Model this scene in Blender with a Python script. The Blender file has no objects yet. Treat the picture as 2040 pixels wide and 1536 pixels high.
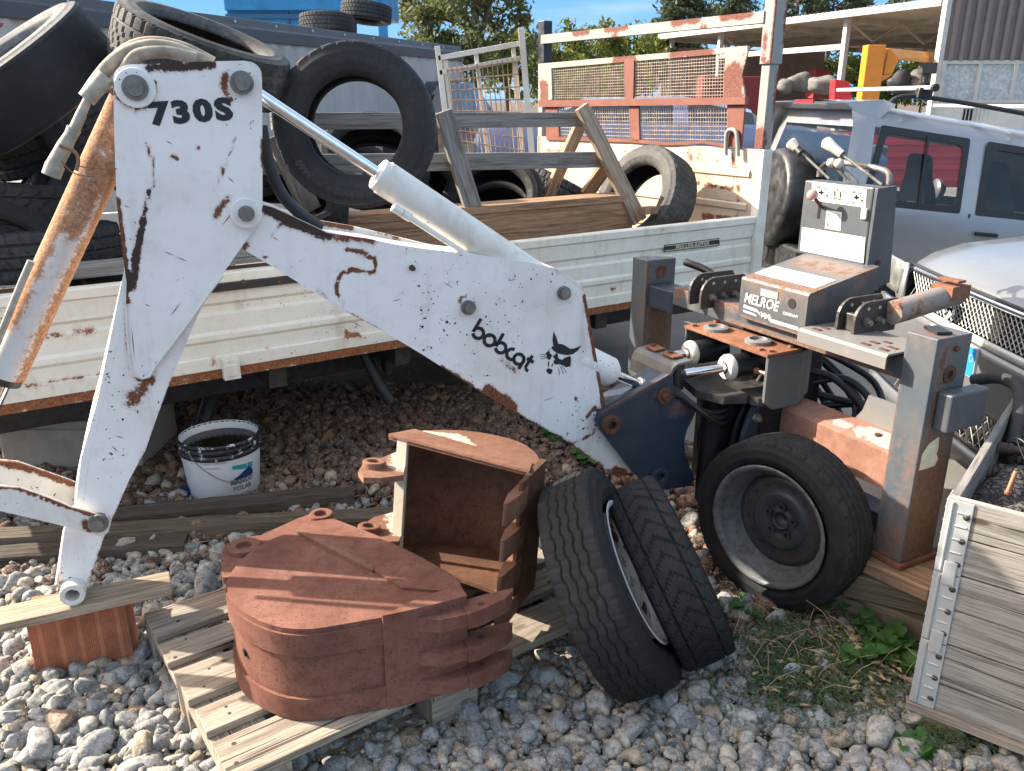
import bpy, bmesh, math, random
import numpy as np
from mathutils import Vector, Matrix
C = bpy.context.scene
COL = C.collection
R = math.radians
# ------------------------------------------------------------------ camera
CAM_H, PITCH, FPX, CX, CY = 1.6, R(19.0), 1650.0, 1020.0, 768.0
cam_d = bpy.data.cameras.new('camera'); cam = bpy.data.objects.new('camera', cam_d); COL.objects.link(cam)
cam.location = (0, 0, CAM_H); cam.rotation_euler = (R(90) - PITCH, 0, 0)
cam_d.sensor_width = 36.0; cam_d.lens = 36.0 * FPX / 2040.0
cam_d.clip_start = 0.05; cam_d.clip_end = 2000
C.camera = cam
# ------------------------------------------------------------------ light
SUN_EL, SUN_B = 31.0, 15.5          # elevation; sun stands to the left and behind the scene
to_sun = Vector((-math.cos(R(SUN_B)) * math.cos(R(SUN_EL)), math.sin(R(SUN_B)) * math.cos(R(SUN_EL)), math.sin(R(SUN_EL))))
W = bpy.data.worlds.new("World"); C.world = W; W.use_nodes = True
wn = W.node_tree.nodes; wl = W.node_tree.links
bg = wn['Background']; sky = wn.new('ShaderNodeTexSky')
sky.sky_type = 'NISHITA'; sky.sun_disc = False
sky.sun_elevation = R(SUN_EL); sky.sun_rotation = math.atan2(to_sun.x, to_sun.y)
sky.air_density = 1.0; sky.dust_density = 1.6; sky.ozone_density = 0.6
# the low sky in the view is a clear saturated blue with thin wisps: laid over the Nishita sky by elevation only
tc = wn.new('ShaderNodeTexCoord'); sx_ = wn.new('ShaderNodeSeparateXYZ'); wl.new(tc.outputs['Generated'], sx_.inputs[0])
def wmap(src, a, b, c, d):
    m = wn.new('ShaderNodeMapRange'); m.interpolation_type = 'SMOOTHSTEP'; wl.new(src, m.inputs[0])
    for i, v in enumerate((a, b, c, d)): m.inputs[i + 1].default_value = v
    return m.outputs[0]
def wmix(f, a, b):
    m = wn.new('ShaderNodeMix'); m.data_type = 'RGBA'; wl.new(f, m.inputs[0])
    for s, v in ((6, a), (7, b)):
        if isinstance(v, tuple): m.inputs[s].default_value = (*v, 1)
        else: wl.new(v, m.inputs[s])
    return m.outputs[2]
def wmul(a, col):
    m = wn.new('ShaderNodeMix'); m.data_type = 'RGBA'; m.blend_type = 'MULTIPLY'; m.inputs[0].default_value = 1; wl.new(a, m.inputs[6]); m.inputs[7].default_value = (*col, 1); return m.outputs[2]
low = wmix(wmap(sx_.outputs[2], 0.03, 0.17, 0, 1), (.58, 1.15, 1.85), (.25, .78, 1.68))
nz0 = wn.new('ShaderNodeTexNoise'); mp0 = wn.new('ShaderNodeMapping'); mp0.inputs['Scale'].default_value = (3, 3, 22); wl.new(tc.outputs['Generated'], mp0.inputs[0]); wl.new(mp0.outputs[0], nz0.inputs['Vector']); nz0.inputs['Scale'].default_value = 1.6; nz0.inputs['Detail'].default_value = 5
low = wmix(wmap(nz0.outputs[0], .50, .75, 0, .45), low, (1.25, 1.5, 1.7))
allsky = wmix(wmap(sx_.outputs[2], 0.18, 0.45, 0, 1), low, wmul(sky.outputs['Color'], (1.26, 1.02, .78)))
wl.new(allsky, bg.inputs['Color']); bg.inputs['Strength'].default_value = 0.15
sl = bpy.data.lights.new('sun', 'SUN'); so = bpy.data.objects.new('sun', sl); COL.objects.link(so)
sl.energy = 3.1; sl.angle = R(0.53); sl.color = (1.0, 0.92, 0.80)
so.rotation_euler = to_sun.to_track_quat('Z', 'Y').to_euler()
C.view_settings.view_transform = 'Standard'; C.view_settings.look = 'None'
C.view_settings.exposure = 2.12; C.view_settings.gamma = 1.0
C.cycles.max_bounces = 6; C.cycles.diffuse_bounces = 3; C.cycles.glossy_bounces = 3
C.cycles.transmission_bounces = 5; C.cycles.transparent_max_bounces = 8
C.cycles.use_denoising = True
# ------------------------------------------------------------------ photo geometry
ST, CT = math.sin(PITCH), math.cos(PITCH)
EYE = Vector((0, 0, CAM_H))
def ray(px, py):
    u = (px - CX) / FPX; v = (py - CY) / FPX
    return Vector((u, CT - v * ST, -(ST + v * CT)))
def at(px, py, t): return EYE + ray(px, py) * t
def onz(px, py, z): d = ray(px, py); return EYE + d * ((z - CAM_H) / d.z)
def ony(px, py, y): d = ray(px, py); return EYE + d * (y / d.y)
def raydir(px, py, x, up, toward):
    f = -ray(px, py).normalized(); r = Vector((1, 0, 0)); r = (r - f * r.dot(f)).normalized(); u = f.cross(r); return (r * x + u * up + f * toward).normalized()
def camdir(x, up, toward): return Vector((x, up * ST - toward * CT, up * CT + toward * ST)).normalized()
class Plane:
    def __init__(s, p, n): s.p = Vector(p); s.n = Vector(n).normalized()
    def pt(s, px, py, off=0.0):
        d = ray(px, py); return EYE + d * ((s.p + s.n * off - EYE).dot(s.n) / d.dot(s.n))
    def pts(s, L, off=0.0): return [s.pt(x, y, off) for x, y in L]
# ------------------------------------------------------------------ node helper
class NT:
    def __init__(s, name):
        s.m = bpy.data.materials.new(name); s.m.use_nodes = True
        s.t = s.m.node_tree; s.b = s.t.nodes['Principled BSDF']; s.out = s.t.nodes['Material Output']
    def n(s, typ, props=None, out=0, **inp):
        nd = s.t.nodes.new('ShaderNode' + typ)
        for k, v in (props or {}).items(): setattr(nd, k, v)
        for k, v in inp.items():
            k = k.replace('_', ' ')
            if k.startswith('i') and k[1:].isdigit(): sk = nd.inputs[int(k[1:])]
            else: sk = nd.inputs[k]
            s.put(sk, v)
        return nd.outputs[out]
    def put(s, sk, v):
        if isinstance(v, bpy.types.NodeSocket): s.t.links.new(v, sk)
        else:
            if sk.type == 'RGBA' and len(v) == 3: v = (*v, 1)
            sk.default_value = v
    def math(s, op, a, b=0.0, c=None):
        kw = dict(i0=a, i1=b)
        if c is not None: kw['i2'] = c
        return s.n('Math', {'operation': op}, **kw)
    def mix(s, f, a, b): return s.n('Mix', {'data_type': 'RGBA'}, out=2, i0=f, i6=a, i7=b)
    def ramp(s, f, lo, hi, a=0.0, b=1.0):
        return s.n('MapRange', {'interpolation_type': 'SMOOTHSTEP'}, i0=f, i1=lo, i2=hi, i3=a, i4=b)
    def noise(s, vec, scale, detail=3.0, rough=0.55, dist=0.0):
        return s.n('TexNoise', None, Vector=vec, Scale=scale, Detail=detail, Roughness=rough, Distortion=dist)
    def warp(s, o, scale, amt):
        c = s.n('VectorMath', {'operation': 'SUBTRACT'}, i0=s.n('TexNoise', None, out=1, Vector=o, Scale=scale, Detail=2.0), i1=(.5, .5, .5))
        return s.n('VectorMath', {'operation': 'ADD'}, i0=o, i1=s.n('VectorMath', {'operation': 'MULTIPLY'}, i0=c, i1=(amt, amt, amt)))
    def obj(s): return s.n('TexCoord', out=3)
    def uv(s): return s.n('TexCoord', out=2)
    def attr(s, name, out=2): return s.n('Attribute', {'attribute_name': name}, out=out)
    def mapping(s, vec, scale=(1, 1, 1), rot=(0, 0, 0), loc=(0, 0, 0)):
        return s.n('Mapping', None, Vector=vec, Scale=scale, Rotation=rot, Location=loc)
    def set(s, **k):
        for a, v in k.items(): s.put(s.b.inputs[a.replace('_', ' ')], v)
    def bump(s, h, strength=0.3, dist=0.01):
        s.put(s.b.inputs['Normal'], s.n('Bump', None, Strength=strength, Distance=dist, Height=h))
MATS = {}
def plain(name, col, rough=0.5, metal=0.0, noise=0.0, nscale=8.0, bump=0.0, bscale=60.0, spec=0.5):
    if name in MATS: return MATS[name]
    k = NT(name); o = k.obj()
    if noise:
        f = k.noise(o, nscale, 5.0, 0.62)
        c = k.mix(k.ramp(f, 0.25, 0.75), tuple(x * (1 - noise) for x in col), tuple(min(1, x * (1 + noise)) for x in col))
        k.set(Base_Color=c, Roughness=k.ramp(f, 0.3, 0.7, max(0.05, rough - 0.12), min(1, rough + 0.12)))
    else: k.set(Base_Color=col, Roughness=rough)
    k.set(Metallic=metal); k.b.inputs['Specular IOR Level'].default_value = spec
    if bump: k.bump(k.noise(o, bscale, 4.0), bump, 0.004)
    MATS[name] = k.m; return k.m
def painted(name, col, rust_amt=0.0, chip=0.0, dirt=0.25, rust_col=(0.13, 0.047, 0.022), rough=0.42, scale=1.0, chipcol=(0.03, 0.022, 0.018), seed=0.0, dark=0.0, grain=1.0, dirtcol=(0.36, 0.30, 0.21)):
    """old paint: dirt film, black chips, rust where the mesh attribute 'rust' says so, plus some of its own"""
    k = NT(name); o = k.mapping(k.obj(), loc=(seed, seed * 1.7, -seed))
    lf = k.noise(o, 3.2 * scale, 6.0, 0.65); mf = k.noise(o, 22 * scale, 6.0, 0.7); hf = k.noise(o, 120 * scale, 4.0, 0.7)
    base = k.mix(k.ramp(lf, 0.42, 0.78, 0.0, dirt), col, dirtcol)
    base = k.mix(k.ramp(mf, 0.5, 0.8, 0.0, dirt * 0.6), base, tuple(c * 0.72 for c in dirtcol))
    drip = k.noise(k.mapping(o, scale=(14, 14, .9)), 1.0 * scale, 4.0, .6)
    base = k.mix(k.math('MULTIPLY', k.ramp(drip, .50, .72, 0, dirt * 1.1), k.ramp(lf, .35, .65)), base, tuple(c * .8 for c in dirtcol))
    # black chips
    vor = k.n('TexVoronoi', {'feature': 'F1'}, Vector=k.warp(o, 70.0, .022), Scale=62.0 * scale)
    dens = k.ramp(k.noise(o, 2.6 * scale, 3.0), 0.40, 0.66, 0.0, 1.0)
    ch = k.math('LESS_THAN', vor, k.math('MULTIPLY', k.math('MULTIPLY', dens, 0.21 * chip), k.ramp(mf, 0.35, 0.7, 0.1, 1.5)))
    # rust
    ra = k.attr('rust')
    rr = k.math('ADD', k.math('MULTIPLY', ra, 0.85), k.math('ADD', k.math('MULTIPLY', k.math('SUBTRACT', mf, 0.5), 0.95 * grain), k.math('MULTIPLY', k.math('SUBTRACT', hf, 0.5), 0.45)))
    own = k.math('ADD', k.math('MULTIPLY', k.math('SUBTRACT', lf, 0.5), 1.1), k.math('ADD', k.math('MULTIPLY', k.math('SUBTRACT', mf, 0.5), 1.2), rust_amt - 0.62))
    rm = k.math('MAXIMUM', k.ramp(rr, 0.37, 0.50), k.ramp(own, 0.0, 0.06))
    halo = k.math('MAXIMUM', k.ramp(rr, 0.16, 0.46, 0.0, 0.6), k.ramp(own, -0.12, 0.03, 0.0, 0.5))
    base = k.mix(halo, base, tuple(.5 * a_ + .5 * min(1, b_ * 2.2) for a_, b_ in zip(col, rust_col)))
    rc = k.mix(k.ramp(hf, 0.3, 0.7), tuple(c * 0.55 for c in rust_col), tuple(min(1, c * 1.7) for c in rust_col))
    rc = k.mix(k.ramp(k.attr('dark'), 0.2, 0.7), rc, (0.045, 0.026, 0.021))
    c = k.mix(ch, base, chipcol); c = k.mix(rm, c, rc)
    if dark:
        c = k.mix(k.ramp(mf, 0.45, 0.62, 0, dark), c, tuple(x * 0.45 for x in col))
    k.set(Base_Color=c, Roughness=k.math('MAXIMUM', k.math('MULTIPLY', rm, 0.9), k.ramp(mf, 0.3, 0.8, rough, rough + 0.2)))
    k.bump(k.math('ADD', k.math('MULTIPLY', rm, -0.5), k.math('ADD', k.math('MULTIPLY', ch, -0.6), k.math('MULTIPLY', hf, k.math('MULTIPLY_ADD', rm, 0.6, 0.04)))), 0.5, 0.002)
    MATS[name] = k.m; return k.m
def rusty(name, a, b, c, scale=1.0, rough=0.8, worn=None):
    k = NT(name); o = k.obj()
    lf = k.noise(o, 4.0 * scale, 6.0, 0.65); mf = k.noise(o, 28 * scale, 6.0, 0.7); hf = k.noise(o, 190 * scale, 3.0, 0.7)
    x = k.mix(k.ramp(lf, 0.38, 0.60), a, b); x = k.mix(k.ramp(k.noise(o, 2.1 * scale, 4.0, .6), .52, .68, 0, .55), x, tuple(v * .55 for v in a)); x = k.mix(k.ramp(mf, 0.46, 0.66, 0, .5), x, c)
    pit = k.ramp(k.n('TexVoronoi', None, Vector=k.warp(o, 90.0, .012), Scale=85.0 * scale), 0.14, 0.34, 1.0, 0.0)
    pm = k.math('MULTIPLY', pit, k.ramp(lf, 0.44, 0.56))
    x = k.mix(k.math('MULTIPLY', pm, 0.6), x, tuple(v * 0.42 for v in a))
    x = k.mix(k.ramp(hf, 0.62, 0.75, 0, 0.35), x, tuple(min(1, v * 1.6) for v in b))
    if worn: x = k.mix(k.ramp(k.math('ADD', k.attr('worn'), k.math('MULTIPLY', k.math('SUBTRACT', mf, 0.5), 1.2)), 0.45, 0.6), x, worn)
    k.set(Base_Color=x, Roughness=k.ramp(mf, 0.3, 0.7, rough - 0.1, rough + 0.12)); k.b.inputs['Specular IOR Level'].default_value = 0.35
    k.bump(k.math('ADD', k.math('MULTIPLY', mf, 0.7), k.math('ADD', hf, k.math('MULTIPLY', pm, -.5))), 0.35, 0.0018)
    MATS[name] = k.m; return k.m
def wood(name, a, b, streak, crack=0.5, rough=0.8, knots=0.6, redk=False):
    """uv: u metres along the grain, v metres across"""
    k = NT(name); uv = k.uv()
    g1 = k.noise(k.mapping(uv, scale=(2.2, 38, 1)), 1.0, 6.0, 0.65, 0.6)
    g2 = k.noise(k.mapping(uv, scale=(7, 240, 1)), 1.0, 4.0, 0.6)
    lf = k.noise(k.mapping(uv, scale=(1.6, 7, 1)), 1.0, 4.0, 0.6)
    dist = k.noise(k.mapping(uv, scale=(1.8, 9, 1)), 1.0, 2.0)
    rings = k.n('TexWave', {'wave_type': 'BANDS', 'bands_direction': 'Y'}, Vector=k.n('VectorMath', {'operation': 'ADD'}, i0=k.mapping(uv, scale=(0.6, 11, 1)), i1=k.n('CombineXYZ', None, X=0.0, Y=k.math('MULTIPLY', dist, 1.7), Z=0.0)), Scale=1.0, Distortion=0.4, Detail=2.0)
    x = k.mix(k.ramp(lf, 0.3, 0.7), a, b)
    x = k.mix(k.ramp(rings, 0.55, 0.95, 0, 0.2), x, streak)
    x = k.mix(k.ramp(g1, 0.46, 0.66, 0, 0.65), x, streak)
    x = k.mix(k.ramp(g2, 0.46, 0.66, 0, 0.55), x, tuple(v * 0.5 for v in streak))
    cr = k.ramp(k.noise(k.mapping(uv, scale=(1.1, 60, 1)), 1.0, 2.0, 0.5), 0.64, 0.67)
    x = k.mix(k.math('MULTIPLY', cr, crack), x, (0.02, 0.016, 0.012))
    kn = k.ramp(k.n('TexVoronoi', None, Vector=k.mapping(uv, scale=(3.2, 9.0, 1)), Scale=1.0), 0.05, 0.11, 1.0, 0.0)
    x = k.mix(k.math('MULTIPLY', kn, knots), x, (0.05, 0.03, 0.018))
    k.set(Base_Color=x, Roughness=k.ramp(g1, 0.3, 0.7, rough - 0.08, rough + 0.1)); k.b.inputs['Specular IOR Level'].default_value = 0.3
    k.bump(k.math('ADD', k.math('ADD', k.math('MULTIPLY', g1, 0.8), k.math('MULTIPLY', g2, 0.5)), k.math('MULTIPLY', cr, -1.2)), 0.6, 0.003)
    MATS[name] = k.m; return k.m
# ------------------------------------------------------------------ objects
def props(o, label=None, cat=None, group=None, kind=None):
    if label: o['label'] = label
    if cat: o['category'] = cat
    if group: o['group'] = group
    if kind: o['kind'] = kind
    return o
def thing(name, loc, label, cat, group=None):
    o = bpy.data.objects.new(name, None); COL.objects.link(o); o.location = loc
    o.empty_display_size = 0.1
    return props(o, label, cat, group)
def root_loc(o):
    v = Vector((0, 0, 0))
    while o is not None: v += Vector(o.location); o = o.parent
    return v
def link_mesh(name, me, mat, parent=None, base=None):
    o = bpy.data.objects.new(name, me); COL.objects.link(o)
    if mat is not None:
        for m in (mat if isinstance(mat, (list, tuple)) else [mat]): me.materials.append(m)
    if parent is not None: o.parent = parent
    elif base is not None: o.location = base
    return o
def frame_from(axis, up=Vector((0, 0, 1))):
    z = Vector(axis).normalized(); u = Vector(up)
    if abs(z.dot(u)) > 0.98: u = Vector((0, 1, 0))
    x = u.cross(z).normalized(); y = z.cross(x)
    return x, y, z
class MB:
    """collects shapes in world coordinates and links them as ONE mesh"""
    def __init__(s): s.v = []; s.f = []; s.uv = []; s.sm = []; s.mi = []; s.cur = 0
    def add(s, vs, fs, smooth=False, uvs=None):
        b = len(s.v); s.v += [Vector(v) for v in vs]
        for i, f in enumerate(fs):
            s.f.append([b + j for j in f]); s.sm.append(smooth); s.mi.append(s.cur)
            s.uv.append(uvs[i] if uvs else None)
        return s
    def obox(s, c, ax, ay, az, hx, hy, hz, seed=None):
        """oriented box; grain runs along ax"""
        c = Vector(c); ax, ay, az = Vector(ax).normalized(), Vector(ay).normalized(), Vector(az).normalized()
        P = [c + ax * (i * hx) + ay * (j * hy) + az * (k * hz) for i in (-1, 1) for j in (-1, 1) for k in (-1, 1)]
        F = [(0, 1, 3, 2), (4, 6, 7, 5), (0, 4, 5, 1), (2, 3, 7, 6), (0, 2, 6, 4), (1, 5, 7, 3)]
        if ax.cross(ay).dot(az) < 0: F = [f[::-1] for f in F]
        u0 = random.uniform(0, 50); v0 = random.uniform(0, 50)
        def q(i):
            a, b_, c_ = (i >> 2) & 1, (i >> 1) & 1, i & 1
            return (a * 2 * hx, b_ * 2 * hy, c_ * 2 * hz)
        UV = []
        for n, f in enumerate(F):
            o = (n // 2); L = []
            for i in f:
                a, b_, c_ = q(i)
                L.append((u0 + c_ * 0.02, v0 + b_ + n) if o == 0 else (u0 + a, v0 + c_ + n) if o == 1 else (u0 + a, v0 + b_ + n * 3))
            UV.append(L)
        return s.add(P, F, False, UV)
    def beam(s, p0, p1, w, h, up=(0, 0, 1)):
        """board from p0 to p1 with width w (sideways) and height h (along up)"""
        p0, p1 = Vector(p0), Vector(p1); d = p1 - p0; L = d.length
        y = Vector(up).cross(d).normalized(); z = d.cross(y).normalized()
        return s.obox((p0 + p1) / 2, d, y, z, L / 2, w / 2, h / 2)
    def box(s, lo, hi):
        lo, hi = Vector(lo), Vector(hi); c = (lo + hi) / 2; h = (hi - lo) / 2
        return s.obox(c, (1, 0, 0), (0, 1, 0), (0, 0, 1), h.x, h.y, h.z)
    def prism(s, pts, ext, smooth_side=False, cap=True):
        """polygon pts extruded by vector ext"""
        pts = [Vector(p) for p in pts]; ext = Vector(ext); n = len(pts)
        nn = Vector((0, 0, 0))
        for i in range(n): nn += pts[i].cross(pts[(i + 1) % n])
        if nn.dot(ext) > 0: pts = pts[::-1]
        V = pts + [p + ext for p in pts]
        if cap: s.add(V, [list(range(n)), list(range(2 * n - 1, n - 1, -1))])
        s.add(V, [(i, i + n, (i + 1) % n + n, (i + 1) % n) for i in range(n)], smooth_side)
        return s
    def tube(s, path, r, seg=10, caps=True, smooth=True):
        path = [Vector(p) for p in path]; n = len(path); rs = r if isinstance(r, (list, tuple)) else [r] * n
        V = []; x = None
        for i, p in enumerate(path):
            t = (path[min(i + 1, n - 1)] - path[max(i - 1, 0)]).normalized()
            if x is None: x = frame_from(t)[0]
            else: x = (x - t * x.dot(t)).normalized()
            y = t.cross(x)
            V += [p + (x * math.cos(2 * math.pi * k / seg) + y * math.sin(2 * math.pi * k / seg)) * rs[i] for k in range(seg)]
        F = [(i * seg + k, i * seg + (k + 1) % seg, (i + 1) * seg + (k + 1) % seg, (i + 1) * seg + k) for i in range(n - 1) for k in range(seg)]
        s.add(V, F, smooth)
        if caps: s.add(V[:seg], [list(range(seg - 1, -1, -1))]); s.add(V[-seg:], [list(range(seg))])
        return s
    def cyl(s, c, axis, r, h, seg=28, r2=None):
        c = Vector(c); a = Vector(axis).normalized()
        return s.tube([c, c + a * h], [r, r if r2 is None else r2], seg)
    def ring(s, c, axis, r0, r1, h, seg=32):
        """washer / collar with a hole"""
        return s.lathe(c, axis, [(r0, 0), (r1, 0), (r1, h), (r0, h)], seg, closed=True, smooth=False)
    def lathe(s, c, axis, prof, seg=32, closed=False, smooth=True, a0=0.0, a1=2 * math.pi):
        c = Vector(c); x, y, z = frame_from(axis); full = abs(a1 - a0 - 2 * math.pi) < 1e-6
        m = seg if full else seg + 1; n = len(prof)
        V = [c + (x * math.cos(a0 + (a1 - a0) * k / seg) + y * math.sin(a0 + (a1 - a0) * k / seg)) * r + z * h for k in range(m) for r, h in prof]
        F = []
        for k in range(seg):
            k2 = (k + 1) % m
            for i in range(n if closed else n - 1):
                j = (i + 1) % n
                F.append((k * n + i, k2 * n + i, k2 * n + j, k * n + j))
        return s.add(V, F, smooth)
    def grid(s, P, smooth=True):
        """P rows of points"""
        n = len(P[0]); V = [p for row in P for p in row]
        return s.add(V, [(i * n + j, i * n + j + 1, (i + 1) * n + j + 1, (i + 1) * n + j) for i in range(len(P) - 1) for j in range(n - 1)], smooth)
    def build(s, name, mat, parent=None, bevel=0.0, seg=2, base=None, label=None, weld=True, angle=40, solid=0.0, shade=None):
        if parent is not None: b = root_loc(parent)
        elif base is not None: b = Vector(base)
        else:
            xs = [v.x for v in s.v]; ys = [v.y for v in s.v]; zs = [v.z for v in s.v]
            b = Vector(((min(xs) + max(xs)) / 2, (min(ys) + max(ys)) / 2, min(zs)))
        me = bpy.data.meshes.new(name)
        me.from_pydata([tuple(v - b) for v in s.v], [], s.f)
        me.polygons.foreach_set('use_smooth', s.sm); me.polygons.foreach_set('material_index', s.mi)
        if any(u is not None for u in s.uv):
            uvl = me.uv_layers.new(name='UVMap'); arr = []
            for f, u in zip(s.f, s.uv): arr += (u if u is not None else [(0, 0)] * len(f))
            uvl.data.foreach_set('uv', np.array(arr, dtype=np.float32).ravel())
        me.update()
        if shade:
            q = bmesh.new(); q.from_mesh(me); bmesh.ops.remove_doubles(q, verts=q.verts[:], dist=.0008); bmesh.ops.recalc_face_normals(q, faces=q.faces[:]); q.to_mesh(me); q.free()
            me.polygons.foreach_set('use_smooth', [True] * len(me.polygons)); me.set_sharp_from_angle(angle=R(shade))
        o = link_mesh(name, me, mat, parent, b)
        if solid:
            m = o.modifiers.new('solid', 'SOLIDIFY'); m.thickness = solid; m.offset = 0
        if bevel:
            m = o.modifiers.new('bevel', 'BEVEL'); m.width = bevel; m.segments = seg; m.limit_method = 'ANGLE'; m.angle_limit = R(angle)
            m.harden_normals = False
        if label: o['label'] = label
        return o
def arc(c, r, a0, a1, n=8): return [(c[0] + r * math.cos(R(a0 + (a1 - a0) * i / n)), c[1] + r * math.sin(R(a0 + (a1 - a0) * i / n))) for i in range(n + 1)]
def smooth_poly(P, it=2, closed=False):
    P = [Vector(p) for p in P]
    for _ in range(it):
        Q = [] if closed else [P[0]]
        for i in range(len(P) if closed else len(P) - 1):
            a, b = P[i], P[(i + 1) % len(P)]
            Q += [a * 0.75 + b * 0.25, a * 0.25 + b * 0.75]
        if not closed: Q.append(P[-1])
        P = Q
    return P
def sm2(P, it=2, closed=False): return [(p.x, p.y) for p in smooth_poly([Vector((x, y, 0)) for x, y in P], it, closed)]
def refine(o, L):
    """split long edges so that painted attributes have vertices to live on"""
    bm = bmesh.new(); bm.from_mesh(o.data); bmesh.ops.triangulate(bm, faces=bm.faces[:])
    for _ in range(9):
        E = [e for e in bm.edges if e.calc_length() > L]
        if not E: break
        bmesh.ops.subdivide_edges(bm, edges=E, cuts=1)
        bmesh.ops.triangulate(bm, faces=[f for f in bm.faces if len(f.verts) > 3])
    bm.to_mesh(o.data); bm.free(); return o
def stroke(o, strokes, attr='rust', default=0.0):
    """strokes: list of (polyline of world points, radius, strength)"""
    me = o.data; n = len(me.vertices); P = np.empty(n * 3); me.vertices.foreach_get('co', P); P = P.reshape(-1, 3) + np.array(root_loc(o) if o.parent else o.location)
    val = np.full(n, default)
    for pl, r, st in strokes:
        pl = [np.array(p) for p in pl]
        if len(pl) == 1: pl = pl * 2
        d = np.full(n, 1e9)
        for a, b in zip(pl[:-1], pl[1:]):
            ab = b - a; L = max(1e-9, ab.dot(ab)); t = np.clip(((P - a) @ ab) / L, 0, 1)
            d = np.minimum(d, np.linalg.norm(P - (a + t[:, None] * ab), axis=1))
        val = np.maximum(val, st * np.clip(1.25 - 0.62 * d / r, 0, 1))
    at_ = me.attributes.get(attr) or me.attributes.new(attr, 'FLOAT', 'POINT')
    at_.data.foreach_set('value', val.astype(np.float32)); return o
def text_mesh(body, size, bold=0.0, shear=0.0, spacing=1.0):
    cu = bpy.data.curves.new('lettering', 'FONT'); cu.body = body; cu.size = size; cu.offset = bold; cu.shear = shear
    cu.space_character = spacing; cu.align_x = 'CENTER'; cu.align_y = 'CENTER'; cu.extrude = 0.0; cu.resolution_u = 3
    ob = bpy.data.objects.new('lettering', cu); COL.objects.link(ob)
    bpy.context.view_layer.update()
    ev = ob.evaluated_get(bpy.context.evaluated_depsgraph_get()); me = bpy.data.meshes.new_from_object(ev)
    V = [v.co.copy() for v in me.vertices]; F = [list(p.vertices) for p in me.polygons]
    bpy.data.objects.remove(ob); bpy.data.curves.remove(cu); bpy.data.meshes.remove(me)
    return V, F
def text_on(mb, body, c, ex, ey, size, lift=0.0015, bold=0.0, shear=0.0, spacing=1.0, sx=1.0):
    """flat lettering centred at c with axes ex, ey (unit), lifted along the normal"""
    V, F = text_mesh(body, size, bold, shear, spacing); ex, ey = Vector(ex), Vector(ey); n = ex.cross(ey).normalized()
    mb.add([Vector(c) + ex * v.x * sx + ey * v.y + n * lift for v in V], F); return mb
def copy_tree(o, parent=None):
    c = o.copy(); COL.objects.link(c)
    if parent is not None: c.parent = parent
    for ch in o.children: copy_tree(ch, c)
    return c
random.seed(7); np.random.seed(7)
# ------------------------------------------------------------------ materials used by several things
WHITE = painted('white_paint', (0.80, 0.78, 0.75), 0.03, 1.0, 0.34)
WHITE_OLD = painted('old_white_paint', (0.72, 0.70, 0.64), 0.10, 0.8, 0.42, seed=3.0)
BLUEGREY = painted('blue_grey_paint', (0.115, 0.155, 0.185), 0.07, 0.5, 0.22, rust_col=(0.16, 0.075, 0.04), seed=5.0, dirtcol=(0.22, 0.19, 0.15), scale=1.3)
BLUE = painted('dark_blue_paint', (0.016, 0.028, 0.048), 0.03, 0.2, 0.35, rust_col=(0.10, 0.05, 0.03), seed=8.0, dirtcol=(0.09, 0.08, 0.07), scale=1.5)
GREYBOX = painted('grey_box_paint', (0.058, 0.067, 0.075), -0.06, 0.15, 0.25, rust_col=(0.125, 0.072, 0.048), seed=9.0, dirtcol=(0.24, 0.2, 0.16))
TOPRUST = painted('sun_faded_grey_paint', (0.16, 0.155, 0.15), 0.42, 0.3, 0.5, rust_col=(0.17, 0.085, 0.05), seed=11.0, dirtcol=(0.3, 0.22, 0.16))
PINKRUST = rusty('pale_pink_rust', (.22, .105, .07), (.32, .175, .125), (.17, .075, .048), worn=(.24, .25, .25))
ORUST = rusty('orange_rust', (0.165, 0.065, 0.035), (0.26, 0.115, 0.062), (0.11, 0.042, 0.025))
DRUST = rusty('dark_rust', (0.075, 0.032, 0.02), (0.13, 0.06, 0.035), (0.045, 0.022, 0.016))
STEEL = plain('worn_steel', (0.20, 0.19, 0.17), 0.5, 0.6, 0.35, 30, 0.3)
DSTEEL = plain('dark_steel', (0.06, 0.055, 0.05), 0.55, 0.4, 0.4, 30, 0.3)
CHROME = plain('chrome', (0.72, 0.73, 0.75), 0.09, 1.0, 0.08, 40)
BLACK = plain('black_rubber_hose', (0.012, 0.012, 0.013), 0.5, 0.0, 0.3, 30, 0.2)
BLACKPAINT = plain('black_decal', (0.012, 0.013, 0.016), 0.5, 0.0, 0.2, 60)
WHITESTICK = plain('white_sticker', (0.52, 0.51, 0.48), 0.5, 0.0, 0.06, 20)
CREAM = plain('cream_plastic', (0.52, 0.47, 0.40), 0.5, 0.0, 0.15, 30)
FITTING = plain('dirty_pale_fitting', (0.34, 0.32, 0.26), 0.7, 0.0, 0.35, 25, 0.4)
HOSE = plain('dusty_hose_sleeve', (0.33, 0.28, 0.21), 0.85, 0.0, 0.4, 18, 0.5, 90)
CYLPAINT = painted('cylinder_paint', (0.72, 0.70, 0.64), -0.05, 0.5, 0.55, seed=21.0, dirtcol=(0.42, 0.34, 0.2))
CYLRUST = painted('rusted_cylinder_paint', (0.66, 0.66, 0.64), 0.0, 0.2, 0.3, rust_col=(0.31, 0.155, 0.08), seed=23.0, grain=.55)
DARKCYL = plain('black_cylinder_paint', (0.014, 0.015, 0.017), 0.42, 0.0, 0.5, 14, 0.2)
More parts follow.
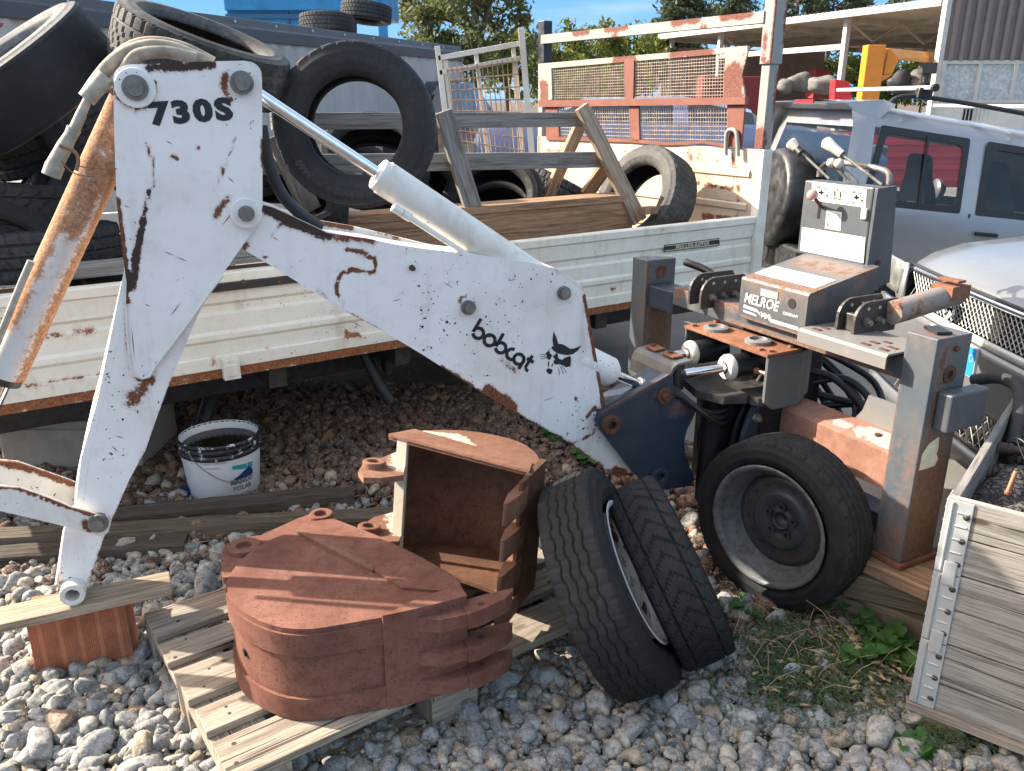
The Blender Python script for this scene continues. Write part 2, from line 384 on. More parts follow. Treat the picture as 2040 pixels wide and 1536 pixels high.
# ------------------------------------------------------------------ the digger arm standing on its stabiliser frame
AX = Vector((0.936, 0.351, 0)).normalized(); AN = Vector((0.351, -0.936, 0)).normalized(); UP = Vector((0, 0, 1))
AP = Plane((0.557, 2.714, 0), AN)
hoe = thing('backhoe_attachment', (0.557, 2.714, 0), 'white digger arm with black model number on a rusty blue grey stabiliser frame', 'backhoe arm')
def plate(name, px, off, th, mat, parent, bevel=0.004, fine=0.0, strokes=None):
    mb = MB(); P = AP.pts(px, off); mb.prism(P, -AN * th); o = mb.build(name, mat, parent, 0 if fine else bevel)
    if fine:
        refine(o, fine)
        if strokes: stroke(o, [([AP.pt(x, y, off) for x, y in pl], r, s) for pl, r, s in strokes if True])
        if bevel:
            m = o.modifiers.new('bevel', 'BEVEL'); m.width = bevel; m.segments = 2; m.limit_method = 'ANGLE'; m.angle_limit = R(50)
    return o
# --- dipper arm
dip_px = [(247, 538), (252, 420), (300, 300), (440, 300), (470, 450), (412, 588), (379, 665), (338, 762), (306, 850), (290, 897), (259, 953), (226, 1029), (206, 1073), (176, 1168), (150, 1178), (116, 1166), (128, 1056), (150, 1009), (162, 912), (197, 788)]
st_d = [([(290, 745), (282, 775), (258, 800)], .022, .62), ([(275, 752), (300, 757)], .014, .8), ([(255, 690), (252, 630)], .008, .6), ([(206, 1040), (200, 1055)], .012, .55),
        ([(174, 1165), (226, 1029), (290, 897), (345, 750)], .006, .5), ([(262, 735), (256, 694), (251, 606)], .005, .6), ([(120, 1160), (150, 1170)], .012, .55)]
dipper = plate('dipper_arm', dip_px, -0.012, 0.12, WHITE, hoe, 0.006, 0.016, st_d)
es = [(243, 560), (197, 760), (188, 790), (172, 860), (156, 935), (146, 1009), (126, 1056), (110, 1164)]
mb = MB(); mb.grid([[AP.pt(x + 19 - 5 * (i > 5), y, -.0115), AP.pt(x + 2, y, -.0125 - .045), AP.pt(x - 1, y, -.12)] for i, (x, y) in enumerate(es)], False); eo = mb.build('edge_strip', WHITE_OLD, dipper); refine(eo, .02); stroke(eo, [([AP.pt(x + 8, y, -.05) for x, y in es[:3]], .008, .6), ([AP.pt(x + 4, y, -.05) for x, y in es[6:]], .01, .66)])
tp_px = [(225, 165)] + sm2([(225, 160), (228, 143), (240, 131), (262, 128)], 2) + [(294, 128), (340, 125), (420, 122), (482, 121)] + sm2([(485, 121), (506, 124), (520, 138), (522, 158)], 2) + \
        [(523, 323), (523, 412), (514, 445), (441, 550), (412, 588), (309, 728)] + sm2([(309, 730), (298, 750), (283, 754), (268, 748), (261, 733)], 2) + [(256, 694), (251, 606), (252, 562), (247, 526), (232, 400), (228, 280)]
st_t = [([(296, 380), (285, 440)], .006, .72), ([(285, 440), (272, 500)], .008, .78), ([(272, 500), (262, 575)], .010, .80), ([(232, 400), (248, 530), (252, 600)], .009, .85), ([(300, 133), (420, 128)], .013, .74), ([(290, 285), (300, 310), (306, 330), (304, 372)], .005, .62), ([(470, 270), (455, 320), (440, 350), (430, 380)], .005, .6),
        ([(250, 145), (232, 165), (232, 190), (252, 212), (285, 212), (303, 195), (305, 165)], .009, .62), ([(448, 150), (446, 175), (458, 198)], .010, .66), ([(272, 205), (270, 228)], .006, .6), ([(455, 395), (430, 430)], .010, .6), ([(346, 310), (350, 316)], .006, .8), ([(395, 293), (396, 297)], .006, .7), ([(523, 280), (523, 330)], .006, .7), ([(500, 445), (462, 430)], .010, .4)]
tp = plate('dipper_side_plate', tp_px, 0.0, 0.012, WHITE, dipper, 0.003, 0.013, st_t)
stroke(tp, [([AP.pt(x, y) for x, y in [(296, 380), (282, 450), (272, 500), (262, 575)]], .016, 1.0), ([AP.pt(x, y) for x, y in [(300, 133), (420, 128)]], .02, 1.0)], 'dark')
plate('dipper_back_plate', tp_px, -0.150, 0.012, WHITE, dipper, 0.003)
mb = MB(); text_on(mb, '730S', AP.pt(381, 224), AX * math.cos(R(3.5)) + UP * math.sin(R(3.5)), UP * math.cos(R(3.5)) - AX * math.sin(R(3.5)), 0.070, 0.0012, 0.0042, 0.0, 1.22, 1.22); mb.build('model_number', BLACKPAINT, dipper)
def boss(px, py, rc, rr, rp, off, parent, collar=WHITE, proud=0.014, name='pin'):
    c = AP.pt(px, py, off); mb = MB()
    t = (c - EYE).length / FPX * 0.97
    if rc: m2 = MB(); m2.ring(c - AN * .004, AN, rr * t * 0.8, rc * t, proud + .004, 40); m2.build('pin_collar', collar, parent, 0.003)
    mb.cyl(c - AN * .01, AN, rr * t, proud + 0.016, 32); mb.cyl(c, AN, rp * t, proud + 0.022, 28)
    mb.build(name, STEEL if rp > 8 else DSTEEL, parent, 0.002)
boss(270, 175, 34, 22, 14, 0, dipper); boss(481, 165, 0, 21, 14, 0, dipper); boss(490, 424, 29, 15, 14, 0, dipper)
# tip tube
mb = MB(); mb.tube([AP.pt(x, y, .001) for x, y in [(443, 549), (412, 590), (379, 638), (340, 690), (309, 730), (298, 750), (283, 754), (268, 748), (261, 733), (256, 694), (251, 606)]], .0042, 6); mb.build('weld_bead', WHITE_OLD, dipper)
mb = MB()
for x0, y0, x1, y1 in ((325, 500, 348, 510), (348, 510, 376, 522), (244, 408, 259, 414), (267, 440, 272, 447), (257, 474, 263, 479), (466, 420, 440, 452), (288, 606, 300, 610), (262, 650, 268, 715), (338, 632, 362, 600), (222, 887, 236, 902), (228, 868, 248, 873), (452, 350, 468, 366), (330, 280, 344, 288)):
    of = -.0105 if y0 > 850 else .0006; a, b = AP.pt(x0, y0, of), AP.pt(x1, y1, of); w_ = AN.cross((b - a).normalized()) * .0011; mb.add([a, (a + b) / 2 + w_, b, (a + b) / 2 - w_], [(0, 1, 2, 3), (3, 2, 1, 0)])
mb.build('scratches', DSTEEL, dipper)
mb = MB(); c = AP.pt(144, 1187, 0.03); mb.ring(c, -AN, 0.0185, 0.033, 0.21, 36); mb.build('tip_tube', WHITE_OLD, dipper, 0.002)
# curved link bars near the tip
l1 = [(-60, 966), (0, 970), (38, 973), (90, 990), (141, 1012), (182, 1023), (216, 1030), (221, 1042), (216, 1060), (204, 1069), (165, 1059), (110, 1044), (73, 1035), (0, 1018), (-60, 1012)]
lk = plate('link_bar', l1, 0.03, 0.016, WHITE_OLD, hoe, 0.003, 0.02, [([(-60, 968), (38, 975), (141, 1013), (210, 1030)], .006, .8), ([(170, 1040), (178, 1052)], .012, .7)])
l2 = [(-60, 915), (0, 919), (35, 922), (80, 938), (147, 962), (190, 985), (190, 1015), (141, 1006), (60, 980), (0, 966), (-60, 962)]
AP2 = [AP.pt(x, y, -0.15) for x, y in l2]
mb = MB(); mb.prism(AP2, -AN * .016); o = mb.build('link_bar', WHITE_OLD, hoe, 0); refine(o, .02); stroke(o, [([AP.pt(x, y, -.15) for x, y in [(-60, 917), (35, 925), (147, 964)]], .012, .75)])
boss(196, 1041, 0, 17, 10, 0.03, dipper, proud=.004)
# --- bucket cylinder (rusted) on the left
def axis_cyl(a, b, rad, off, mat, name, parent, seg=28, fine=True, strokes=None):
    A = AP.pt(*a, off); B = AP.pt(*b, off); n = 24
    mb = MB(); mb.tube([A.lerp(B, i / n) for i in range(n + 1)], rad, 36)
    o = mb.build(name, mat, parent, 0.003)
    if strokes: stroke(o, strokes)
    return A, B, o
A0, B0, o = axis_cyl((262, 196), (10, 745), 0.049, -0.075, CYLRUST, 'bucket_cylinder', hoe)
d_ = (B0 - A0).normalized(); sl_ = (-AN).cross(d_)
side = d_.cross(AN).normalized()
if side.x > 0: side = -side
stroke(o, [([A0 + side * .05 + AN * .01, B0.lerp(A0, .2) + side * .05 + AN * .01], .052, .74), ([A0 - side * .05 + AN * .006, B0 - side * .05 + AN * .006], .044, .72), ([A0 + AN * .04, A0.lerp(B0, .45) + AN * .04], .05, .62)])
mb = MB(); mb.cyl(B0, d_, 0.046, 0.02, 32); mb.build('gland', DSTEEL, o, .003)
mb = MB(); mb.tube([B0, B0 + d_ * 0.5], 0.024, 20); mb.build('rod', CHROME, o)
mb = MB(); pth = [AP.pt(x, y, -0.02) for x, y in [(62, 520), (40, 570), (12, 640), (-20, 720), (-40, 800)]]; mb.tube(smooth_poly(pth, 2), .009, 10); mb.build('hydraulic_pipe', FITTING, o)
# hoses and coupling at the top
h1 = [(170, 195), (200, 150), (235, 112), (285, 92), (330, 92), (375, 108), (410, 124)]
mb = MB(); mb.tube(smooth_poly([AP.pt(x, y, -0.05) for x, y in h1], 3), .017, 12); h = mb.build('hydraulic_hose', HOSE, hoe)
h2 = [(195, 170), (225, 120), (262, 90), (310, 82), (370, 95), (425, 125)]
mb = MB(); mb.tube(smooth_poly([AP.pt(x, y, -0.085) for x, y in h2], 3), .015, 12); mb.build('hydraulic_hose', HOSE, hoe)
h3 = [(238, 165), (262, 112), (300, 103), (345, 104), (392, 118)]
mb = MB(); mb.tube(smooth_poly([AP.pt(x, y, -0.03) for x, y in h3], 3), .015, 12); mb.build('hydraulic_hose', HOSE, hoe)
h4 = [(520, 250), (535, 330), (560, 390), (600, 428), (640, 455)]
mb = MB(); mb.tube(smooth_poly([AP.pt(x, y, -0.075) for x, y in h4], 2), [.012] + [.016] * 40, 12) if False else mb.tube(smooth_poly([AP.pt(x, y, -0.075) for x, y in h4], 2), .017, 12); mb.build('hydraulic_hose', BLACK, hoe)
mb = MB(); P = lambda x, y: AP.pt(x, y, -0.02)
for (a, b, r0, r1) in [((212, 152), (172, 198), .021, .021), ((176, 196), (160, 230), .010, .012), ((162, 228), (148, 258), .013, .013), ((148, 256), (140, 272), .017, .015), ((142, 268), (128, 292), .015, .018), ((132, 286), (104, 336), .018, .0195), ((110, 328), (102, 350), .022, .022)]:
    mb.tube([P(*a), P(*b)], [r0, r1], 18)
mb.build('hose_coupling', FITTING, hoe, .002)
mb = MB(); mb.tube(smooth_poly([AP.pt(x, y, .01) for x, y in [(118, 290), (135, 296), (150, 302), (158, 318), (152, 340)]], 2), .0045, 8)
mb.tube(smooth_poly([AP.pt(x, y, .01) for x, y in [(122, 320), (140, 342), (160, 350), (188, 352)]], 2), .0016, 6)
mb.tube(smooth_poly([AP.pt(x, y, .01) for x, y in [(150, 330), (190, 336), (233, 336)]], 2), .0016, 6); mb.build('wire_tie', plain('copper_wire', (.25, .13, .08), .5, .3, .3), hoe)
# --- boom
bm_px = [(485, 497), (480, 470), (500, 425), (526, 409), (547, 415), (600, 440), (653, 465), (723, 474), (790, 487), (841, 495), (929, 505), (1000, 515), (1060, 524), (1106, 535), (1150, 560), (1165, 580), (1180, 665), (1197, 760), (1207, 812), (1205, 840), (1222, 880), (1258, 940), (1231, 952), (1216, 943), (1140, 885), (1040, 829), (959, 782), (841, 706), (762, 659), (679, 615), (606, 570), (535, 526)]
st_b = [([(655, 470), (690, 470), (740, 476)], .018, .68), ([(700, 500), (690, 495), (735, 510), (747, 520), (748, 540), (735, 545), (700, 537), (678, 548), (669, 575), (675, 590)], .0065, .8), ([(670, 580), (685, 605)], .006, .6), ([(530, 415), (560, 430), (600, 448), (650, 470)], .017, .80), ([(565, 440), (540, 470)], .006, .55),
        ([(1165, 590), (1178, 665), (1197, 770), (1205, 835)], .007, .95), ([(1100, 534), (1165, 580)], .005, .5), ([(880, 730), (960, 783), (1010, 812), (1040, 829)], .008, .75), ([(970, 778), (1000, 795), (1020, 815)], .018, .85), ([(1170, 830), (1185, 812), (1200, 825)], .007, .8), ([(1140, 885), (1180, 865), (1190, 840)], .007, .66),
        ([(1040, 829), (1140, 885), (1230, 950)], .008, .6), ([(1225, 935), (1245, 945)], .016, .85), ([(1145, 793), (1150, 797)], .006, .85), ([(1128, 802), (1130, 803)], .006, .6), ([(1148, 818), (1150, 820)], .006, .6), ([(918, 612), (915, 595), (930, 588)], .008, .5), ([(995, 715), (1030, 740)], .010, .55), ([(526, 512), (531, 514)], .006, .9), ([(486, 495), (492, 488)], .008, .7), ([(630, 580), (700, 625), (760, 660)], .004, .6), ([(790, 510), (830, 500)], .012, .33)]
boom = plate('boom', bm_px, -0.02, 0.115, WHITE, hoe, 0.005, 0.016, st_b)
stroke(boom, [([AP.pt(x, y, -.02) for x, y in [(540, 415), (570, 432), (610, 452), (648, 468)]], .018, 1.0)], 'dark')
boss(932, 612, 0, 15, 10, -0.02, boom, proud=.006); boss(1122, 583, 0, 14, 10, -0.02, boom, proud=.006); boss(820, 533, 0, 6, 4, -0.02, boom, proud=.003)
fc_px = [(556, 415), (590, 426), (623, 437), (700, 450), (760, 464), (850, 486), (926, 502), (1000, 522), (1000, 600), (700, 560), (556, 500)]
mb = MB(); mb.prism(AP.pts(fc_px, -.125), -AN * .012); fcp = mb.build('far_cheek', WHITE_OLD, boom, 0); refine(fcp, .02); stroke(fcp, [(AP.pts([(600, 430), (640, 442), (700, 452)], -.125), .012, .62), (AP.pts([(740, 462), (800, 476)], -.125), .008, .6), (AP.pts([(860, 490), (900, 498)], -.125), .008, .55)])
mb = MB()
for x0, y0, x1, y1 in ((540, 470, 556, 480), (700, 640, 722, 652), (1010, 560, 1030, 556), (880, 560, 905, 575), (1080, 800, 1105, 790), (780, 600, 800, 596)):
    a, b = AP.pt(x0, y0, -.0194), AP.pt(x1, y1, -.0194); w_ = AN.cross((b - a).normalized()) * .0011; mb.add([a, (a + b) / 2 + w_, b, (a + b) / 2 - w_], [(0, 1, 2, 3), (3, 2, 1, 0)])
mb.build('scratches', DSTEEL, boom)
# maker's lettering: drawn with round strokes
mb = MB(); UPX = AP.pt(1010, 690, -.02); pxm = (AP.pt(1030, 690, -.02) - AP.pt(1010, 690, -.02)).length / 20
bo = Plane(UPX, AN)
# letter geometry read in photo pixels of the decal (origin 880,600 scale 5.1)
def Q(x, y): return AP.pt(880 + x / 5.1, 600 + y / 5.1, -0.0188)
def ribbon(pts, w):
    P = [Q(*p) for p in pts]; n = len(P); L = []
    for i in range(n):
        t = (P[min(i + 1, n - 1)] - P[max(i - 1, 0)]).normalized(); s = AN.cross(t); L.append((P[i] + s * w, P[i] - s * w))
    V = [q for l in L for q in l]; mb.add(V, [(2 * i, 2 * i + 1, 2 * i + 3, 2 * i + 2) for i in range(n - 1)])
def circ(cx, cy, r, a0, a1, n=26): return [(cx + r * math.cos(R(a0 + (a1 - a0) * i / n)), cy + r * math.sin(R(a0 + (a1 - a0) * i / n))) for i in range(n + 1)]
lw = 17 / 5.1 * pxm
ribbon([(400, 178), (322, 310)], lw); ribbon(circ(372, 326, 53, -165, 180), lw)
ribbon(circ(487, 398, 56, 0, 360), lw)
ribbon([(628, 328), (552, 458)], lw); ribbon(circ(600, 474, 52, -165, 180), lw)
ribbon(circ(714, 540, 54, 60, 300), lw)
ribbon(circ(784, 590, 52, -10, 350), lw); ribbon([(834, 570), (830, 610), (782, 690)], lw)
ribbon([(922, 552), (852, 670), (862, 700), (880, 708)], lw); ribbon([(866, 580), (934, 622)], lw)
mb.build('lettering', BLACKPAINT, boom)
# cat head emblem
mb = MB()
def shape(pts, m=None): (m or mb).add([Q(*p) for p in pts], [list(range(len(pts)))[::-1]])
shape([(1136, 305), (1160, 355), (1184, 425), (1165, 455), (1135, 455), (1126, 395)])
shape([(1185, 432), (1235, 440), (1285, 470), (1300, 482), (1340, 482), (1385, 465), (1420, 448), (1385, 500), (1335, 538), (1280, 548), (1215, 540), (1165, 525), (1135, 500), (1115, 480), (1118, 460), (1160, 455)])
shape([(1105, 475), (1085, 505), (1055, 530), (1068, 548), (1065, 572), (1078, 592), (1100, 596), (1112, 570), (1125, 552), (1100, 530), (1093, 505)])
shape([(1165, 525), (1150, 545), (1128, 560), (1140, 575), (1150, 592), (1135, 612), (1135, 630), (1160, 645), (1190, 640), (1225, 650), (1265, 672), (1308, 662), (1314, 610), (1312, 560), (1290, 560), (1250, 575), (1225, 595), (1195, 588), (1180, 565), (1182, 540)])
shape([(1090, 610), (1080, 612), (1078, 650), (1088, 672), (1092, 640)]); shape([(1125, 628), (1132, 650), (1118, 672), (1116, 655)])
shape([(1070, 688), (1090, 680), (1108, 692), (1124, 688), (1126, 712), (1110, 744), (1085, 738), (1062, 712)])
for a in ([(1060, 545), (1020, 540), (995, 550)], [(1060, 560), (1025, 560), (1000, 568)], [(1062, 575), (1030, 580), (1008, 592)], [(1180, 668), (1192, 710), (1198, 748)], [(1200, 660), (1222, 700), (1236, 738)], [(1215, 655), (1245, 690), (1268, 730)]): ribbon(a, 0.0009)
mb.build('emblem', BLACKPAINT, boom)
# --- dipper cylinder on top of the boom
A = AP.pt(482, 167, -.075); Bp = AP.pt(764, 354, -.075); E = AP.pt(1120, 589, -.075); d2 = (E - A).normalized(); Bp = A + d2 * (Bp - A).dot(d2)
mb = MB(); n = 20; mb.tube([Bp.lerp(E, i / n) for i in range(n + 1)], .0505, 36); dc = mb.build('dipper_cylinder', CYLPAINT, hoe, .003)
dn = d2.cross(AN).normalized(); dn = dn if dn.z < 0 else -dn
stroke(dc, [([Bp.lerp(E, .05) + dn * .05, E + dn * .05], .022, .42)])
mb = MB(); mb.tube([A, Bp + d2 * .05], .0175, 24); mb.build('rod', CHROME, dc)
mb = MB(); mb.lathe(Bp - d2 * .022, d2, [(.017, 0), (.043, 0), (.047, .004), (.047, .022)], 36); mb.build('gland', WHITE_OLD, dc, .002)
f0 = AP.pt(792, 418, -.03); mb = MB(); mb.tube([f0 - d2 * .016, f0 + d2 * .016], .015, 6); mb.tube([f0 + d2 * .018, f0 + d2 * .045], .013, 12); mb.tube([f0 + d2 * .04, f0 + d2 * .36], .0085, 12)
mb.build('pipe', WHITE_OLD, dc, .001)
# --- boom cylinder end coming out beyond the boom
c0 = AP.pt(1150, 710, -.07); c1 = AP.pt(1218, 743, -.07); c2 = AP.pt(1275, 766, -.07); d3 = (c1 - c0).normalized()
mb = MB(); mb.tube([c0, c1 - d3 * .01, c1 + d3 * .012], [.052, .052, .036], 32); bc = mb.build('boom_cylinder', WHITE, hoe, .002)
mb = MB(); mb.tube([c1, c2], .016, 20); mb.build('rod', CHROME, bc)
mb = MB(); mb.tube([c2 - d3 * .01, c2 + d3 * .03], .024, 20); mb.cyl(c2 + d3 * .05 - AN * .035, AN, .036, .07, 24); mb.build('rod_eye', WHITE_OLD, bc, .002)
# --- swing casting (dark blue)
sw_px = [(1190, 842), (1196, 828), (1204, 819), (1335, 745), (1341, 750), (1342, 795), (1385, 800), (1387, 818), (1381, 832), (1368, 858), (1363, 880), (1366, 908), (1372, 926), (1382, 945), (1378, 968), (1330, 975), (1290, 972), (1263, 941), (1199, 860)]
sw = plate('swing_casting', sw_px, 0.025, 0.028, BLUE, hoe, .006, .02, [([(1204, 819), (1335, 745)], .006, .8), ([(1215, 843), (1212, 843)], .028, .62), ([(1320, 788), (1321, 788)], .026, .6), ([(1345, 815), (1385, 815)], .03, .5)])
plate('back_cheek', sw_px, -0.13, 0.028, BLUE, sw, .006)
def bossr(px, py, r0, r1, off, h, mat, parent):
    mb = MB(); t = (AP.pt(px, py) - EYE).length / FPX * .97; mb.ring(AP.pt(px, py, off), AN, r0 * t, r1 * t, h, 32); mb.build('pivot_boss', mat, parent, .003)
bossr(1213, 843, 9, 20, .02, .028, DRUST, sw); bossr(1321, 787, 4, 17, .02, .018, DRUST, sw); bossr(1310, 945, 8, 19, .02, .024, BLUE, sw)
mb = MB(); c = AP.pt(1213, 843, .03); mb.cyl(c - AN * .1, AN, .016, .075, 24); mb.cyl(AP.pt(1321, 787, .02), AN, .014, .03, 20); mb.build('pivot_pin', DRUST, sw, .002)
# web between the cheeks, seen from above
mb = MB(); a, b = AP.pt(1210, 822, 0), AP.pt(1334, 750, 0); mb.prism([a, b, b - AN * .13, a - AN * .13], (AP.pt(1260, 860) - AP.pt(1240, 822)).normalized() * .012)
mb.build('casting_web', BLUE, sw, .002)
# ------------------------------------------------------------------ stabiliser frame, console and swing gear of the digger
KL = Vector((.513, 3.498, 0)); KR = Vector((1.183, 2.214, 0)); E1 = (KR - KL).normalized(); E2 = Vector((E1.y, -E1.x, 0)); FLEN = (KR - KL).length
def fw(a, b, z): return KL + E1 * a + E2 * b + UP * z
FPL = Plane(KL, E2)
def fbox(mb, a0, a1, b0, b1, z0, z1): return mb.obox(fw((a0 + a1) / 2, (b0 + b1) / 2, (z0 + z1) / 2), E1, E2, UP, abs(a1 - a0) / 2, abs(b1 - b0) / 2, abs(z1 - z0) / 2)
def fpart(name, mat, boxes, parent=None, bevel=.004, label=None):
    mb = MB()
    for b in boxes: fbox(mb, *b)
    return mb.build(name, mat, parent or hoe, bevel, label=label)
POSTR = painted('post_paint', (0.062, 0.078, 0.092), -0.02, 0.2, 0.3, rust_col=(0.115, 0.062, 0.038), seed=15.0, dirtcol=(0.17, 0.135, 0.10), scale=1.5)
def post(a_end, z0, rustside):
    mb = MB(); fbox(mb, a_end - .10, a_end, -.15, 0, z0, .972); p = mb.build('stabiliser_post', POSTR, hoe, 0)
    refine(p, .03)
    e = a_end; S = []
    if rustside: S = [([fw(e, -.10, .26), fw(e, -.07, .60)], .08, .64), ([fw(e, -.02, .2), fw(e, -.04, .95)], .02, .6), ([fw(e - .05, 0, .26), fw(e - .05, 0, .34)], .05, .55), ([fw(e - .10, 0, .3), fw(e - .10, 0, .9)], .008, .5), ([fw(e - .05, -.07, .972)], .06, .6), ([fw(e, -.05, .84)], .03, .56)]
    else: S = [([fw(e, -.10, .3), fw(e, -.07, .8)], .07, .66), ([fw(e, -.01, .3), fw(e, -.01, .97)], .012, .6), ([fw(e, -.07, .92)], .03, .6)]
    stroke(p, S)
    m = p.modifiers.new('bevel', 'BEVEL'); m.width = .009; m.segments = 3; m.limit_method = 'ANGLE'; m.angle_limit = R(50)
    mb = MB(); mb.ring(fw(e - .002, -.075, .86 if rustside else .92), E1, .012, .027, .006, 24); mb.build('pin_hole', DRUST, p, .001)
    return p
pr = post(FLEN, .262, True); pl_ = post(.10, .262, False)
mb = MB(); mb.cyl(fw(FLEN - .004, -.075, .86), E1, .012, .0055, 20); mb.build('hole', plain('hole_black', (.008, .006, .005), .9), pr)
mb = MB(); mb.cyl(fw(FLEN - .004, -.085, .935), E1, .009, .012, 6); mb.build('bolt', DRUST, pr, .001)
mb = MB(); c = fw(FLEN - .055, -.07, .978); ex = (E1 * .9 + E2 * .43).normalized(); ey = UP.cross(ex); mb.obox(c, ex, ey, UP, .038, .022, .004); mb.build('rubber_pad', BLACK, pr, .001)
fpart('foot_plate', ORUST, [(FLEN - .115, FLEN + .012, -.165, .012, .245, .262)], pr)
# torn off paper sticker on the right face
mb = MB(); S = [(1837, 905), (1850, 885), (1856, 880), (1871, 870), (1870, 890), (1866, 905), (1869, 915), (1862, 928), (1848, 933), (1830, 938)]
PE = Plane(fw(FLEN, 0, 0), E1); mb.add(PE.pts(S, .0015), [list(range(len(S)))]); mb.build('paper_sticker', plain('old_paper', (.50, .50, .40), .8, 0, .12, 40), pr)
fpart('sleeve', GREYBOX, [(FLEN + .002, FLEN + .05, -.20, -.035, .70, .815)], pr, .006)
# cross beam and the stub that holds it
beam = fpart('cross_beam', GREYBOX, [(.27, FLEN - .102, -.13, -.01, .823, .893)], hoe, .006)
refine(beam, .04); stroke(beam, [([fw(.3, -.02, .893), fw(.66, -.02, .893)], .03, .6), ([fw(.6, -.01, .823), fw(1.3, -.01, .823)], .016, .75), ([fw(.28, -.01, .86)], .02, .55)])
fpart('beam_sleeve', BLUE, [(.002, .268, -.125, -.012, .778, .872)], hoe, .006)
# drilled bracket cheeks
def cheek(a, b1, b0, z0=.87, h=.115, holes=True, th=.010):
    mb = MB(); w = b1 - b0; r = h * .55
    prof = [(b1, z0)] + [(b1 - r + r * math.cos(R(t)), z0 + h - r + r * math.sin(R(t))) for t in (0, 18, 36, 54, 72, 90)] + [(b0 + .012, z0 + h), (b0, z0 + h - .015), (b0 + .012, z0)]
    P = [fw(a, b, z) for b, z in prof]; mb.prism(P, -E1 * th)
    o = mb.build('drilled_cheek', DSTEEL, beam, .0015)
    mb = MB()
    for k in range(3): mb.cyl(fw(a - .001, b1 - .055 - k * w * .25, z0 + h - .022), E1, .0058, .0022, 14)
    mb.build('hole', plain('pale_hole', (.42, .34, .26), .8), o)
    return o
for (a, b1) in ((.515, .055), (.435, .042)): cheek(a, b1, b1 - .215, z0=.862)
for (a, b1) in ((1.14, -.03), (1.075, -.03)): cheek(a, b1, b1 - .20, z0=.90, h=.105)
for a, z, bb in ((.515, .862, .055), (1.14, .90, -.03)):
    for k in range(3):
        mb = MB(); c = fw(a - .002, bb - .05 - k * .055, z + .042); mb.cyl(c, E1, .0145, .008, 6); mb.cyl(c + E1 * .008, E1, .0095, .016, 6); mb.build('bolt', STEEL, beam, .001)
fpart('spacer', DSTEEL, [(.45, .505, -.03, -.012, .893, .955)], beam); fpart('spacer', DSTEEL, [(1.085, 1.13, -.09, -.05, .907, .965)], beam)
# step plate: bent sheet with slots
mb = MB(); a0, a1 = 1.0, FLEN - .11
prof = [(-.14, .907), (.052, .907), (.060, .899), (.060, .862), (.055, .862), (.055, .897), (.050, .901), (-.14, .901)]
L = [fw(a0, b, z) for b, z in prof]; mb.prism(L, E1 * (a1 - a0)); st = mb.build('step_plate', TOPRUST, hoe, .001)
fpart('slot', DRUST, [(a, a + .03, b, b + .014, .9075, .9095) for a in (1.03, 1.22, 1.285) for b in (-.02, .018)] + [(a + .02, a + .045, -.055, -.043, .9075, .9095) for a in (1.03, 1.22)], st, 0)
# seat box below the control tower with the maker's name
cb = [(.02, .866), (.02, 1.004), (.014, 1.012), (-.30, 1.075), (-.30, 1.0), (-.22, .90), (-.12, .894)]
mb = MB(); mb.prism([fw(.68, b, z) for b, z in cb], E1 * .31); box_ = mb.build('seat_box', GREYBOX, hoe, 0); refine(box_, .03)
stroke(box_, [([fw(.70, -.02, 1.016), fw(.97, -.02, 1.016)], .05, .62), ([fw(.75, -.2, 1.055), fw(.95, -.2, 1.055)], .06, .54), ([fw(.70, .02, .87), fw(.98, .02, .87)], .008, .66), ([fw(.98, -.05, 1.01), fw(.99, -.28, 1.07)], .012, .6)])
m = box_.modifiers.new('bevel', 'BEVEL'); m.width = .008; m.segments = 3; m.limit_method = 'ANGLE'; m.angle_limit = R(45)
sn = (fw(0, -.30, 1.075) - fw(0, .014, 1.012)).normalized()
mb = MB(); c = fw(.83, -.075, 1.0303) ; mb.obox(c, E1, sn, E1.cross(sn), .14, .045, .0012); mb.build('white_panel', WHITESTICK, box_)
mb = MB(); fbox(mb, .78, .86, .0205, .0222, .965, .99); mb.build('data_plate', plain('grey_plate', (.36, .37, .37), .45, .3, .1), box_)
mb = MB(); mb.cyl(fw(.925, .019, .967), E2, .017, .0028, 24); mb.build('hole', plain('hole_brown', (.02, .012, .008), .9), box_)
mb = MB(); text_on(mb, 'MELROE', fw(.785, .0215, .942), E1, UP, .048, .0006, .0012, .2, 1.0, .92); text_on(mb, 'COMPANY', fw(.925, .0215, .928), E1, UP, .014, .0006, .0004)
fz = lambda a, z: fw(a, .0222, z)
mb.add([fz(.705, .918), fz(.77, .914), fz(.785, .905), fz(.79, .895), fz(.775, .904), fz(.705, .906)], [list(range(6))])
mb.add([fz(.705, .899), fz(.765, .896), fz(.775, .889), fz(.762, .889), fz(.705, .891)], [list(range(5))])
mb.add([fz(.79, .912), fz(.80, .905), fz(.81, .911), fz(.82, .904), fz(.832, .910), fz(.845, .895), fz(.835, .886), fz(.825, .897), fz(.815, .888), fz(.805, .898), fz(.795, .888)], [list(range(11))])
mb.add([fz(.84, .896), fz(.965, .896), fz(.965, .884), fz(.84, .884)], [list(range(4))])
mb.build('lettering', WHITESTICK, box_)
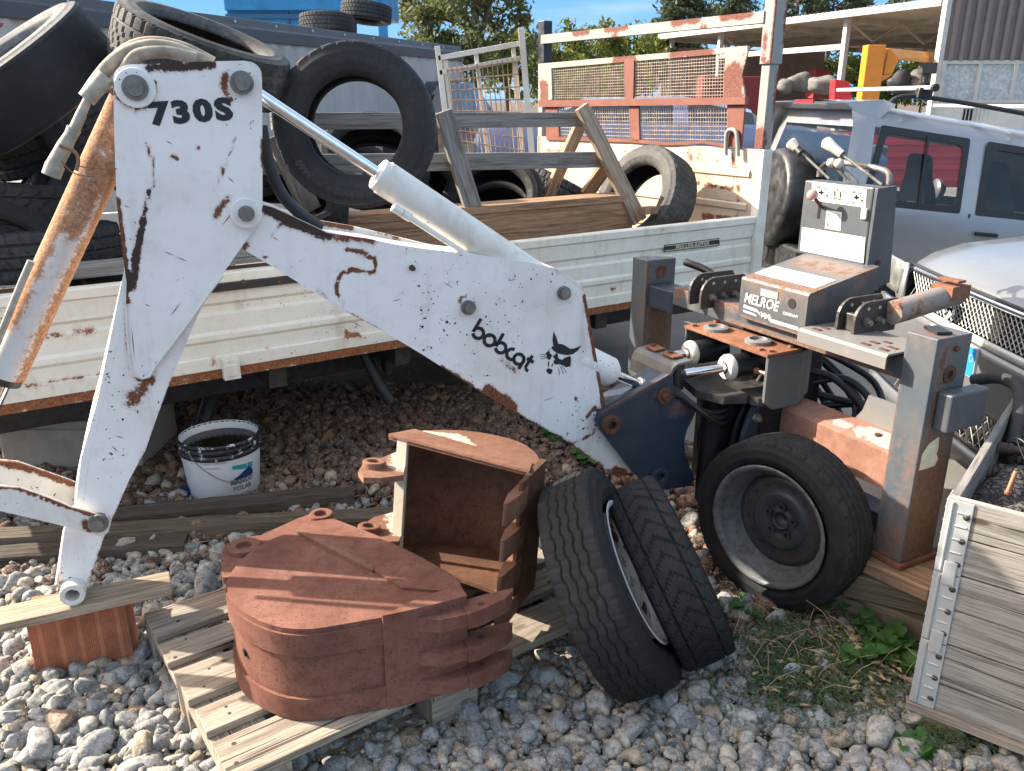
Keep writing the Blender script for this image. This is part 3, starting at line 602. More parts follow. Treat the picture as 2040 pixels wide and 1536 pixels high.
# control tower
tw = [(-.28, 1.066), (-.28, 1.318), (-.286, 1.330), (-.375, 1.330), (-.40, 1.0), (-.33, .99), (-.33, 1.066)]
mb = MB(); fbox(mb, .637, .937, -.36, -.28, 1.066, 1.328); tower = mb.build('control_tower', GREYBOX, hoe, .005)
mb = MB(); mb.prism([fw(.938, b, z) for b, z in [(-.284, 1.326), (-.375, 1.33), (-.41, 1.0), (-.335, .985), (-.325, .99), (-.318, 1.06), (-.284, 1.07)]], E1 * .012); sd = mb.build('side_plate', GREYBOX, tower, .002)
TPn = Plane(fw(0, -.28, 0), E2)
def sticker(name, px, mat, parent, lift=.0012):
    mb = MB(); mb.add(TPn.pts(px, lift), [[3, 2, 1, 0]]); return mb.build(name, mat, parent)
s1 = sticker('function_label', [(1618, 364), (1727, 377), (1724, 414), (1616, 399)], WHITESTICK, tower)
s2 = sticker('white_panel', [(1598, 452), (1724, 473), (1720, 524), (1594, 499)], WHITESTICK, tower)
s3 = sticker('instruction_label', [(1647, 418), (1677, 423), (1674, 460), (1643, 455)], WHITESTICK, tower)
mb = MB(); T = lambda x, y: TPn.pt(x, y, .0018)
def tl(pts, w=.0011):
    w *= 1.7
    P = [T(*p) for p in pts]
    for a, b in zip(P[:-1], P[1:]):
        s = E2.cross((b - a).normalized()) * w; mb.add([a + s, b + s, b - s, a - s], [(0, 1, 2, 3), (3, 2, 1, 0)])
for x0, y0 in ((1636, 383), (1706, 393)):
    tl([(x0 - 5, y0), (x0 + 5, y0 + 1)], .002); tl([(x0, y0 - 5), (x0, y0 + 5)], .002)
    tl([(x0 - 8, y0 - 8), (x0 - 4, y0 - 12), (x0 - 2, y0 - 8)]); tl([(x0 + 6, y0 - 7), (x0 + 10, y0 - 9)]); tl([(x0 + 7, y0 + 8), (x0 + 12, y0 + 5), (x0 + 13, y0 + 11)]); tl([(x0 - 8, y0 + 8), (x0 - 6, y0 + 12), (x0 - 2, y0 + 11)])
for x0, y0 in ((1663, 386), (1674, 388)):
    for k in (-1, 0, 1): tl([(x0 - 1.5, y0 + 4 * k), (x0 + 1.5, y0 + 4 * k)], .0018)
    tl([(x0 - 3, y0 + 10), (x0 + 2, y0 + 8)]); tl([(x0 + 4, y0 - 9), (x0 + 7, y0 - 6)])
for xx, ya, yb in ((1652, 369, 403), (1667, 371, 406), (1684, 373, 408)): tl([(xx, ya), (xx - 1, yb)], .0005)
tl([(1654, 420), (1651, 456)], .0006)
for k in range(5): tl([(1658, 425 + k * 3), (1673, 427 + k * 3)], .0004)
for k in range(3): tl([(1656, 443 + k * 3), (1671, 446 + k * 3)], .0004)
tl([(1648, 424), (1651, 427), (1648, 431)], .001); tl([(1647, 444), (1650, 447), (1647, 451)], .001)
mb.build('label_marks', BLACKPAINT, tower)
mb = MB(); c = TPn.pt(1632, 418, .0005); mb.obox(c, E1, UP, E2, .006, .03, .001); mb.build('lever_slot', plain('slot_black', (.01, .008, .007), .9), tower)
mb = MB(); c = TPn.pt(1722, 426, .004); mb.obox(c, E1, UP, E2, .011, .018, .005); mb.build('rocker_switch', CREAM, tower, .002)
mb = MB(); k0 = TPn.pt(1636, 412, .002); k1 = TPn.pt(1620, 390, .07); mb.tube([k0, k1], .006, 10); lv = mb.build('slot_lever', DRUST, tower)
mb = MB(); mb.lathe(k1 - (k1 - k0).normalized() * .008, k1 - k0, [(.0, 0), (.012, .002), (.019, .012), (.019, .020), (.012, .03), (0, .033)], 20); mb.build('ball_grip', plain('faded_pink_ball', (.46, .27, .22), .5, 0, .1), lv)
# levers on top
TB = Plane(fw(0, -.33, 0), E2)
def lever(p0, p1, rs, grip, gr, mat=CREAM, ball=False, off0=0, off1=.03):
    a, b = TB.pt(*p0, off0), TB.pt(*p1, off1); mb = MB(); mb.tube([a, b], rs, 12); l = mb.build('lever', STEEL, tower)
    d = (b - a).normalized(); mb = MB()
    if ball: mb.lathe(b - d * .012, d, [(0, 0), (gr * .6, .003), (gr, gr * .9), (gr * .8, gr * 1.6), (0, gr * 2)], 20)
    else: mb.lathe(b, d, [(gr * .62, 0), (gr * .66, .008), (gr * .8, grip * .5), (gr, grip * .8), (gr * .97, grip * .93), (gr * .6, grip), (0, grip)], 22)
    mb.build('grip', mat, l); return l
lever((1757, 368), (1678, 308), .0055, .085, .021)
l_ = lever((1652, 356), (1592, 300), .005, .05, .021)
mb = MB(); a, b = TB.pt(1597, 306, .03), TB.pt(1580, 288, .03); mb.tube([a, b], .017, 10); mb.build('tape_wrap', BLACK, l_)
lever((1692, 362), (1658, 326), .0055, 0, .017, ball=True); lever((1709, 365), (1674, 328), .0055, 0, .018, ball=True)
mb = MB(); hp = [(1632, 352), (1634, 336), (1648, 325), (1672, 322), (1720, 330), (1752, 336), (1768, 342), (1773, 352), (1770, 374)]
mb.tube(smooth_poly([TB.pt(x, y, -.05) for x, y in hp], 2), .0105, 14); mb.build('grab_bar', STEEL, tower)
for px in ((1748, 524), (1740, 553)):
    PS = Plane(fw(.95, 0, 0), E1); mb = MB(); mb.cyl(PS.pt(*px), E1, .010, .006, 6); mb.build('bolt', DRUST, tower, .001)
# --- swing gear: rusty top plate, side brackets, two cylinders, cap of the casting
top = fpart('swing_bracket', ORUST, [(.49, .925, -.05, .105, .79, .802)], hoe, .002)
def wash(a, b):
    mb = MB(); mb.lathe(fw(a, b, .802), UP, [(.046, 0), (.046, .012), (.030, .016), (.028, .006), (0, .004)], 28, smooth=False); mb.build('bearing_cap', TOPRUST, top, .001)
wash(.60, .045); wash(.80, .03)
for a, b in ((.515, .08), (.515, -.03), (.90, .07), (.895, -.03), (.87, .085)):
    mb = MB(); mb.cyl(fw(a, b, .800), UP, .012, .010, 6); mb.build('bolt', ORUST, top, .001)
GREYEDGE = painted('bracket_paint', (0.085, 0.09, 0.092), 0.05, 0.3, 0.35, rust_col=(.16, .08, .05), seed=31.0, dirtcol=(.3, .25, .18))
mb = MB(); mb.prism([fw(.915, b, z) for b, z in [(.10, .789), (.10, .63), (.06, .60), (-.06, .60), (-.10, .64), (-.10, .789)]], E1 * .011); mb.build('side_bracket', GREYEDGE, top, .002)
fpart('side_bracket', GREYEDGE, [(.49, .50, -.05, .10, .67, .789)], top)
mb = MB(); P = [fw(.50, -.04, .615), fw(.50, .10, .615), fw(.62, .20, .615), fw(.74, .24, .615), fw(.84, .20, .615), fw(.87, .12, .615)] + [fw(.885 + .035 * math.cos(R(t)), .085 + .035 * math.sin(R(t)), .615) for t in (120, 90, 45, 0, -45, -90)] + [fw(.88, -.04, .615)]
mb.prism(P, UP * .028); mb.build('lower_bracket', DSTEEL, top, .002)
def swing_cyl(A, B):
    A, B = Vector(A), Vector(B); d = (B - A).normalized(); L = (B - A).length
    mb = MB(); mb.lathe(A, d, [(0, 0), (.038, .0), (.043, .012), (.043, .135)], 30); o = mb.build('swing_cylinder', DARKCYL, hoe, 0)
    mb = MB(); mb.lathe(A + d * .135, d, [(.043, 0), (.046, .003), (.046, .016), (.040, .026), (.020, .026)], 30); mb.build('gland', CREAM, o, .001)
    mb = MB(); mb.tube([A + d * .15, B], .0165, 20); mb.build('rod', CHROME, o); return o
s_a = swing_cyl(fw(.795, -.005, .725), fw(.765, .32, .722)); s_b = swing_cyl(fw(.60, 0, .725), fw(.575, .25, .722))
mb = MB(); mb.tube([fw(.835, .06, .715), fw(.90, .055, .715)], .007, 10); mb.tube([fw(.832, .06, .715), fw(.845, .06, .715)], .012, 6); mb.tube([fw(.875, .055, .715), fw(.892, .055, .715)], .011, 6); mb.build('hose_union', plain('copper_union', (.35, .2, .15), .45, .5, .2), s_a)
# cap
prof = [(.335, .655), (.330, .70), (.318, .727), (.298, .738), (.235, .742), (.235, .733), (.294, .729), (.310, .718), (.320, .698), (.326, .655)]
mb = MB(); mb.prism([fw(.475, b, z) for b, z in prof], E1 * .23); cap = mb.build('bearing_cover', GREYEDGE, sw, .001)
for a in (.53, .63):
    fpart('cover_tab', ORUST, [(a - .035, a + .035, .24, .29, .7425, .750)], cap)
    mb = MB(); mb.cyl(fw(a - .012, .265, .750), UP, .011, .006, 6); mb.build('bolt', DRUST, cap, .001)
mb = MB(); mb.cyl(fw(.68, .285, .64), UP, .030, .088, 22); mb.build('rod_eye', DARKCYL, sw, .004)
mb = MB(); mb.cyl(fw(.50, .27, .60), UP, .035, .12, 22); mb.build('rod_eye', DARKCYL, sw, .004)
# mast behind the casting and the rusty base beam
fpart('mast', DARKCYL, [(.56, .89, -.20, -.12, .18, .80), (.56, .60, -.12, .08, .20, .62), (.85, .885, -.12, .07, .25, .62)], hoe, .006)
mb = MB(); mb.prism([fw(.86, b, z) for b, z in [(.09, .60), (.13, .50), (.14, .38), (.10, .27), (.0, .25), (0, .60)]], E1 * .02); mast = mb.build('swing_stop', BLUE, hoe, .003)
for b, z in ((.06, .43), (.085, .56)):
    mb = MB(); mb.cyl(fw(.88, b, z), E1, .017, .010, 6); mb.cyl(fw(.89, b, z), E1, .010, .012, 12); mb.build('bolt', STEEL, mast, .001)
mb = MB(); mb.tube([fw(.60 + .02 * math.sin(k), .02 + k * .01, .30) for k in range(2)], .01, 6)
mb = MB(); mb.cyl(fw(.70, .10, .17), UP, .055, .46, 24); mb.build('king_pin_tube', DARKCYL, hoe, .004)
bb = [(-.03, .49), (-.03, .585), (-.045, .60), (-.125, .635), (-.125, .625), (-.05, .59), (-.04, .58), (-.04, .49)]
mb = MB(); mb.prism([fw(.80, b, z) for b, z in [(-.03, .455), (-.03, .575), (-.045, .59), (-.11, .61), (-.11, .60), (-.045, .578), (-.042, .57), (-.042, .455)]], E1 * (FLEN - .80 - .10))
base_b = mb.build('base_beam', PINKRUST, hoe, .002); refine(base_b, .03); stroke(base_b, [([fw(1.2, -.07, .60), fw(1.32, -.07, .60)], .03, .9), ([fw(1.1, -.06, .6), fw(1.14, -.06, .6)], .02, .8)], 'worn')
mb = MB(); mb.prism([fw(a, -.112, z) for a, z in [(1.12, .60), (1.15, .645), (1.165, .70), (FLEN - .1, .70), (FLEN - .1, .60)]], -E2 * .01); mb.build('gusset', TOPRUST, base_b, .001)
mb = MB(); mb.cyl(fw(1.25, -.075, .598), UP * 1 - E2 * 0, .011, .005, 14); mb.build('hole', DRUST, base_b)
fpart('lower_tube', BLUE, [(.88, FLEN - .1, -.12, -.03, .30, .37)], hoe, .004)
# rusty tube reaching back from the right bracket
mb = MB(); a, b = fw(1.16, -.17, .965), fw(1.17, -.46, 1.0); mb.tube([a, b], .038, 20); tb = mb.build('rear_tube', TOPRUST, hoe, .002)
mb = MB(); fbox(mb, 1.13, 1.21, -.47, -.38, .99, 1.035); fbox(mb, 1.13, 1.21, -.44, -.40, 1.045, 1.053); mb.build('rear_bracket', ORUST, tb, .002)
# hoses in the shade of the frame
random.seed(4)
def hang(pts, r): mb = MB(); mb.tube(smooth_poly(pts, 3), r, 10); return mb.build('hydraulic_hose', BLACK, hoe)
for k in range(6):
    a = .62 + .035 * k; hang([fw(a, -.05, .66), fw(a + .02, .06, .55), fw(a + .01, .12 - .01 * k, .40), fw(a - .02, .05, .25), fw(a + .05, -.10, .20)], .013)
for k in range(4):
    a = .98 + .03 * k; j_ = [.0, .05, -.03, .03][k]; hang([fw(.88, -.14 - .03 * k, .70 - .05 * k), fw(a - .04, -.22 - .05 * k, .68 - .04 * k + j_), fw(a + .07 + j_, -.28 - .03 * k, .56 - j_), fw(a + .05, -.28 + j_, .43 + j_), fw(a - .08, -.22, .45 - j_), fw(.88, -.2, .52)], .013)
rr_ = random.Random(9)
for k in range(7):
    a = .56 + .05 * k; hang([fw(a, -.16, .78), fw(a + rr_.uniform(-.05, .05), -.22 - .02 * k, .70), fw(a + .15, -.26 - .02 * k, .60 + rr_.uniform(-.05, .05)), fw(a + .30, -.22, .52 + rr_.uniform(-.06, .06)), fw(a + .22, -.12, .44)], .012)
for k in range(4): hang([fw(.66 + .05 * k, -.30, 1.0), fw(.66 + .06 * k, -.36, .93), fw(.70 + .05 * k, -.30, .86), fw(.72 + .03 * k, -.22, .74)], .011)
for k in range(3): hang([fw(.70, .34 - .01 * k, .66), fw(.78 + .02 * k, .26, .58), fw(.80, .14, .56 - .03 * k), fw(.74, .02, .62)], .010)
hang([fw(.10, -.2, .95), fw(.2, -.24, .93), fw(.32, -.24, .88), fw(.5, -.2, .84)], .016)

# ------------------------------------------------------------------ tipper bed
BC = onz(1503, 431, .96); BL = onz(0, 590, .96); BC.z = 0; BL.z = 0
B1 = (BL - BC).normalized(); B2 = Vector((B1.y, -B1.x, 0)); B2 = B2 if B2.y > 0 else -B2
def bw(s, d, z): return BC + B1 * s + B2 * d + UP * z
BSP = Plane(BC, -B2); BLEN = 4.35; BWID = 2.22
Z0, Z1 = .575, .96
BEDP = painted('bed_white_paint', (0.74, 0.71, 0.62), 0.05, .75, 0.5, seed=41.0, dirtcol=(0.46, 0.40, 0.29), rust_col=(.2, .075, .03), scale=1.0)
INNER = painted('bed_inner_paint', (0.50, 0.435, 0.335), 0.25, 1.6, 0.6, seed=43.0, dirtcol=(0.45, 0.30, 0.18), rust_col=(.15, .06, .032))
MESHRUST = painted('peeling_red_rust', (0.165, 0.052, 0.032), 0.0, 0.3, 0.4, seed=45.0, rust_col=(0.17, .05, .03), dirtcol=(.3, .12, .07))
PEEL = painted('peeling_pale_paint', (0.235, 0.25, 0.235), 0.20, 0.4, 0.5, seed=47.0, rust_col=(0.135, .05, .035), dirtcol=(.52, .36, .22))
bed = thing('tipper_bed', bw(BLEN / 2, 0, 0), 'rusty white tipper truck bed loaded with old tyres and planks', 'truck bed')
H_ = Z1 - Z0
prof = [(0, -.04), (0, .008), (.012, .014), (.095, .014), (.115, .002), (.30, .002), (.335, -.010), (.40, -.010), (.435, .002), (.60, .002), (.635, .010), (.685, .010), (.72, .0), (.86, .0), (.875, .012), (1.0, .012), (1.0, -.02)]
L = [(-d, Z1 - f * H_) for f, d in prof]
mb = MB(); NS = 80
P = [[bw(BLEN * i / NS, d, z) for d, z in L] for i in range(NS + 1)]
mb.grid(P, False); V = mb
mb.prism([bw(0, d, z) for d, z in L], B1 * .002)
side = mb.build('side_wall', BEDP, bed, 0)
refine(side, .05)
B = lambda x, y: BSP.pt(x, y, .002)
stroke(side, [([B(1150, 478), B(1300, 462)], .010, .62), ([B(1280, 462), B(1320, 458)], .013, .75), ([B(1420, 447), B(1445, 444)], .010, .8), ([B(0, 680), B(120, 668)], .016, .55), ([B(150, 660), B(180, 655)], .018, .66), ([B(60, 770), B(75, 765)], .018, .7), ([B(100, 760), B(200, 745)], .010, .56), ([B(415, 730), B(425, 718)], .013, .9), ([B(685, 675), B(712, 668)], .014, .8), ([B(690, 660), B(700, 690)], .008, .7), ([B(525, 692), B(527, 698)], .008, .7), ([B(0, 800), B(160, 780), B(340, 750)], .008, .55), ([B(480, 722), B(820, 672)], .006, .6), ([B(540, 560), B(560, 557)], .008, .4), ([B(1220, 575), B(1225, 577)], .010, .62)])
o = fobj = None
def bbox(mb, s0, s1, d0, d1, z0, z1): return mb.obox(bw((s0 + s1) / 2, (d0 + d1) / 2, (z0 + z1) / 2), B1, B2, UP, abs(s1 - s0) / 2, abs(d1 - d0) / 2, abs(z1 - z0) / 2)
def bpart(name, mat, boxes, bevel=.003, parent=None):
    mb = MB()
    for b in boxes: bbox(mb, *b)
    return mb.build(name, mat, parent or bed, bevel)
rail = bpart('edge_rail', BEDP, [(.0, BLEN, -.006, .05, Z0 - .04, Z0 - .001)], .003); refine(rail, .05)
stroke(rail, [([bw(.0, -.006, Z0 - .02), bw(BLEN, -.006, Z0 - .02)], .03, .74)])
bpart('floor', DRUST, [(0.06, BLEN, .05, BWID, Z0 - .06, Z0 - .005)], 0)
bpart('inner_side', INNER, [(.0, BLEN, .041, .05, Z0, Z1 - .01)], 0)
bpart('far_side', BEDP, [(.0, BLEN, BWID, BWID + .04, Z0, Z1)], .004)
bpart('cross_member', DSTEEL, [(s, s + .08, .1, BWID, Z0 - .16, Z0 - .06) for s in (.4, 1.0, 1.6, 2.2, 2.8, 3.4, 4.0)], .003)
bpart('chassis_rail', DSTEEL, [(.1, BLEN, .55, .63, Z0 - .30, Z0 - .16), (.1, BLEN, 1.35, 1.43, Z0 - .30, Z0 - .16)], .004)
# dark rubber strip with bolts, and the latch
c = BSP.pt(520, 563, .010); a = BSP.pt(425, 575, .010); b = BSP.pt(640, 540, .010)
a_s = (a - BC).dot(B1); b_s = (b - BC).dot(B1)
mb = MB(); bbox(mb, a_s + .1, b_s - .2, -.022, -.012, c.z - .016, c.z + .016); rs = mb.build('rubber_strip', DARKCYL, bed, .002)
for x in (485, 557):
    p = BSP.pt(x, 561, .022); mb = MB(); mb.cyl(p, -B2, .009, .003, 14); mb.build('bolt', DRUST, rs)
p = BSP.pt(460, 735, .02); mb = MB(); s = (p - BC).dot(B1); bbox(mb, s - .033, s + .033, -.040, -.008, Z0 - .045, Z0 + .04); bbox(mb, s - .022, s + .022, -.046, -.04, Z0 - .03, Z0 + .02); mb.build('latch', BEDP, bed, .008)
# sign on the side
mb = MB(); S = [BSP.pt(x, y, .0035) for x, y in [(1323, 488), (1433, 474), (1434, 489), (1323, 502)]]; mb.add(S, [[3, 2, 1, 0]]); sg = mb.build('maker_plate', BLACKPAINT, bed)
mb = MB(); S = [BSP.pt(x, y, .0045) for x, y in [(1325, 489.5), (1432, 475.5), (1432.5, 477), (1325, 491)]]; mb.add(S, [[3, 2, 1, 0]])
S = [BSP.pt(x, y, .0045) for x, y in [(1325, 499), (1432, 486), (1432.5, 487.5), (1325, 500.5)]]; mb.add(S, [[3, 2, 1, 0]])
text_on(mb, 'MEILLER-KIPPER', BSP.pt(1380, 488.2, .0045), -B1, UP, .038, .0006, .0008, 0, 1.0, .98); mb.build('lettering', plain('gold_lettering', (.55, .50, .36), .5), sg)
# headboard
HP = Plane(BC, B1)        # faces the load
hd = bpart('headboard_panel', INNER, [(-.03, .0, 0.03, BWID, Z0 - .03, 1.335)], 0); refine(hd, .05)
stroke(hd, [([HP.pt(1300, 480), HP.pt(1480, 460)], .05, .55), ([HP.pt(1090, 300), HP.pt(1130, 300)], .02, .55), ([HP.pt(1370, 300), HP.pt(1380, 320)], .02, .66), ([HP.pt(1470, 330), HP.pt(1470, 430)], .02, .55), ([HP.pt(1380, 395), HP.pt(1460, 405)], .012, .8), ([HP.pt(1430, 320), HP.pt(1440, 322)], .01, .8), ([HP.pt(1180, 345), HP.pt(1300, 355)], .01, .72), ([HP.pt(1390, 365), HP.pt(1470, 378)], .012, .75), ([HP.pt(1350, 335), HP.pt(1352, 350)], .02, .6), ([HP.pt(1400, 430), HP.pt(1470, 440)], .02, .7), ([HP.pt(1240, 300), HP.pt(1330, 306)], .008, .7), ([HP.pt(1460, 310), HP.pt(1463, 360)], .012, .66)])
mb = MB()
for z in (.80, .98, 1.17): mb.prism([bw(0, 0.06, z), bw(.0, .06, z + .05), bw(.012, .06, z + .04), bw(.012, .06, z + .01)], B2 * (BWID - .1))
mb.build('panel_rib', INNER, bed, .003)
def hpost(d, z0, z1, mat, w=.075, dd=.06): return bpart('headboard_post', mat, [(-.075, .0, d - dd, d, z0, z1)], .005)
hpost(.045, Z0 - .04, 1.335, BEDP, dd=.07); q = hpost(.05, 1.3351, 1.79, PEEL, dd=.06); refine(q, .04); stroke(q, [([bw(0, .02, 1.34), bw(0, .02, 1.42)], .04, .8), ([bw(-.07, .0, 1.5), bw(-.07, 0, 1.75)], .02, .6)])
q = bpart('post_sleeve', PEEL, [(-.085, .012, -.018, .055, 1.791, 2.35)], 0); refine(q, .04); stroke(q, [([bw(.012, .03, 1.8), bw(.012, .03, 1.95)], .02, .66), ([bw(-.085, -.018, 1.9), bw(-.085, -.018, 2.1)], .02, .66), ([bw(.012, -.018, 1.79), bw(.012, -.018, 2.3)], .010, .75)])
hpost(BWID, 1.0, 1.85, PEEL); bpart('post_sleeve', DARKCYL, [(-.07, .004, BWID - .08, BWID, 1.84, 2.16)], .004)
def hz(px, py): return HP.pt(px, py).z
zt = hz(1280, 65); tr0 = bpart('top_rail', PEEL, [(-.035, .02, .05, BWID - .06, 2.0, 2.06)], 0); refine(tr0, .04); stroke(tr0, [([bw(.02, a, 2.06), bw(.02, b, 2.055)], .028, .85) for a, b in ((.15, .35), (.55, .75), (1.2, 1.4), (1.6, 1.75))] + [([bw(.02, .5, 2.0)], .03, .7), ([bw(.02, 1.3, 2.0)], .04, .7)])
# mesh panel: red rusty frame and wires
def hpoly(name, px, off, th, mat, parent, strokes=None):
    mb = MB(); mb.prism([HP.pt(x, y, off) for x, y in px], -B1 * th); o = mb.build(name, mat, parent, 0)
    refine(o, .05)
    if strokes: stroke(o, strokes)
    return o
fr_ = lambda pts, r, s: ([HP.pt(x, y) for x, y in pts], r, s)
topb = hpoly('mesh_frame', [(1072, 127), (1489, 91), (1489, 107), (1450, 106), (1072, 138)], .012, .012, PEEL, bed, [fr_([(1230, 118), (1265, 118)], .04, .8), fr_([(1340, 108), (1420, 103)], .03, .75)])
hpoly('mesh_frame', [(1072, 138), (1098, 136), (1100, 198), (1075, 202), (1077, 180), (1072, 150)], .012, .012, PEEL, bed, [fr_([(1085, 175), (1087, 200)], .05, 1.0)])
hpoly('mesh_frame', [(1445, 107), (1489, 104), (1478, 150), (1484, 195), (1440, 196)], .012, .012, PEEL, bed, [fr_([(1462, 155), (1462, 195)], .07, 1.0), fr_([(1485, 110), (1480, 140)], .02, .8)])
hpoly('mesh_frame', [(1243, 118), (1263, 117), (1261, 200), (1245, 201)], .014, .012, MESHRUST, bed)
hpoly('mesh_frame', [(1073, 200), (1484, 193), (1484, 208), (1073, 213)], .035, .03, MESHRUST, bed)
hpoly('mesh_frame', [(1086, 213), (1110, 213), (1114, 272), (1088, 275)], .012, .012, MESHRUST, bed, None)
hpoly('mesh_frame', [(1253, 209), (1272, 209), (1274, 284), (1257, 281)], .014, .012, MESHRUST, bed)
hpoly('mesh_frame', [(1449, 206), (1484, 205), (1476, 296), (1449, 290)], .012, .012, MESHRUST, bed)
hpoly('mesh_frame', [(1088, 272), (1257, 277), (1330, 284), (1400, 280), (1450, 288), (1450, 294), (1400, 286), (1330, 290), (1257, 284), (1088, 279)], .014, .012, MESHRUST, bed)
mb = MB()
def wires(q, nv, nh, r=.0022):
    Pq = [HP.pt(*p) for p in q]
    def bl(u, v): return (Pq[0] * (1 - u) + Pq[1] * u) * (1 - v) + (Pq[3] * (1 - u) + Pq[2] * u) * v
    for i in range(nv + 1):
        u = i / nv; j = random.uniform(-.001, .001); mb.tube([bl(u, 0), bl(u + j, .5) + B1 * random.uniform(-.003, .003), bl(u, 1)], r, 4, False)
    for i in range(nh + 1):
        v = i / nh; mb.tube([bl(0, v), bl(.5, v + random.uniform(-.004, .004)), bl(1, v)], r, 4, False)
wires([(1099, 137), (1243, 124), (1244, 200), (1100, 200)], 34, 13); wires([(1263, 122), (1443, 107), (1441, 196), (1262, 199)], 36, 13)
wires([(1111, 213), (1253, 211), (1256, 279), (1113, 274)], 34, 9); wires([(1272, 210), (1449, 207), (1449, 288), (1274, 284)], 36, 9)
mb.build('wire_mesh', plain('mesh_wire', (.30, .24, .19), .6, .2, .4, 20), bed)
mb = MB(); mb.tube(smooth_poly([HP.pt(x, y, .03) for x, y in [(1446, 310), (1446, 268), (1452, 258), (1463, 258), (1469, 268), (1470, 312)]], 2), .012, 10); mb.build('hook', PEEL, bed)
# things under the bed
mb = MB(); pp = [BSP.pt(730, 735, -.25), BSP.pt(755, 765, -.22), BSP.pt(778, 800, -.18)]; mb.tube([bw((pp[0] - BC).dot(B1), .3, Z0 - .1), pp[1], pp[2]], .028, 16); mb.build('rubber_stop', BLACK, bed, .003)
bpart('tow_bracket', DSTEEL, [(1.75, 2.25, .28, .34, Z0 - .20, Z0 - .10), (2.22, 2.25, .28, .34, Z0 - .26, Z0 - .10)], .003)
# ------------------------------------------------------------------ things resting in the bed: planks
WGREY = wood('grey_weathered_wood', (.20, .195, .185), (.29, .275, .25), (.085, .075, .065), .6)
WTAN = wood('tan_weathered_wood', (.33, .255, .18), (.42, .33, .235), (.14, .095, .06), .5)
WWARM = wood('warm_plank_wood', (.30, .185, .11), (.38, .25, .15), (.10, .055, .03), .3, knots=.3)
WPAL = wood('pallet_wood', (.30, .252, .195), (.39, .33, .26), (.13, .098, .07), .8)
WDARK = wood('old_dark_wood', (.07, .053, .04), (.11, .088, .066), (.026, .02, .016), .8)
WCRATE = wood('crate_wood', (.29, .268, .232), (.37, .345, .30), (.13, .112, .09), .7, knots=.9)
RP = lambda d: Plane(BC + B2 * d, -B2)
rack = thing('plank_rack', RP(.5).pt(1000, 420), 'weathered grey plank trestle standing among tyres in the truck bed', 'wooden rack')
def plank(name, pa, pb, w, th, d, mat, parent, d2=None, bevel=.003, wob=True):
    a = RP(d).pt(*pa); b = RP(d if d2 is None else d2).pt(*pb); mb = MB(); dr = (b - a).normalized(); n = -B2; y = n.cross(dr).normalized(); n2 = dr.cross(y).normalized()
    mb.obox((a + b) / 2, dr, y, n2, (b - a).length / 2, w / 2, th / 2); return mb.build(name, mat, parent, bevel)
plank('rail', (540, 242), (1165, 238), .075, .03, .50, WGREY, rack)
plank('rail', (520, 328), (1200, 318), .085, .03, .46, WGREY, rack)
plank('leg', (882, 222), (948, 435), .095, .03, .41, WGREY, rack, .37)
plank('leg', (1158, 212), (1270, 442), .075, .035, .44, WTAN, rack, .34)
plank('leg', (1170, 216), (1282, 436), .035, .03, .45, WTAN, rack, .36)
plank('leg', (1156, 248), (1092, 392), .075, .03, .55, WTAN, rack, .75)
plank('leg', (1214, 322), (1168, 388), .085, .03, .52, WWARM, rack, .60)
plank('leg', (548, 270), (620, 420), .095, .03, .43, WGREY, rack, .40)
# big board lying on edge along the bed
mb = MB(); a = RP(.36).pt(585, 425); b = RP(.36).pt(1252, 398); zt_ = (a.z + b.z) / 2
sa, sb = (a - BC).dot(B1), (b - BC).dot(B1)
mb.obox(bw((sa + sb) / 2, .43, zt_ - .02), B1, B2, UP, (sa - sb) / 2, .085, .02); mb.obox(bw((sa + sb) / 2, .375, zt_ - .17), B1, UP, B2, (sa - sb) / 2, .128, .02)
tr = mb.build('trough_plank', WWARM, rack, .003)
mb = MB(); mb.obox(bw(sb - .02, .44, zt_ - .13), UP, B2, B1, .12, .08, .02); mb.obox(bw(sb - .075, .27, zt_ - .085), B2, B1, UP, .03, .05, .02); mb.build('end_block', WWARM, rack, .003)
mb = MB(); a = RP(.14).pt(120, 542); b = RP(.14).pt(600, 495); mb.beam(a, b, .12, .045); props(mb.build('loose_beam', WGREY, None, .004), 'short grey beam lying along the inside of the bed wall behind the digger arm', 'beam')
# ------------------------------------------------------------------ tyres
def rubber(name, col, dust, dustamt):
    k = NT(name); o = k.obj(); lf = k.noise(o, 5, 5, .65); mf = k.noise(o, 40, 5, .7)
    f = k.math('ADD', k.math('MULTIPLY', k.attr('worn'), .55), k.ramp(lf, .38, .72, 0, dustamt))
    c = k.mix(k.math('MULTIPLY', f, k.ramp(mf, .3, .7, .45, 1.0)), col, dust)
    k.set(Base_Color=c, Roughness=k.ramp(mf, .3, .7, .58, .85)); k.b.inputs['Specular IOR Level'].default_value = .22
    k.bump(k.math('ADD', mf, k.math('MULTIPLY', k.noise(o, 160, 3), .6)), .25, .0015)
    return k.m
RUB = rubber('tyre_rubber', (.0065, .0075, .0095), (.07, .066, .06), .24)
RUBD = rubber('dusty_tyre_rubber', (.010, .0105, .011), (.16, .155, .145), .4)
RUBN = rubber('dark_tyre_rubber', (.0065, .008, .0115), (.22, .22, .21), .06)
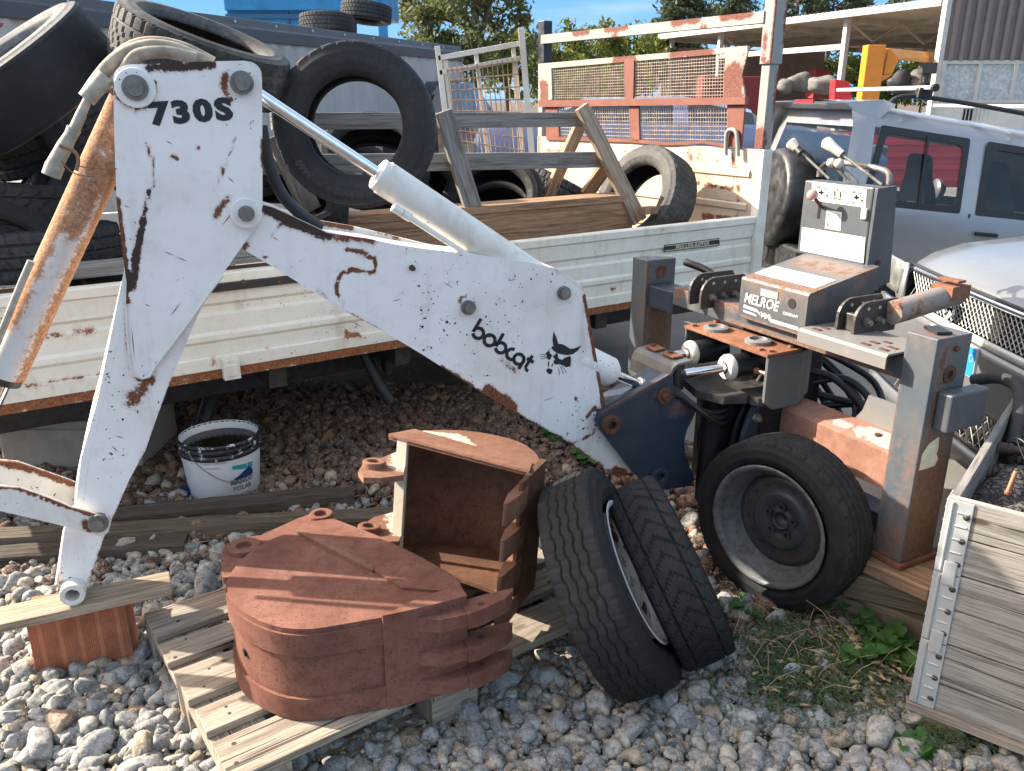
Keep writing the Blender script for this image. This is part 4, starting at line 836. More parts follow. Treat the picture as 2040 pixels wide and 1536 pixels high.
def tyre_mesh(name, Ro, W, Rr, pat, mat, seg=200):
    side_ = 1.9 if pat == 'slick' else (1.0 if mat.name == 'dusty_tyre_rubber' else .2)
    """axis = local z, centred; pat: block, zigzag, arrow, slick, ribs"""
    h = Ro - Rr; w = W / 2; o = []                      # (r, z, kind)  kind>0 tread, used for the pattern
    o += [(Rr, -w * .62, 0), (Rr + .006, -w * .74, 0), (Rr + h * .10, -w * .80, 0), (Rr + h * .13, -w * .86, 0), (Rr + h * .2, -w * .90, 0), (Rr + h * .34, -w * .985, 0), (Rr + h * .38, -w, 0), (Rr + h * .42, -w, 0), (Rr + h * .46, -w * .99, 0), (Rr + h * .62, -w * .975, 0), (Rr + h * .68, -w * .975, 0), (Rr + h * .70, -w * .955, 0), (Rr + h * .84, -w * .91, 0)]
    g = {'slick': 0.0, 'zigzag': .0042}.get(pat, .006)
    tz = np.linspace(-.80, .80, 33); grooves = {'slick': [], 'ribs': [-.5, -.17, .17, .5], 'block': [-.42, 0, .42], 'zigzag': [-.45, -.15, .15, .45], 'arrow': [-.5, .5]}[pat]
    o += [(Ro - h * .075, -w * .885, 2), (Ro - .006, -w * .83, 2)]
    for t in tz:
        crown = Ro - .006 * abs(t) ** 2.2; dg = 0
        for q in grooves:
            if abs(t - q) < .035: dg = g
        o.append((crown - dg, w * t, 3 if dg else 1))
    o += [(Ro - .006, w * .83, 2), (Ro - h * .075, w * .885, 2)]
    o += [(r, -z, k) for r, z, k in o[12::-1]]
    n0 = len(o); ti = .012
    o += [(Rr + .012, w * .60, 0), (Rr + h * .25, w * .82, 0), (Rr + h * .55, w * .87, 0), (Ro - h * .14 - ti * .4, w * .80, 0), (Ro - ti - .008, w * .55, 0), (Ro - ti - .006, 0, 0), (Ro - ti - .008, -w * .55, 0), (Ro - h * .14 - ti * .4, -w * .80, 0), (Rr + h * .55, -w * .87, 0), (Rr + h * .25, -w * .82, 0), (Rr + .012, -w * .60, 0)]
    o = np.array(o); n = len(o); V = np.zeros((seg, n, 3)); ang = 2 * np.pi * np.arange(seg) / seg
    worn = np.zeros((seg, n))
    for k in range(seg):
        r = o[:, 0].copy(); z = o[:, 1].copy(); kd = o[:, 2]; t = z / w; a = ang[k]
        if pat == 'block':
            ph = (k + np.where(t > 0, 2, 0) + np.round(t * 3)) % 5; cut = ((kd == 1) | (kd == 2)) & (ph == 0); r = r - np.where(cut, g * .95, 0)
        elif pat == 'ribs':
            edge = np.abs(t) > .55; cut = ((kd == 1) | (kd == 2)) & edge & (((k + np.round(np.abs(t) * 4)) % 6) == 0); r = r - np.where(cut, g * .9, 0)
            cut = (kd == 1) & (~edge) & (((k + np.round(t * 8)) % 4) == 0); r = r - np.where(cut, g * .35, 0)
        elif pat == 'zigzag':
            z = z + np.where((kd == 1) | (kd == 3), (.032 * w) * (1 if (k // 3) % 2 else -1), 0)
            cut = ((kd == 1) | (kd == 2)) & (np.abs(t) > .5) & (k % 4 == 0); r = r - np.where(cut, g * .45, 0)
            cut = (kd == 1) & (np.abs(t) <= .5) & (k % 3 == 0); r = r - np.where(cut, g * .25, 0)
        elif pat == 'arrow':
            ph = (k + np.round((1 - np.abs(t)) ** 1.3 * 9)) % 6; cut = ((kd == 1) | (kd == 2)) & (ph == 0); r = r - np.where(cut, g * .8, 0)
        V[k, :, 0] = r * np.cos(a); V[k, :, 1] = r * np.sin(a); V[k, :, 2] = z
        side_k = np.where(np.arange(n) >= n0, .1, side_)
        worn[k] = np.where((kd == 1), .55 if pat != 'slick' else .12, np.where(kd == 2, .35, side_k)) * (.7 + .3 * math.sin(3 * a))
    V = V.reshape(-1, 3); F = []
    K = np.arange(seg); K2 = (K + 1) % seg; I = np.arange(n); J = (I + 1) % n
    F = np.stack([(K[:, None] * n + I), (K2[:, None] * n + I), (K2[:, None] * n + J), (K[:, None] * n + J)], -1).reshape(-1, 4)
    me = bpy.data.meshes.new(name); me.from_pydata(V.tolist(), [], F.tolist())
    sm = np.tile(np.array([not (k in (1, 2, 3)) for k in o[:, 2]]), seg); me.polygons.foreach_set('use_smooth', sm)
    at_ = me.attributes.new('worn', 'FLOAT', 'POINT'); at_.data.foreach_set('value', worn.ravel().astype(np.float32))
    me.update(); me.materials.append(mat); return me
def rot_to(axis, spin=0.0):
    x, y, z = frame_from(axis); m = Matrix((x, y, z)).transposed().to_4x4(); return m @ Matrix.Rotation(spin, 4, 'Z')
TM = {}
def tyre(spec, px, py, t, axis, label, group=None, spin=0.0, pos=None, name='old_tyre'):
    if spec not in TM:
        Ro, W_, Rr, pat, mat = spec; TM[spec] = tyre_mesh('tyre', Ro, W_, Rr, pat, mat)
    o = bpy.data.objects.new(name, TM[spec]); COL.objects.link(o)
    p = Vector(pos) if pos is not None else at(px, py, t); o.matrix_world = Matrix.Translation(p) @ rot_to(axis, spin)
    return props(o, label, 'tyre', group)
def bend_text(o, body, size, rad, zoff, mat, ang0=90, bold=.0008, flip=False, name='lettering', sx=1.0):
    """raised lettering round the sidewall of tyre o (local z axis)"""
    V, F = text_mesh(body, size, bold); P = []
    for v in V:
        a = R(ang0) + (v.x * sx / rad) * (1 if flip else -1); r = rad + (-v.y if flip else v.y); P.append((r * math.cos(a), r * math.sin(a), zoff))
    me = bpy.data.meshes.new(name); me.from_pydata(P, [], F if not False else F); me.materials.append(mat); q = bpy.data.objects.new(name, me); COL.objects.link(q); q.parent = o; return q
GT = 'tyres heaped in the truck bed'
S_SLICK = (.36, .27, .235, 'slick', RUBN); S_BLOCK = (.335, .215, .215, 'block', RUBD); S_BIG = (.335, .21, .195, 'ribs', RUBN); S_CAR = (.30, .19, .195, 'ribs', RUB)
S_AG = (.33, .22, .20, 'zigzag', RUBD); S_ARR = (.305, .20, .20, 'arrow', RUB); S_DK = (.32, .21, .20, 'block', RUBN)
tyre(S_SLICK, 50, 160, 3.30, raydir(50, 160, -.56, .82, .12), 'large bald tyre with bright sidewall at the top left of the heap', GT)
tyre(S_BLOCK, 402, 112, 3.30, raydir(402, 112, .34, .93, .17), 'dusty tyre lying face up on top of the heap behind the arm', GT)
t3 = tyre(S_BIG, 712, 254, 3.50, raydir(712, 254, -.13, .10, .98), 'big clean tyre standing upright with its open centre facing the viewer', GT)
x_, y_, z_ = frame_from(camdir(-.13, .05, .98)); m_ = t3.matrix_world.to_3x3()
LETT = plain('faint_raised_rubber', (.013, .014, .0155), .6)
def ang_for(o, dx, dup): v = o.matrix_world.to_3x3().inverted() @ camdir(dx, dup, 0); return math.degrees(math.atan2(v.y, v.x))
bend_text(t3, 'R660', .042, .275, .1045, LETT, ang_for(t3, -.75, -.65)); bend_text(t3, 'DURAVIS', .042, .275, .1045, LETT, ang_for(t3, .0, -1)); bend_text(t3, 'DURAVIS', .042, .275, .1045, LETT, ang_for(t3, .5, .85))
t4 = tyre(S_CAR, 985, 405, 4.85, camdir(-.12, .35, .93), 'worn tyre half hidden behind the low board in the rack', GT)
t4b = tyre((.29, .19, .20, 'ribs', RUB), 988, 430, 5.25, camdir(-.05, .62, .78), 'tyre with pale lettering seen through another tyre in the rack', GT)
bend_text(t4b, 'CRAFT', .036, .262, .0935, WHITESTICK, ang_for(t4b, -.12, 1)); bend_text(t4b, 'WP52', .024, .262, .0935, WHITESTICK, ang_for(t4b, .36, 1))
tyre(S_DK, 1108, 392, 5.5, camdir(.45, .88, .15), 'tyre lying on its side under the trestle leg', GT)
tyre(S_AG, 1283, 402, 5.02, raydir(1283, 402, -.66, .36, .66), 'dusty zigzag tread tyre leaning on the rusty headboard', GT)
tyre(S_DK, 110, 262, 3.65, camdir(-.25, .80, .55), 'dark tyre directly beneath the large bald tyre', GT)
tyre(S_ARR, -15, 330, 3.25, camdir(.55, .35, .75), 'tyre cut by the left frame edge half way down the heap', GT)
tyre(S_ARR, 30, 415, 3.35, camdir(.05, .97, .22), 'flat lying tyre with arrow tread at the left of the heap', GT, .3)
tyre(S_DK, 75, 500, 3.40, camdir(-.05, .96, .26), 'flat lying tyre near the bottom of the left stack', GT)
tyre(S_CAR, -20, 545, 3.05, camdir(.62, .30, .72), 'leaning tyre at the bottom left just above the bed wall', GT)
tyre(S_BIG, 205, 440, 3.70, camdir(.75, .1, .65), 'dark tyre standing behind the rusted cylinder', GT)
tyre(S_DK, 300, 210, 4.0, camdir(-.1, .85, .5), 'tyre under the dusty one behind the model number plate', GT)
tyre(S_CAR, 560, 420, 3.75, camdir(.2, .75, .63), 'tyre low in the heap below the big upright one', GT)
tyre(S_DK, 700, 392, 4.8, camdir(.5, .1, .85), 'dark tyre in the shade behind the big upright one', GT)
tyre(S_CAR, 850, 405, 4.75, camdir(.85, .1, .5), 'narrow view of a tyre left of the grey trestle leg', GT)
tyre(S_CAR, 745, 320, 4.4, camdir(.1, .55, .83), 'tyre seen through the centre of the big upright one', GT)
tyre(S_DK, 420, 330, 3.9, camdir(.1, .9, .4), 'tyre behind the upper arm plate', GT)
# ------------------------------------------------------------------ ground
def gmat():
    k = NT('gravel_bed'); o = k.obj(); a = k.noise(o, 1.1, 4); b = k.noise(o, 26, 5, .7)
    v = k.n('TexVoronoi', None, Vector=o, Scale=24.0); f = k.ramp(v, .1, .5)
    c = k.mix(b, (.06, .05, .04), (.11, .095, .075)); c = k.mix(k.ramp(a, .4, .6, 0, .5), c, (.12, .07, .045))
    k.set(Base_Color=c, Roughness=.95); k.bump(k.math('ADD', k.math('MULTIPLY', f, -1.0), b), .9, .02); return k.m
GM = gmat()
mb = MB(); n = 60
mb.add([(-400, -40, 0), (400, -40, 0), (400, 900, 0), (-400, 900, 0)], [(0, 1, 2, 3)]); g = mb.build('ground', GM, None, base=(0, 0, 0)); props(g, kind='structure')
def conc():
    k = NT('yard_concrete'); o = k.obj(); a = k.noise(o, 1.2, 5, .6); b = k.noise(o, 18, 5, .7); d = k.noise(o, 90, 3, .7)
    c = k.mix(k.ramp(a, .3, .7), (.15, .143, .13), (.21, .20, .183)); c = k.mix(k.ramp(b, .55, .75, 0, .5), c, (.2, .19, .175)); c = k.mix(k.ramp(d, .62, .72, 0, .6), c, (.13, .125, .12))
    k.set(Base_Color=c, Roughness=.9); k.bump(k.math('ADD', b, d), .4, .004); return k.m
mb = MB(); mb.add([(.62, 4.1, .02), (1.25, 2.95, .02), (1.9, 2.3, .02), (3.0, 1.2, .02), (60, 1.2, .02), (60, 120, .02), (-50, 120, .02), (-50, 9.2, .02), (-3.5, 9.2, .02)], [list(range(9))]); mb.prism([(.62, 4.1, .0), (1.25, 2.95, .0), (1.9, 2.3, .0)], UP * .02, cap=False)
g = mb.build('yard', conc(), None, base=(0, 0, 0)); props(g, kind='structure')
# ------------------------------------------------------------------ gravel: every stone is real, one object
def stone_mat():
    k = NT('stone'); o = k.obj(); col = k.attr('tint', 0); b = k.noise(o, 45, 6, .7); d = k.noise(o, 170, 4, .7)
    vein = k.math('ABSOLUTE', k.math('SUBTRACT', k.noise(k.mapping(o, scale=(1, 1, 2.3)), 17, 3, .6, 1.5), .5))
    c = k.mix(k.ramp(b, .42, .60, 0, .8), col, k.n('HueSaturation', None, Color=col, Value=.42)); c = k.mix(k.ramp(d, .52, .68, 0, .5), c, (.56, .54, .49))
    c = k.mix(k.math('MULTIPLY', k.ramp(vein, .0, .02, 1, 0), .35), c, (.55, .54, .5))
    k.set(Base_Color=c, Roughness=.85); k.b.inputs['Specular IOR Level'].default_value = .3; k.bump(k.math('ADD', b, k.math('MULTIPLY', d, .5)), .4, .004); return k.m
def ico(sub):
    bm = bmesh.new(); bmesh.ops.create_icosphere(bm, subdivisions=sub, radius=1.0); bm.verts.ensure_lookup_table()
    V = np.array([v.co[:] for v in bm.verts]); F = np.array([[v.index for v in f.verts] for f in bm.faces]); bm.free(); return V, F
rng = np.random.default_rng(11)
def stone_shapes(sub, n):
    V, F = ico(sub); L = []
    for i in range(n):
        k = rng.integers(9, 15); N = rng.normal(size=(k, 3)); N /= np.linalg.norm(N, axis=1)[:, None]; p = rng.uniform(.66, 1.05, k)
        e = rng.uniform(14, 34); q = (np.clip(V @ N.T, 0, None) / p) ** e; r = (q.sum(1) + .35 ** e) ** (-1 / e); r = np.clip(r, .3, 1.25)
        L.append(V * r[:, None] * np.array([1.0, rng.uniform(.68, .95), rng.uniform(.5, .8)]))
    return L, F
def rotm(n):
    q = rng.normal(size=(n, 4)) * np.array([1.6, .45, .45, 1.2]); q /= np.linalg.norm(q, axis=1)[:, None]; w, x, y, z = q.T
    return np.stack([1 - 2 * (y * y + z * z), 2 * (x * y - z * w), 2 * (x * z + y * w), 2 * (x * y + z * w), 1 - 2 * (x * x + z * z), 2 * (y * z - x * w), 2 * (x * z - y * w), 2 * (y * z + x * w), 1 - 2 * (x * x + y * y)], 1).reshape(-1, 3, 3)
def in_view(P):
    t = P[:, 1] * CT + (CAM_H - 0) * ST; u = P[:, 0] / t * FPX; v = ((CAM_H) * CT - P[:, 1] * ST) / t * FPX
    return (np.abs(u) < 1290) & (v < 1000) & (v > -420)
pts = []
for sp, lo, hi in ((.0245, 1.12, 2.7), (.034, 2.7, 4.6)):
    xs, ys = np.meshgrid(np.arange(-3.0, 2.6, sp), np.arange(lo, hi, sp * .9)); xs = xs + (np.arange(xs.shape[0]) % 2)[:, None] * sp / 2
    p = np.stack([xs.ravel(), ys.ravel()], 1); p += rng.uniform(-.42, .42, p.shape) * sp; pts.append(np.c_[p, np.full(len(p), sp)])
pts = np.concatenate(pts); pts = pts[in_view(pts)]
onyard = (pts[:, 0] > .62) & ((pts[:, 1] - 4.1) * (1.9 - .62) + (pts[:, 0] - .62) * (4.1 - 2.3) > -.02)
pts = pts[~onyard]
x, y = pts[:, 0], pts[:, 1]
near = y < 2.5
size = pts[:, 2] * rng.lognormal(-.34, .32, len(pts)); size = np.clip(size, .010, .042)
big = (rng.random(len(pts)) < .05) & (x < -.6) & near; size[big] *= 1.35
size *= np.where((x < -.75) & (y < 2.2), 1.12, 1.0) * np.where(y > 2.95, .86, 1.0)
zz = size * rng.uniform(.05, .75, len(pts)) + np.where(rng.random(len(pts)) < .3, .012, 0)
nz = .5 * np.sin(x * 3.1 + 1.2 * np.sin(y * 4.3)) + .5 * np.sin(y * 5.1 + x * 2.2)
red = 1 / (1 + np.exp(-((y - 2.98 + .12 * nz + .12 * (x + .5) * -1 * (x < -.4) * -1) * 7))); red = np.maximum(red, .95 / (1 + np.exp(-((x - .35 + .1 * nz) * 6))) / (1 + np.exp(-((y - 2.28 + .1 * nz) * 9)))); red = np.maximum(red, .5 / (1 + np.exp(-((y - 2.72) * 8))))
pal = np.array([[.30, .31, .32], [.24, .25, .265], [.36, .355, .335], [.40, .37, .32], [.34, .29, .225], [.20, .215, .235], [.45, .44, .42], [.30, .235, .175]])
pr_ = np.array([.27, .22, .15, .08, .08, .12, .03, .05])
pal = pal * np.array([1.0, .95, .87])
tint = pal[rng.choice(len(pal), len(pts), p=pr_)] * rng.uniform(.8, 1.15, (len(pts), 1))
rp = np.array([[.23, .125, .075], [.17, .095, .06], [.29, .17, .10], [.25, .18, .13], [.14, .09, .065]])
rt = rp[rng.choice(5, len(pts))] * rng.uniform(.42, .75, (len(pts), 1)) * np.array([1.08, .94, .85])  # rust-red stones, darkened further: the deep shade under the truck is in the colour
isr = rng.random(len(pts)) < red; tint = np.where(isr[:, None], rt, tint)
def bake(name, sel, sub, nshape):
    S, F = stone_shapes(sub, nshape); idx = np.nonzero(sel)[0]; RM = rotm(len(idx)); which = rng.integers(0, nshape, len(idx)); nv = len(S[0])
    base = np.stack(S)[which]; V = np.einsum('nij,nkj->nki', RM, base) * size[idx][:, None, None] * 1.12
    V += np.c_[pts[idx, :2], zz[idx]][:, None, :]; V = V.reshape(-1, 3).astype(np.float32)
    FF = (F[None] + (np.arange(len(idx)) * nv)[:, None, None]).reshape(-1).astype(np.int32); nf = len(FF) // 3
    return V, FF, np.repeat(np.c_[tint[idx], np.ones(len(idx))], nv, 0)
ng = 15000; gp_ = np.stack([rng.uniform(-2.2, 2.0, ng), 1.15 + 2.3 * rng.random(ng) ** 1.4], 1); gp_ = np.c_[gp_, np.full(ng, .01)]; gp_ = gp_[in_view(gp_)]
gp_ = gp_[~((gp_[:, 0] > .62) & ((gp_[:, 1] - 4.1) * (1.9 - .62) + (gp_[:, 0] - .62) * (4.1 - 2.3) > -.02))]; ng = len(gp_)
n_big = len(pts); pts = np.concatenate([pts, gp_]); size = np.concatenate([size, rng.uniform(.003, .0085, ng)]); zz = np.concatenate([zz, rng.uniform(.004, .03, ng)])
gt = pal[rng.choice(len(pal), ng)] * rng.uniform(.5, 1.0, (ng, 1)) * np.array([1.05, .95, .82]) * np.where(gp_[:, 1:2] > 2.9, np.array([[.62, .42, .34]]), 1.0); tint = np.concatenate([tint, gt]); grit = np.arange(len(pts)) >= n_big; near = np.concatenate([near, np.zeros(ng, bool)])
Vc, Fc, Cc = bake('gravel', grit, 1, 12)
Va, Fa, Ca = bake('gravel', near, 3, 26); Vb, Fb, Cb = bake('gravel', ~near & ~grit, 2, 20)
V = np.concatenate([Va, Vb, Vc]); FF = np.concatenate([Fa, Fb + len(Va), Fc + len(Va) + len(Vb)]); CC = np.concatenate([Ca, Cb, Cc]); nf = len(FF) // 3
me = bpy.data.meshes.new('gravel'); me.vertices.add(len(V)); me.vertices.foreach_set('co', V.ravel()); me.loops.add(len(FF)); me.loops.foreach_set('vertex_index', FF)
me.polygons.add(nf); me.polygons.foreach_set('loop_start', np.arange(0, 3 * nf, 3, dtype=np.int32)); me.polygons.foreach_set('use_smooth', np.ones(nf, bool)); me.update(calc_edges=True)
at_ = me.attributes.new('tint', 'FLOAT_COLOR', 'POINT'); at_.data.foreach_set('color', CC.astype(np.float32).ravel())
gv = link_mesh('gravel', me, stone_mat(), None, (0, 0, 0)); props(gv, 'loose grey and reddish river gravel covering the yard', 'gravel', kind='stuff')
# ------------------------------------------------------------------ pallet
PB = onz(285, 1222, .144); PF = onz(447, 1536, .144); pf = (PF - PB); pf.z = 0; pf.normalize(); pa = UP.cross(pf); pa = pa if pa.x > 0 else -pa
pal_o = Vector((PB.x, PB.y, 0)); pallet = thing('pallet', pal_o + pa * .6 + pf * .4, 'weathered grey wooden pallet on the gravel carrying two digger buckets', 'pallet')
def pw(a, f, z): return pal_o + pa * a + pf * f + UP * z
def pbox(mb, a0, a1, f0, f1, z0, z1, grain='a'):
    c = pw((a0 + a1) / 2, (f0 + f1) / 2, (z0 + z1) / 2)
    if grain == 'a': return mb.obox(c, pa, pf, UP, (a1 - a0) / 2, (f1 - f0) / 2, (z1 - z0) / 2)
    return mb.obox(c, pf, pa, UP, (f1 - f0) / 2, (a1 - a0) / 2, (z1 - z0) / 2)
f = 0.0
nailm = plain('nail', (.05, .03, .02), .8)
for w in (.145, .10, .145, .10, .145):
    mb = MB(); j = random.uniform(-.004, .004); pbox(mb, j, 1.2 + j, f, f + w, .122 + random.uniform(-.001, .001), .144); tbd = mb.build('top_board', WPAL, pallet, .003)
    mb = MB()
    for a in (.06, .60, 1.13):
        for q in (.25, .75): mb.cyl(pw(a + random.uniform(-.045, .045), f + w * q + random.uniform(-.018, .018), .1435), UP, random.uniform(.0035, .006), .0012, 8)
    mb.build('nail_heads', nailm, tbd); f += w + .04125
for a in (0, .5275, 1.055):
    mb = MB(); pbox(mb, a, a + .145, 0, .8, .10, .1215, 'f'); mb.build('cross_board', WPAL, pallet, .002)
for a in (0, .5275, 1.055):
    for f0 in (0, .35, .70):
        mb = MB(); pbox(mb, a, a + .145, f0, f0 + .10, .0225, .0995); mb.build('block', WPAL, pallet, .002)
for f0 in (0, .35, .70):
    mb = MB(); pbox(mb, 0, 1.2, f0, f0 + .10, .001, .022); mb.build('bottom_board', WPAL, pallet, .002)
# ------------------------------------------------------------------ bucket lying in front
BRU = rusty('primer_red_rust', (.145, .055, .036), (.215, .093, .062), (.105, .037, .025), rough=.82)
BRU2 = rusty('orange_brown_rust', (.155, .07, .042), (.24, .118, .072), (.10, .044, .028), worn=(.46, .40, .32))
BRUIN = rusty('dark_inside_rust', (.085, .038, .022), (.15, .068, .036), (.05, .024, .015), worn=(.24, .18, .11))
WORN = painted('worn_pale_steel', (.46, .42, .33), .1, .5, .6, rust_col=(.2, .08, .04), seed=61.0, dirtcol=(.3, .22, .13))
ZT = .410
b1 = thing('digger_bucket', onz(650, 1150, .144), 'red brown rusty digger bucket lying on its side at the front of the pallet', 'digger bucket')
op_ = [(606, 1040), (592, 1055), (551, 1068), (503, 1095), (474, 1122), (458, 1143)] + [(452, 1160), (454, 1182), (463, 1200), (480, 1216), (510, 1234), (550, 1249), (595, 1254), (633, 1252), (709, 1239), (760, 1230), (808, 1220), (850, 1210), (890, 1200), (927, 1190), (915, 1153), (840, 1110), (750, 1066), (664, 1033)]
op = op_[:2] + sm2(op_[2:16], 1)[1:]
op = op + op_[16:]; NB = len(op) - len(op_)
ZP = Plane((0, 0, ZT), (0, 0, 1))
oP = [onz(x, y, ZT) for x, y in op]
mb = MB(); mb.prism(oP, UP * -.014); sp = mb.build('side_plate', BRU, b1, 0); refine(sp, .03)
m = sp.modifiers.new('bevel', 'BEVEL'); m.width = .004; m.segments = 2; m.limit_method = 'ANGLE'; m.angle_limit = R(50)
zb = .146; dz = ZT - zb
mb = MB(); mb.prism([p - UP * (dz - .012) for p in oP], UP * -.012); mb.build('side_plate', BRU, b1, .003)
cen = sum(oP, Vector()) / len(oP)
def off(pts, d):
    Q = []; n = len(pts)
    for i in range(n):
        t = (pts[min(i + 1, n - 1)] - pts[max(i - 1, 0)]).normalized(); s = UP.cross(t)
        if s.dot(pts[i] - cen) < 0: s = -s
        Q.append(pts[i] + s * d)
    return Q
sh = oP[2:20 + NB]
def wall(name, pts, z0, z1, o0, o1, mat, bev=.003):
    A, Bq = off(pts, o1), off(pts, o0); mb = MB()
    n = len(pts); ring_ = [a for a in A] + [b for b in Bq[::-1]]
    mb.prism([Vector((p.x, p.y, z1)) for p in ring_], UP * -(z1 - z0), name != 'lip_plate'); return mb.build(name, mat, b1, bev)
shell = wall('shell', sh, zb + .011, ZT - .013, -.012, -.002, BRU)
wall('wear_band', sh[1:16 + NB], ZT - .075, ZT - .014, -.001, .006, BRU); wall('wear_band', sh[6:16 + NB], zb + .002, zb + .065, -.001, .007, BRU)
lipp = sh[13 + NB:] ; lip = wall('lip_plate', lipp, zb - .001, ZT + .012, .0, .012, BRU, .004)
mb = MB(); Q = off(lipp, .0125); tpo = [Vector((q.x, q.y, ZT + .0125)) for q in Q] + [onz(918, 1168, ZT + .0125), onz(845, 1185, ZT + .0125)]; mb.prism(tpo, UP * -.012); mb.build('lip_corner', BRU, b1, .003)
# reinforcing strip along the mouth on the upper plate
mb = MB(); mb.prism([onz(x, y, ZT + .008) for x, y in [(592, 1056), (618, 1042), (660, 1036), (748, 1068), (840, 1112), (912, 1154), (922, 1180), (800, 1170), (742, 1133)]], UP * -.008); mb.build('mouth_strip', BRU, b1, .002)
mb = MB(); mb.prism([onz(x, y, ZT + .010) for x, y in [(590, 1058), (597, 1053), (746, 1127), (742, 1136)]], UP * -.01); mb.build('weld_bar', BRU2, b1, .002)
# teeth
tdir = (oP[19 + NB] - oP[16 + NB]).normalized(); tn = UP.cross(tdir); tn = tn if tn.dot(oP[17 + NB] - cen) > 0 else -tn
tip_b = oP[18 + NB]
for k, zc in enumerate((ZT - .035, ZT - .135, zb + .045)):
    c = Vector((oP[17 + NB].x, oP[17 + NB].y, zc)) + tn * .012
    mb = MB(); prof = [(-.03, 0), (.02, .022), (.10, .024), (.115, .0), (.10, -.012), (-.02, -.010)]
    mb.prism([c + tdir * a + tn * b * 1.4 - UP * .019 for a, b in prof], UP * .038); ad = mb.build('tooth', BRU, b1, .005)
    mb = MB(); prof = [(.09, .028), (.12, .028), (.20, .012), (.235, -.006), (.225, -.014), (.15, -.016), (.09, -.014)]
    mb.prism([c + tdir * a + tn * b * 1.4 - UP * .023 for a, b in prof], UP * .046); mb.build('tooth_point', BRU, ad, .006)
    mb = MB(); mb.cyl(c + tdir * .135 + UP * .023 + tn * .012, UP, .007, .003, 10); mb.build('pin', DRUST, ad)
# ears with pin eyes
def ear(px, z, holes, th=.022, parent=b1, mat=BRU):
    mb = MB(); mb.prism([onz(x, y, z) for x, y in px], UP * -th); e = mb.build('mounting_ear', mat, parent, .004)
    for (x, y, ro, ri) in holes:
        c = onz(x, y, z); mb = MB(); t = (c - EYE).length / FPX; mb.ring(c - UP * (th + .012), UP, ri * t, ro * t, th + .026, 30); mb.build('pin_eye', mat, e, .003)
        mb = MB(); mb.cyl(c - UP * (th + .01), UP, ri * t * 1.02, .004, 24); mb.build('hole', plain('hole_black', (.008, .006, .005), .9), e)
    return e
ear([(440, 1112), (446, 1088), (470, 1074), (520, 1066), (590, 1034), (632, 1019), (652, 1019), (662, 1030), (650, 1050), (600, 1062), (540, 1100), (470, 1150), (442, 1150)], ZT - .02, [(640, 1030, 22, 12), (487, 1094, 30, 14)])
ear([(440, 1112), (446, 1088), (470, 1074), (520, 1066), (590, 1034), (632, 1019), (652, 1019), (662, 1030), (650, 1050), (600, 1062), (540, 1100), (470, 1150), (442, 1150)], ZT - .16, [])
mb = MB(); c = onz(452, 1130, ZT - .03); mb.cyl(Vector((sh[13].x, sh[13].y, ZT - .13)) + (sh[13] - cen).normalized() * -.006, (sh[13] - cen) * Vector((1, 1, 0)), .010, .008, 14); mb.build('hole', plain('hole_black', (.008, .006, .005), .9), b1)
# ------------------------------------------------------------------ bucket standing behind it, open side towards us
tau = R(9); mdir = Vector((.854, -.521, 0)); back = Vector((.521, .854, 0)); U2 = (UP * math.cos(tau) + back * math.sin(tau)).normalized(); W2 = .40
P0 = onz(775, 868, .60); BP2 = Plane(P0, U2)
b2 = thing('digger_bucket', onz(900, 1150, .144), 'orange brown rusty digger bucket with its dark open mouth facing out behind the other bucket', 'digger bucket')
o2 = [(775, 868), (800, 860), (822, 859), (860, 857), (900, 856), (960, 861), (1020, 874), (1052, 889), (1070, 905), (1075, 918), (1068, 930), (1055, 941)]
o2 = [o2[0]] + sm2(o2[1:], 2)
q2 = [BP2.pt(*p) for p in o2]
mb = MB(); mb.prism(q2, U2 * -.012); sp2 = mb.build('side_plate', BRU2, b2, 0); refine(sp2, .03); stroke(sp2, [([BP2.pt(850, 862), BP2.pt(905, 868), BP2.pt(935, 890)], .03, .7)], 'worn')
mb = MB(); mb.prism([p - U2 * (W2 - .012) for p in q2], U2 * -.012); sb2 = mb.build('side_plate', BRUIN, b2, 0); refine(sb2, .03); stroke(sb2, [([q2[-1] - U2 * W2 - back * .0, q2[-6] - U2 * W2], .075, .75)], 'worn')  # pale stroke near the front paints in the lit part of the floor
c2 = sum(q2, Vector()) / len(q2); shp = q2[1:]; 
def off2(pts, d):
    Q = []; n = len(pts)
    for i in range(n):
        t = (pts[min(i + 1, n - 1)] - pts[max(i - 1, 0)]).normalized(); s = U2.cross(t); s = s if s.dot(pts[i] - c2) > 0 else -s
        Q.append(pts[i] + s * d)
    return Q
A_, Bq = off2(shp, -.001), off2(shp, -.011); mb = MB(); n_ = len(shp)
lo = W2 - .012
for i in range(n_ - 1):
    a, b, c, d = A_[i], A_[i + 1], Bq[i + 1], Bq[i]
    h0, h1 = -U2 * .012, -U2 * lo
    mb.add([a + h0, b + h0, b + h1, a + h1], [(0, 1, 2, 3)], True); mb.cur = 1; mb.add([d + h0, c + h0, c + h1, d + h1], [(3, 2, 1, 0)], True); mb.cur = 0
for i in (0, n_ - 1): mb.add([A_[i] - U2 * .012, Bq[i] - U2 * .012, Bq[i] - U2 * lo, A_[i] - U2 * lo], [(0, 1, 2, 3)])
mb.build('shell', [BRU2, BRUIN], b2, 0)
mb = MB(); mb.prism([BP2.pt(x, y) + U2 * .008 for x, y in [(773, 869), (826, 859), (1060, 925), (1055, 943)]], U2 * -.008); mb.build('mouth_strip', BRU2, b2, .002)
mb = MB(); e0 = BP2.pt(797, 874); mb.prism([e0 - mdir * .012, e0 + mdir * .028, e0 + mdir * .028 + back * .012, e0 - mdir * .012 + back * .012], -U2 * (W2 - .002)); mb.build('edge_bar', WORN, b2, .002)
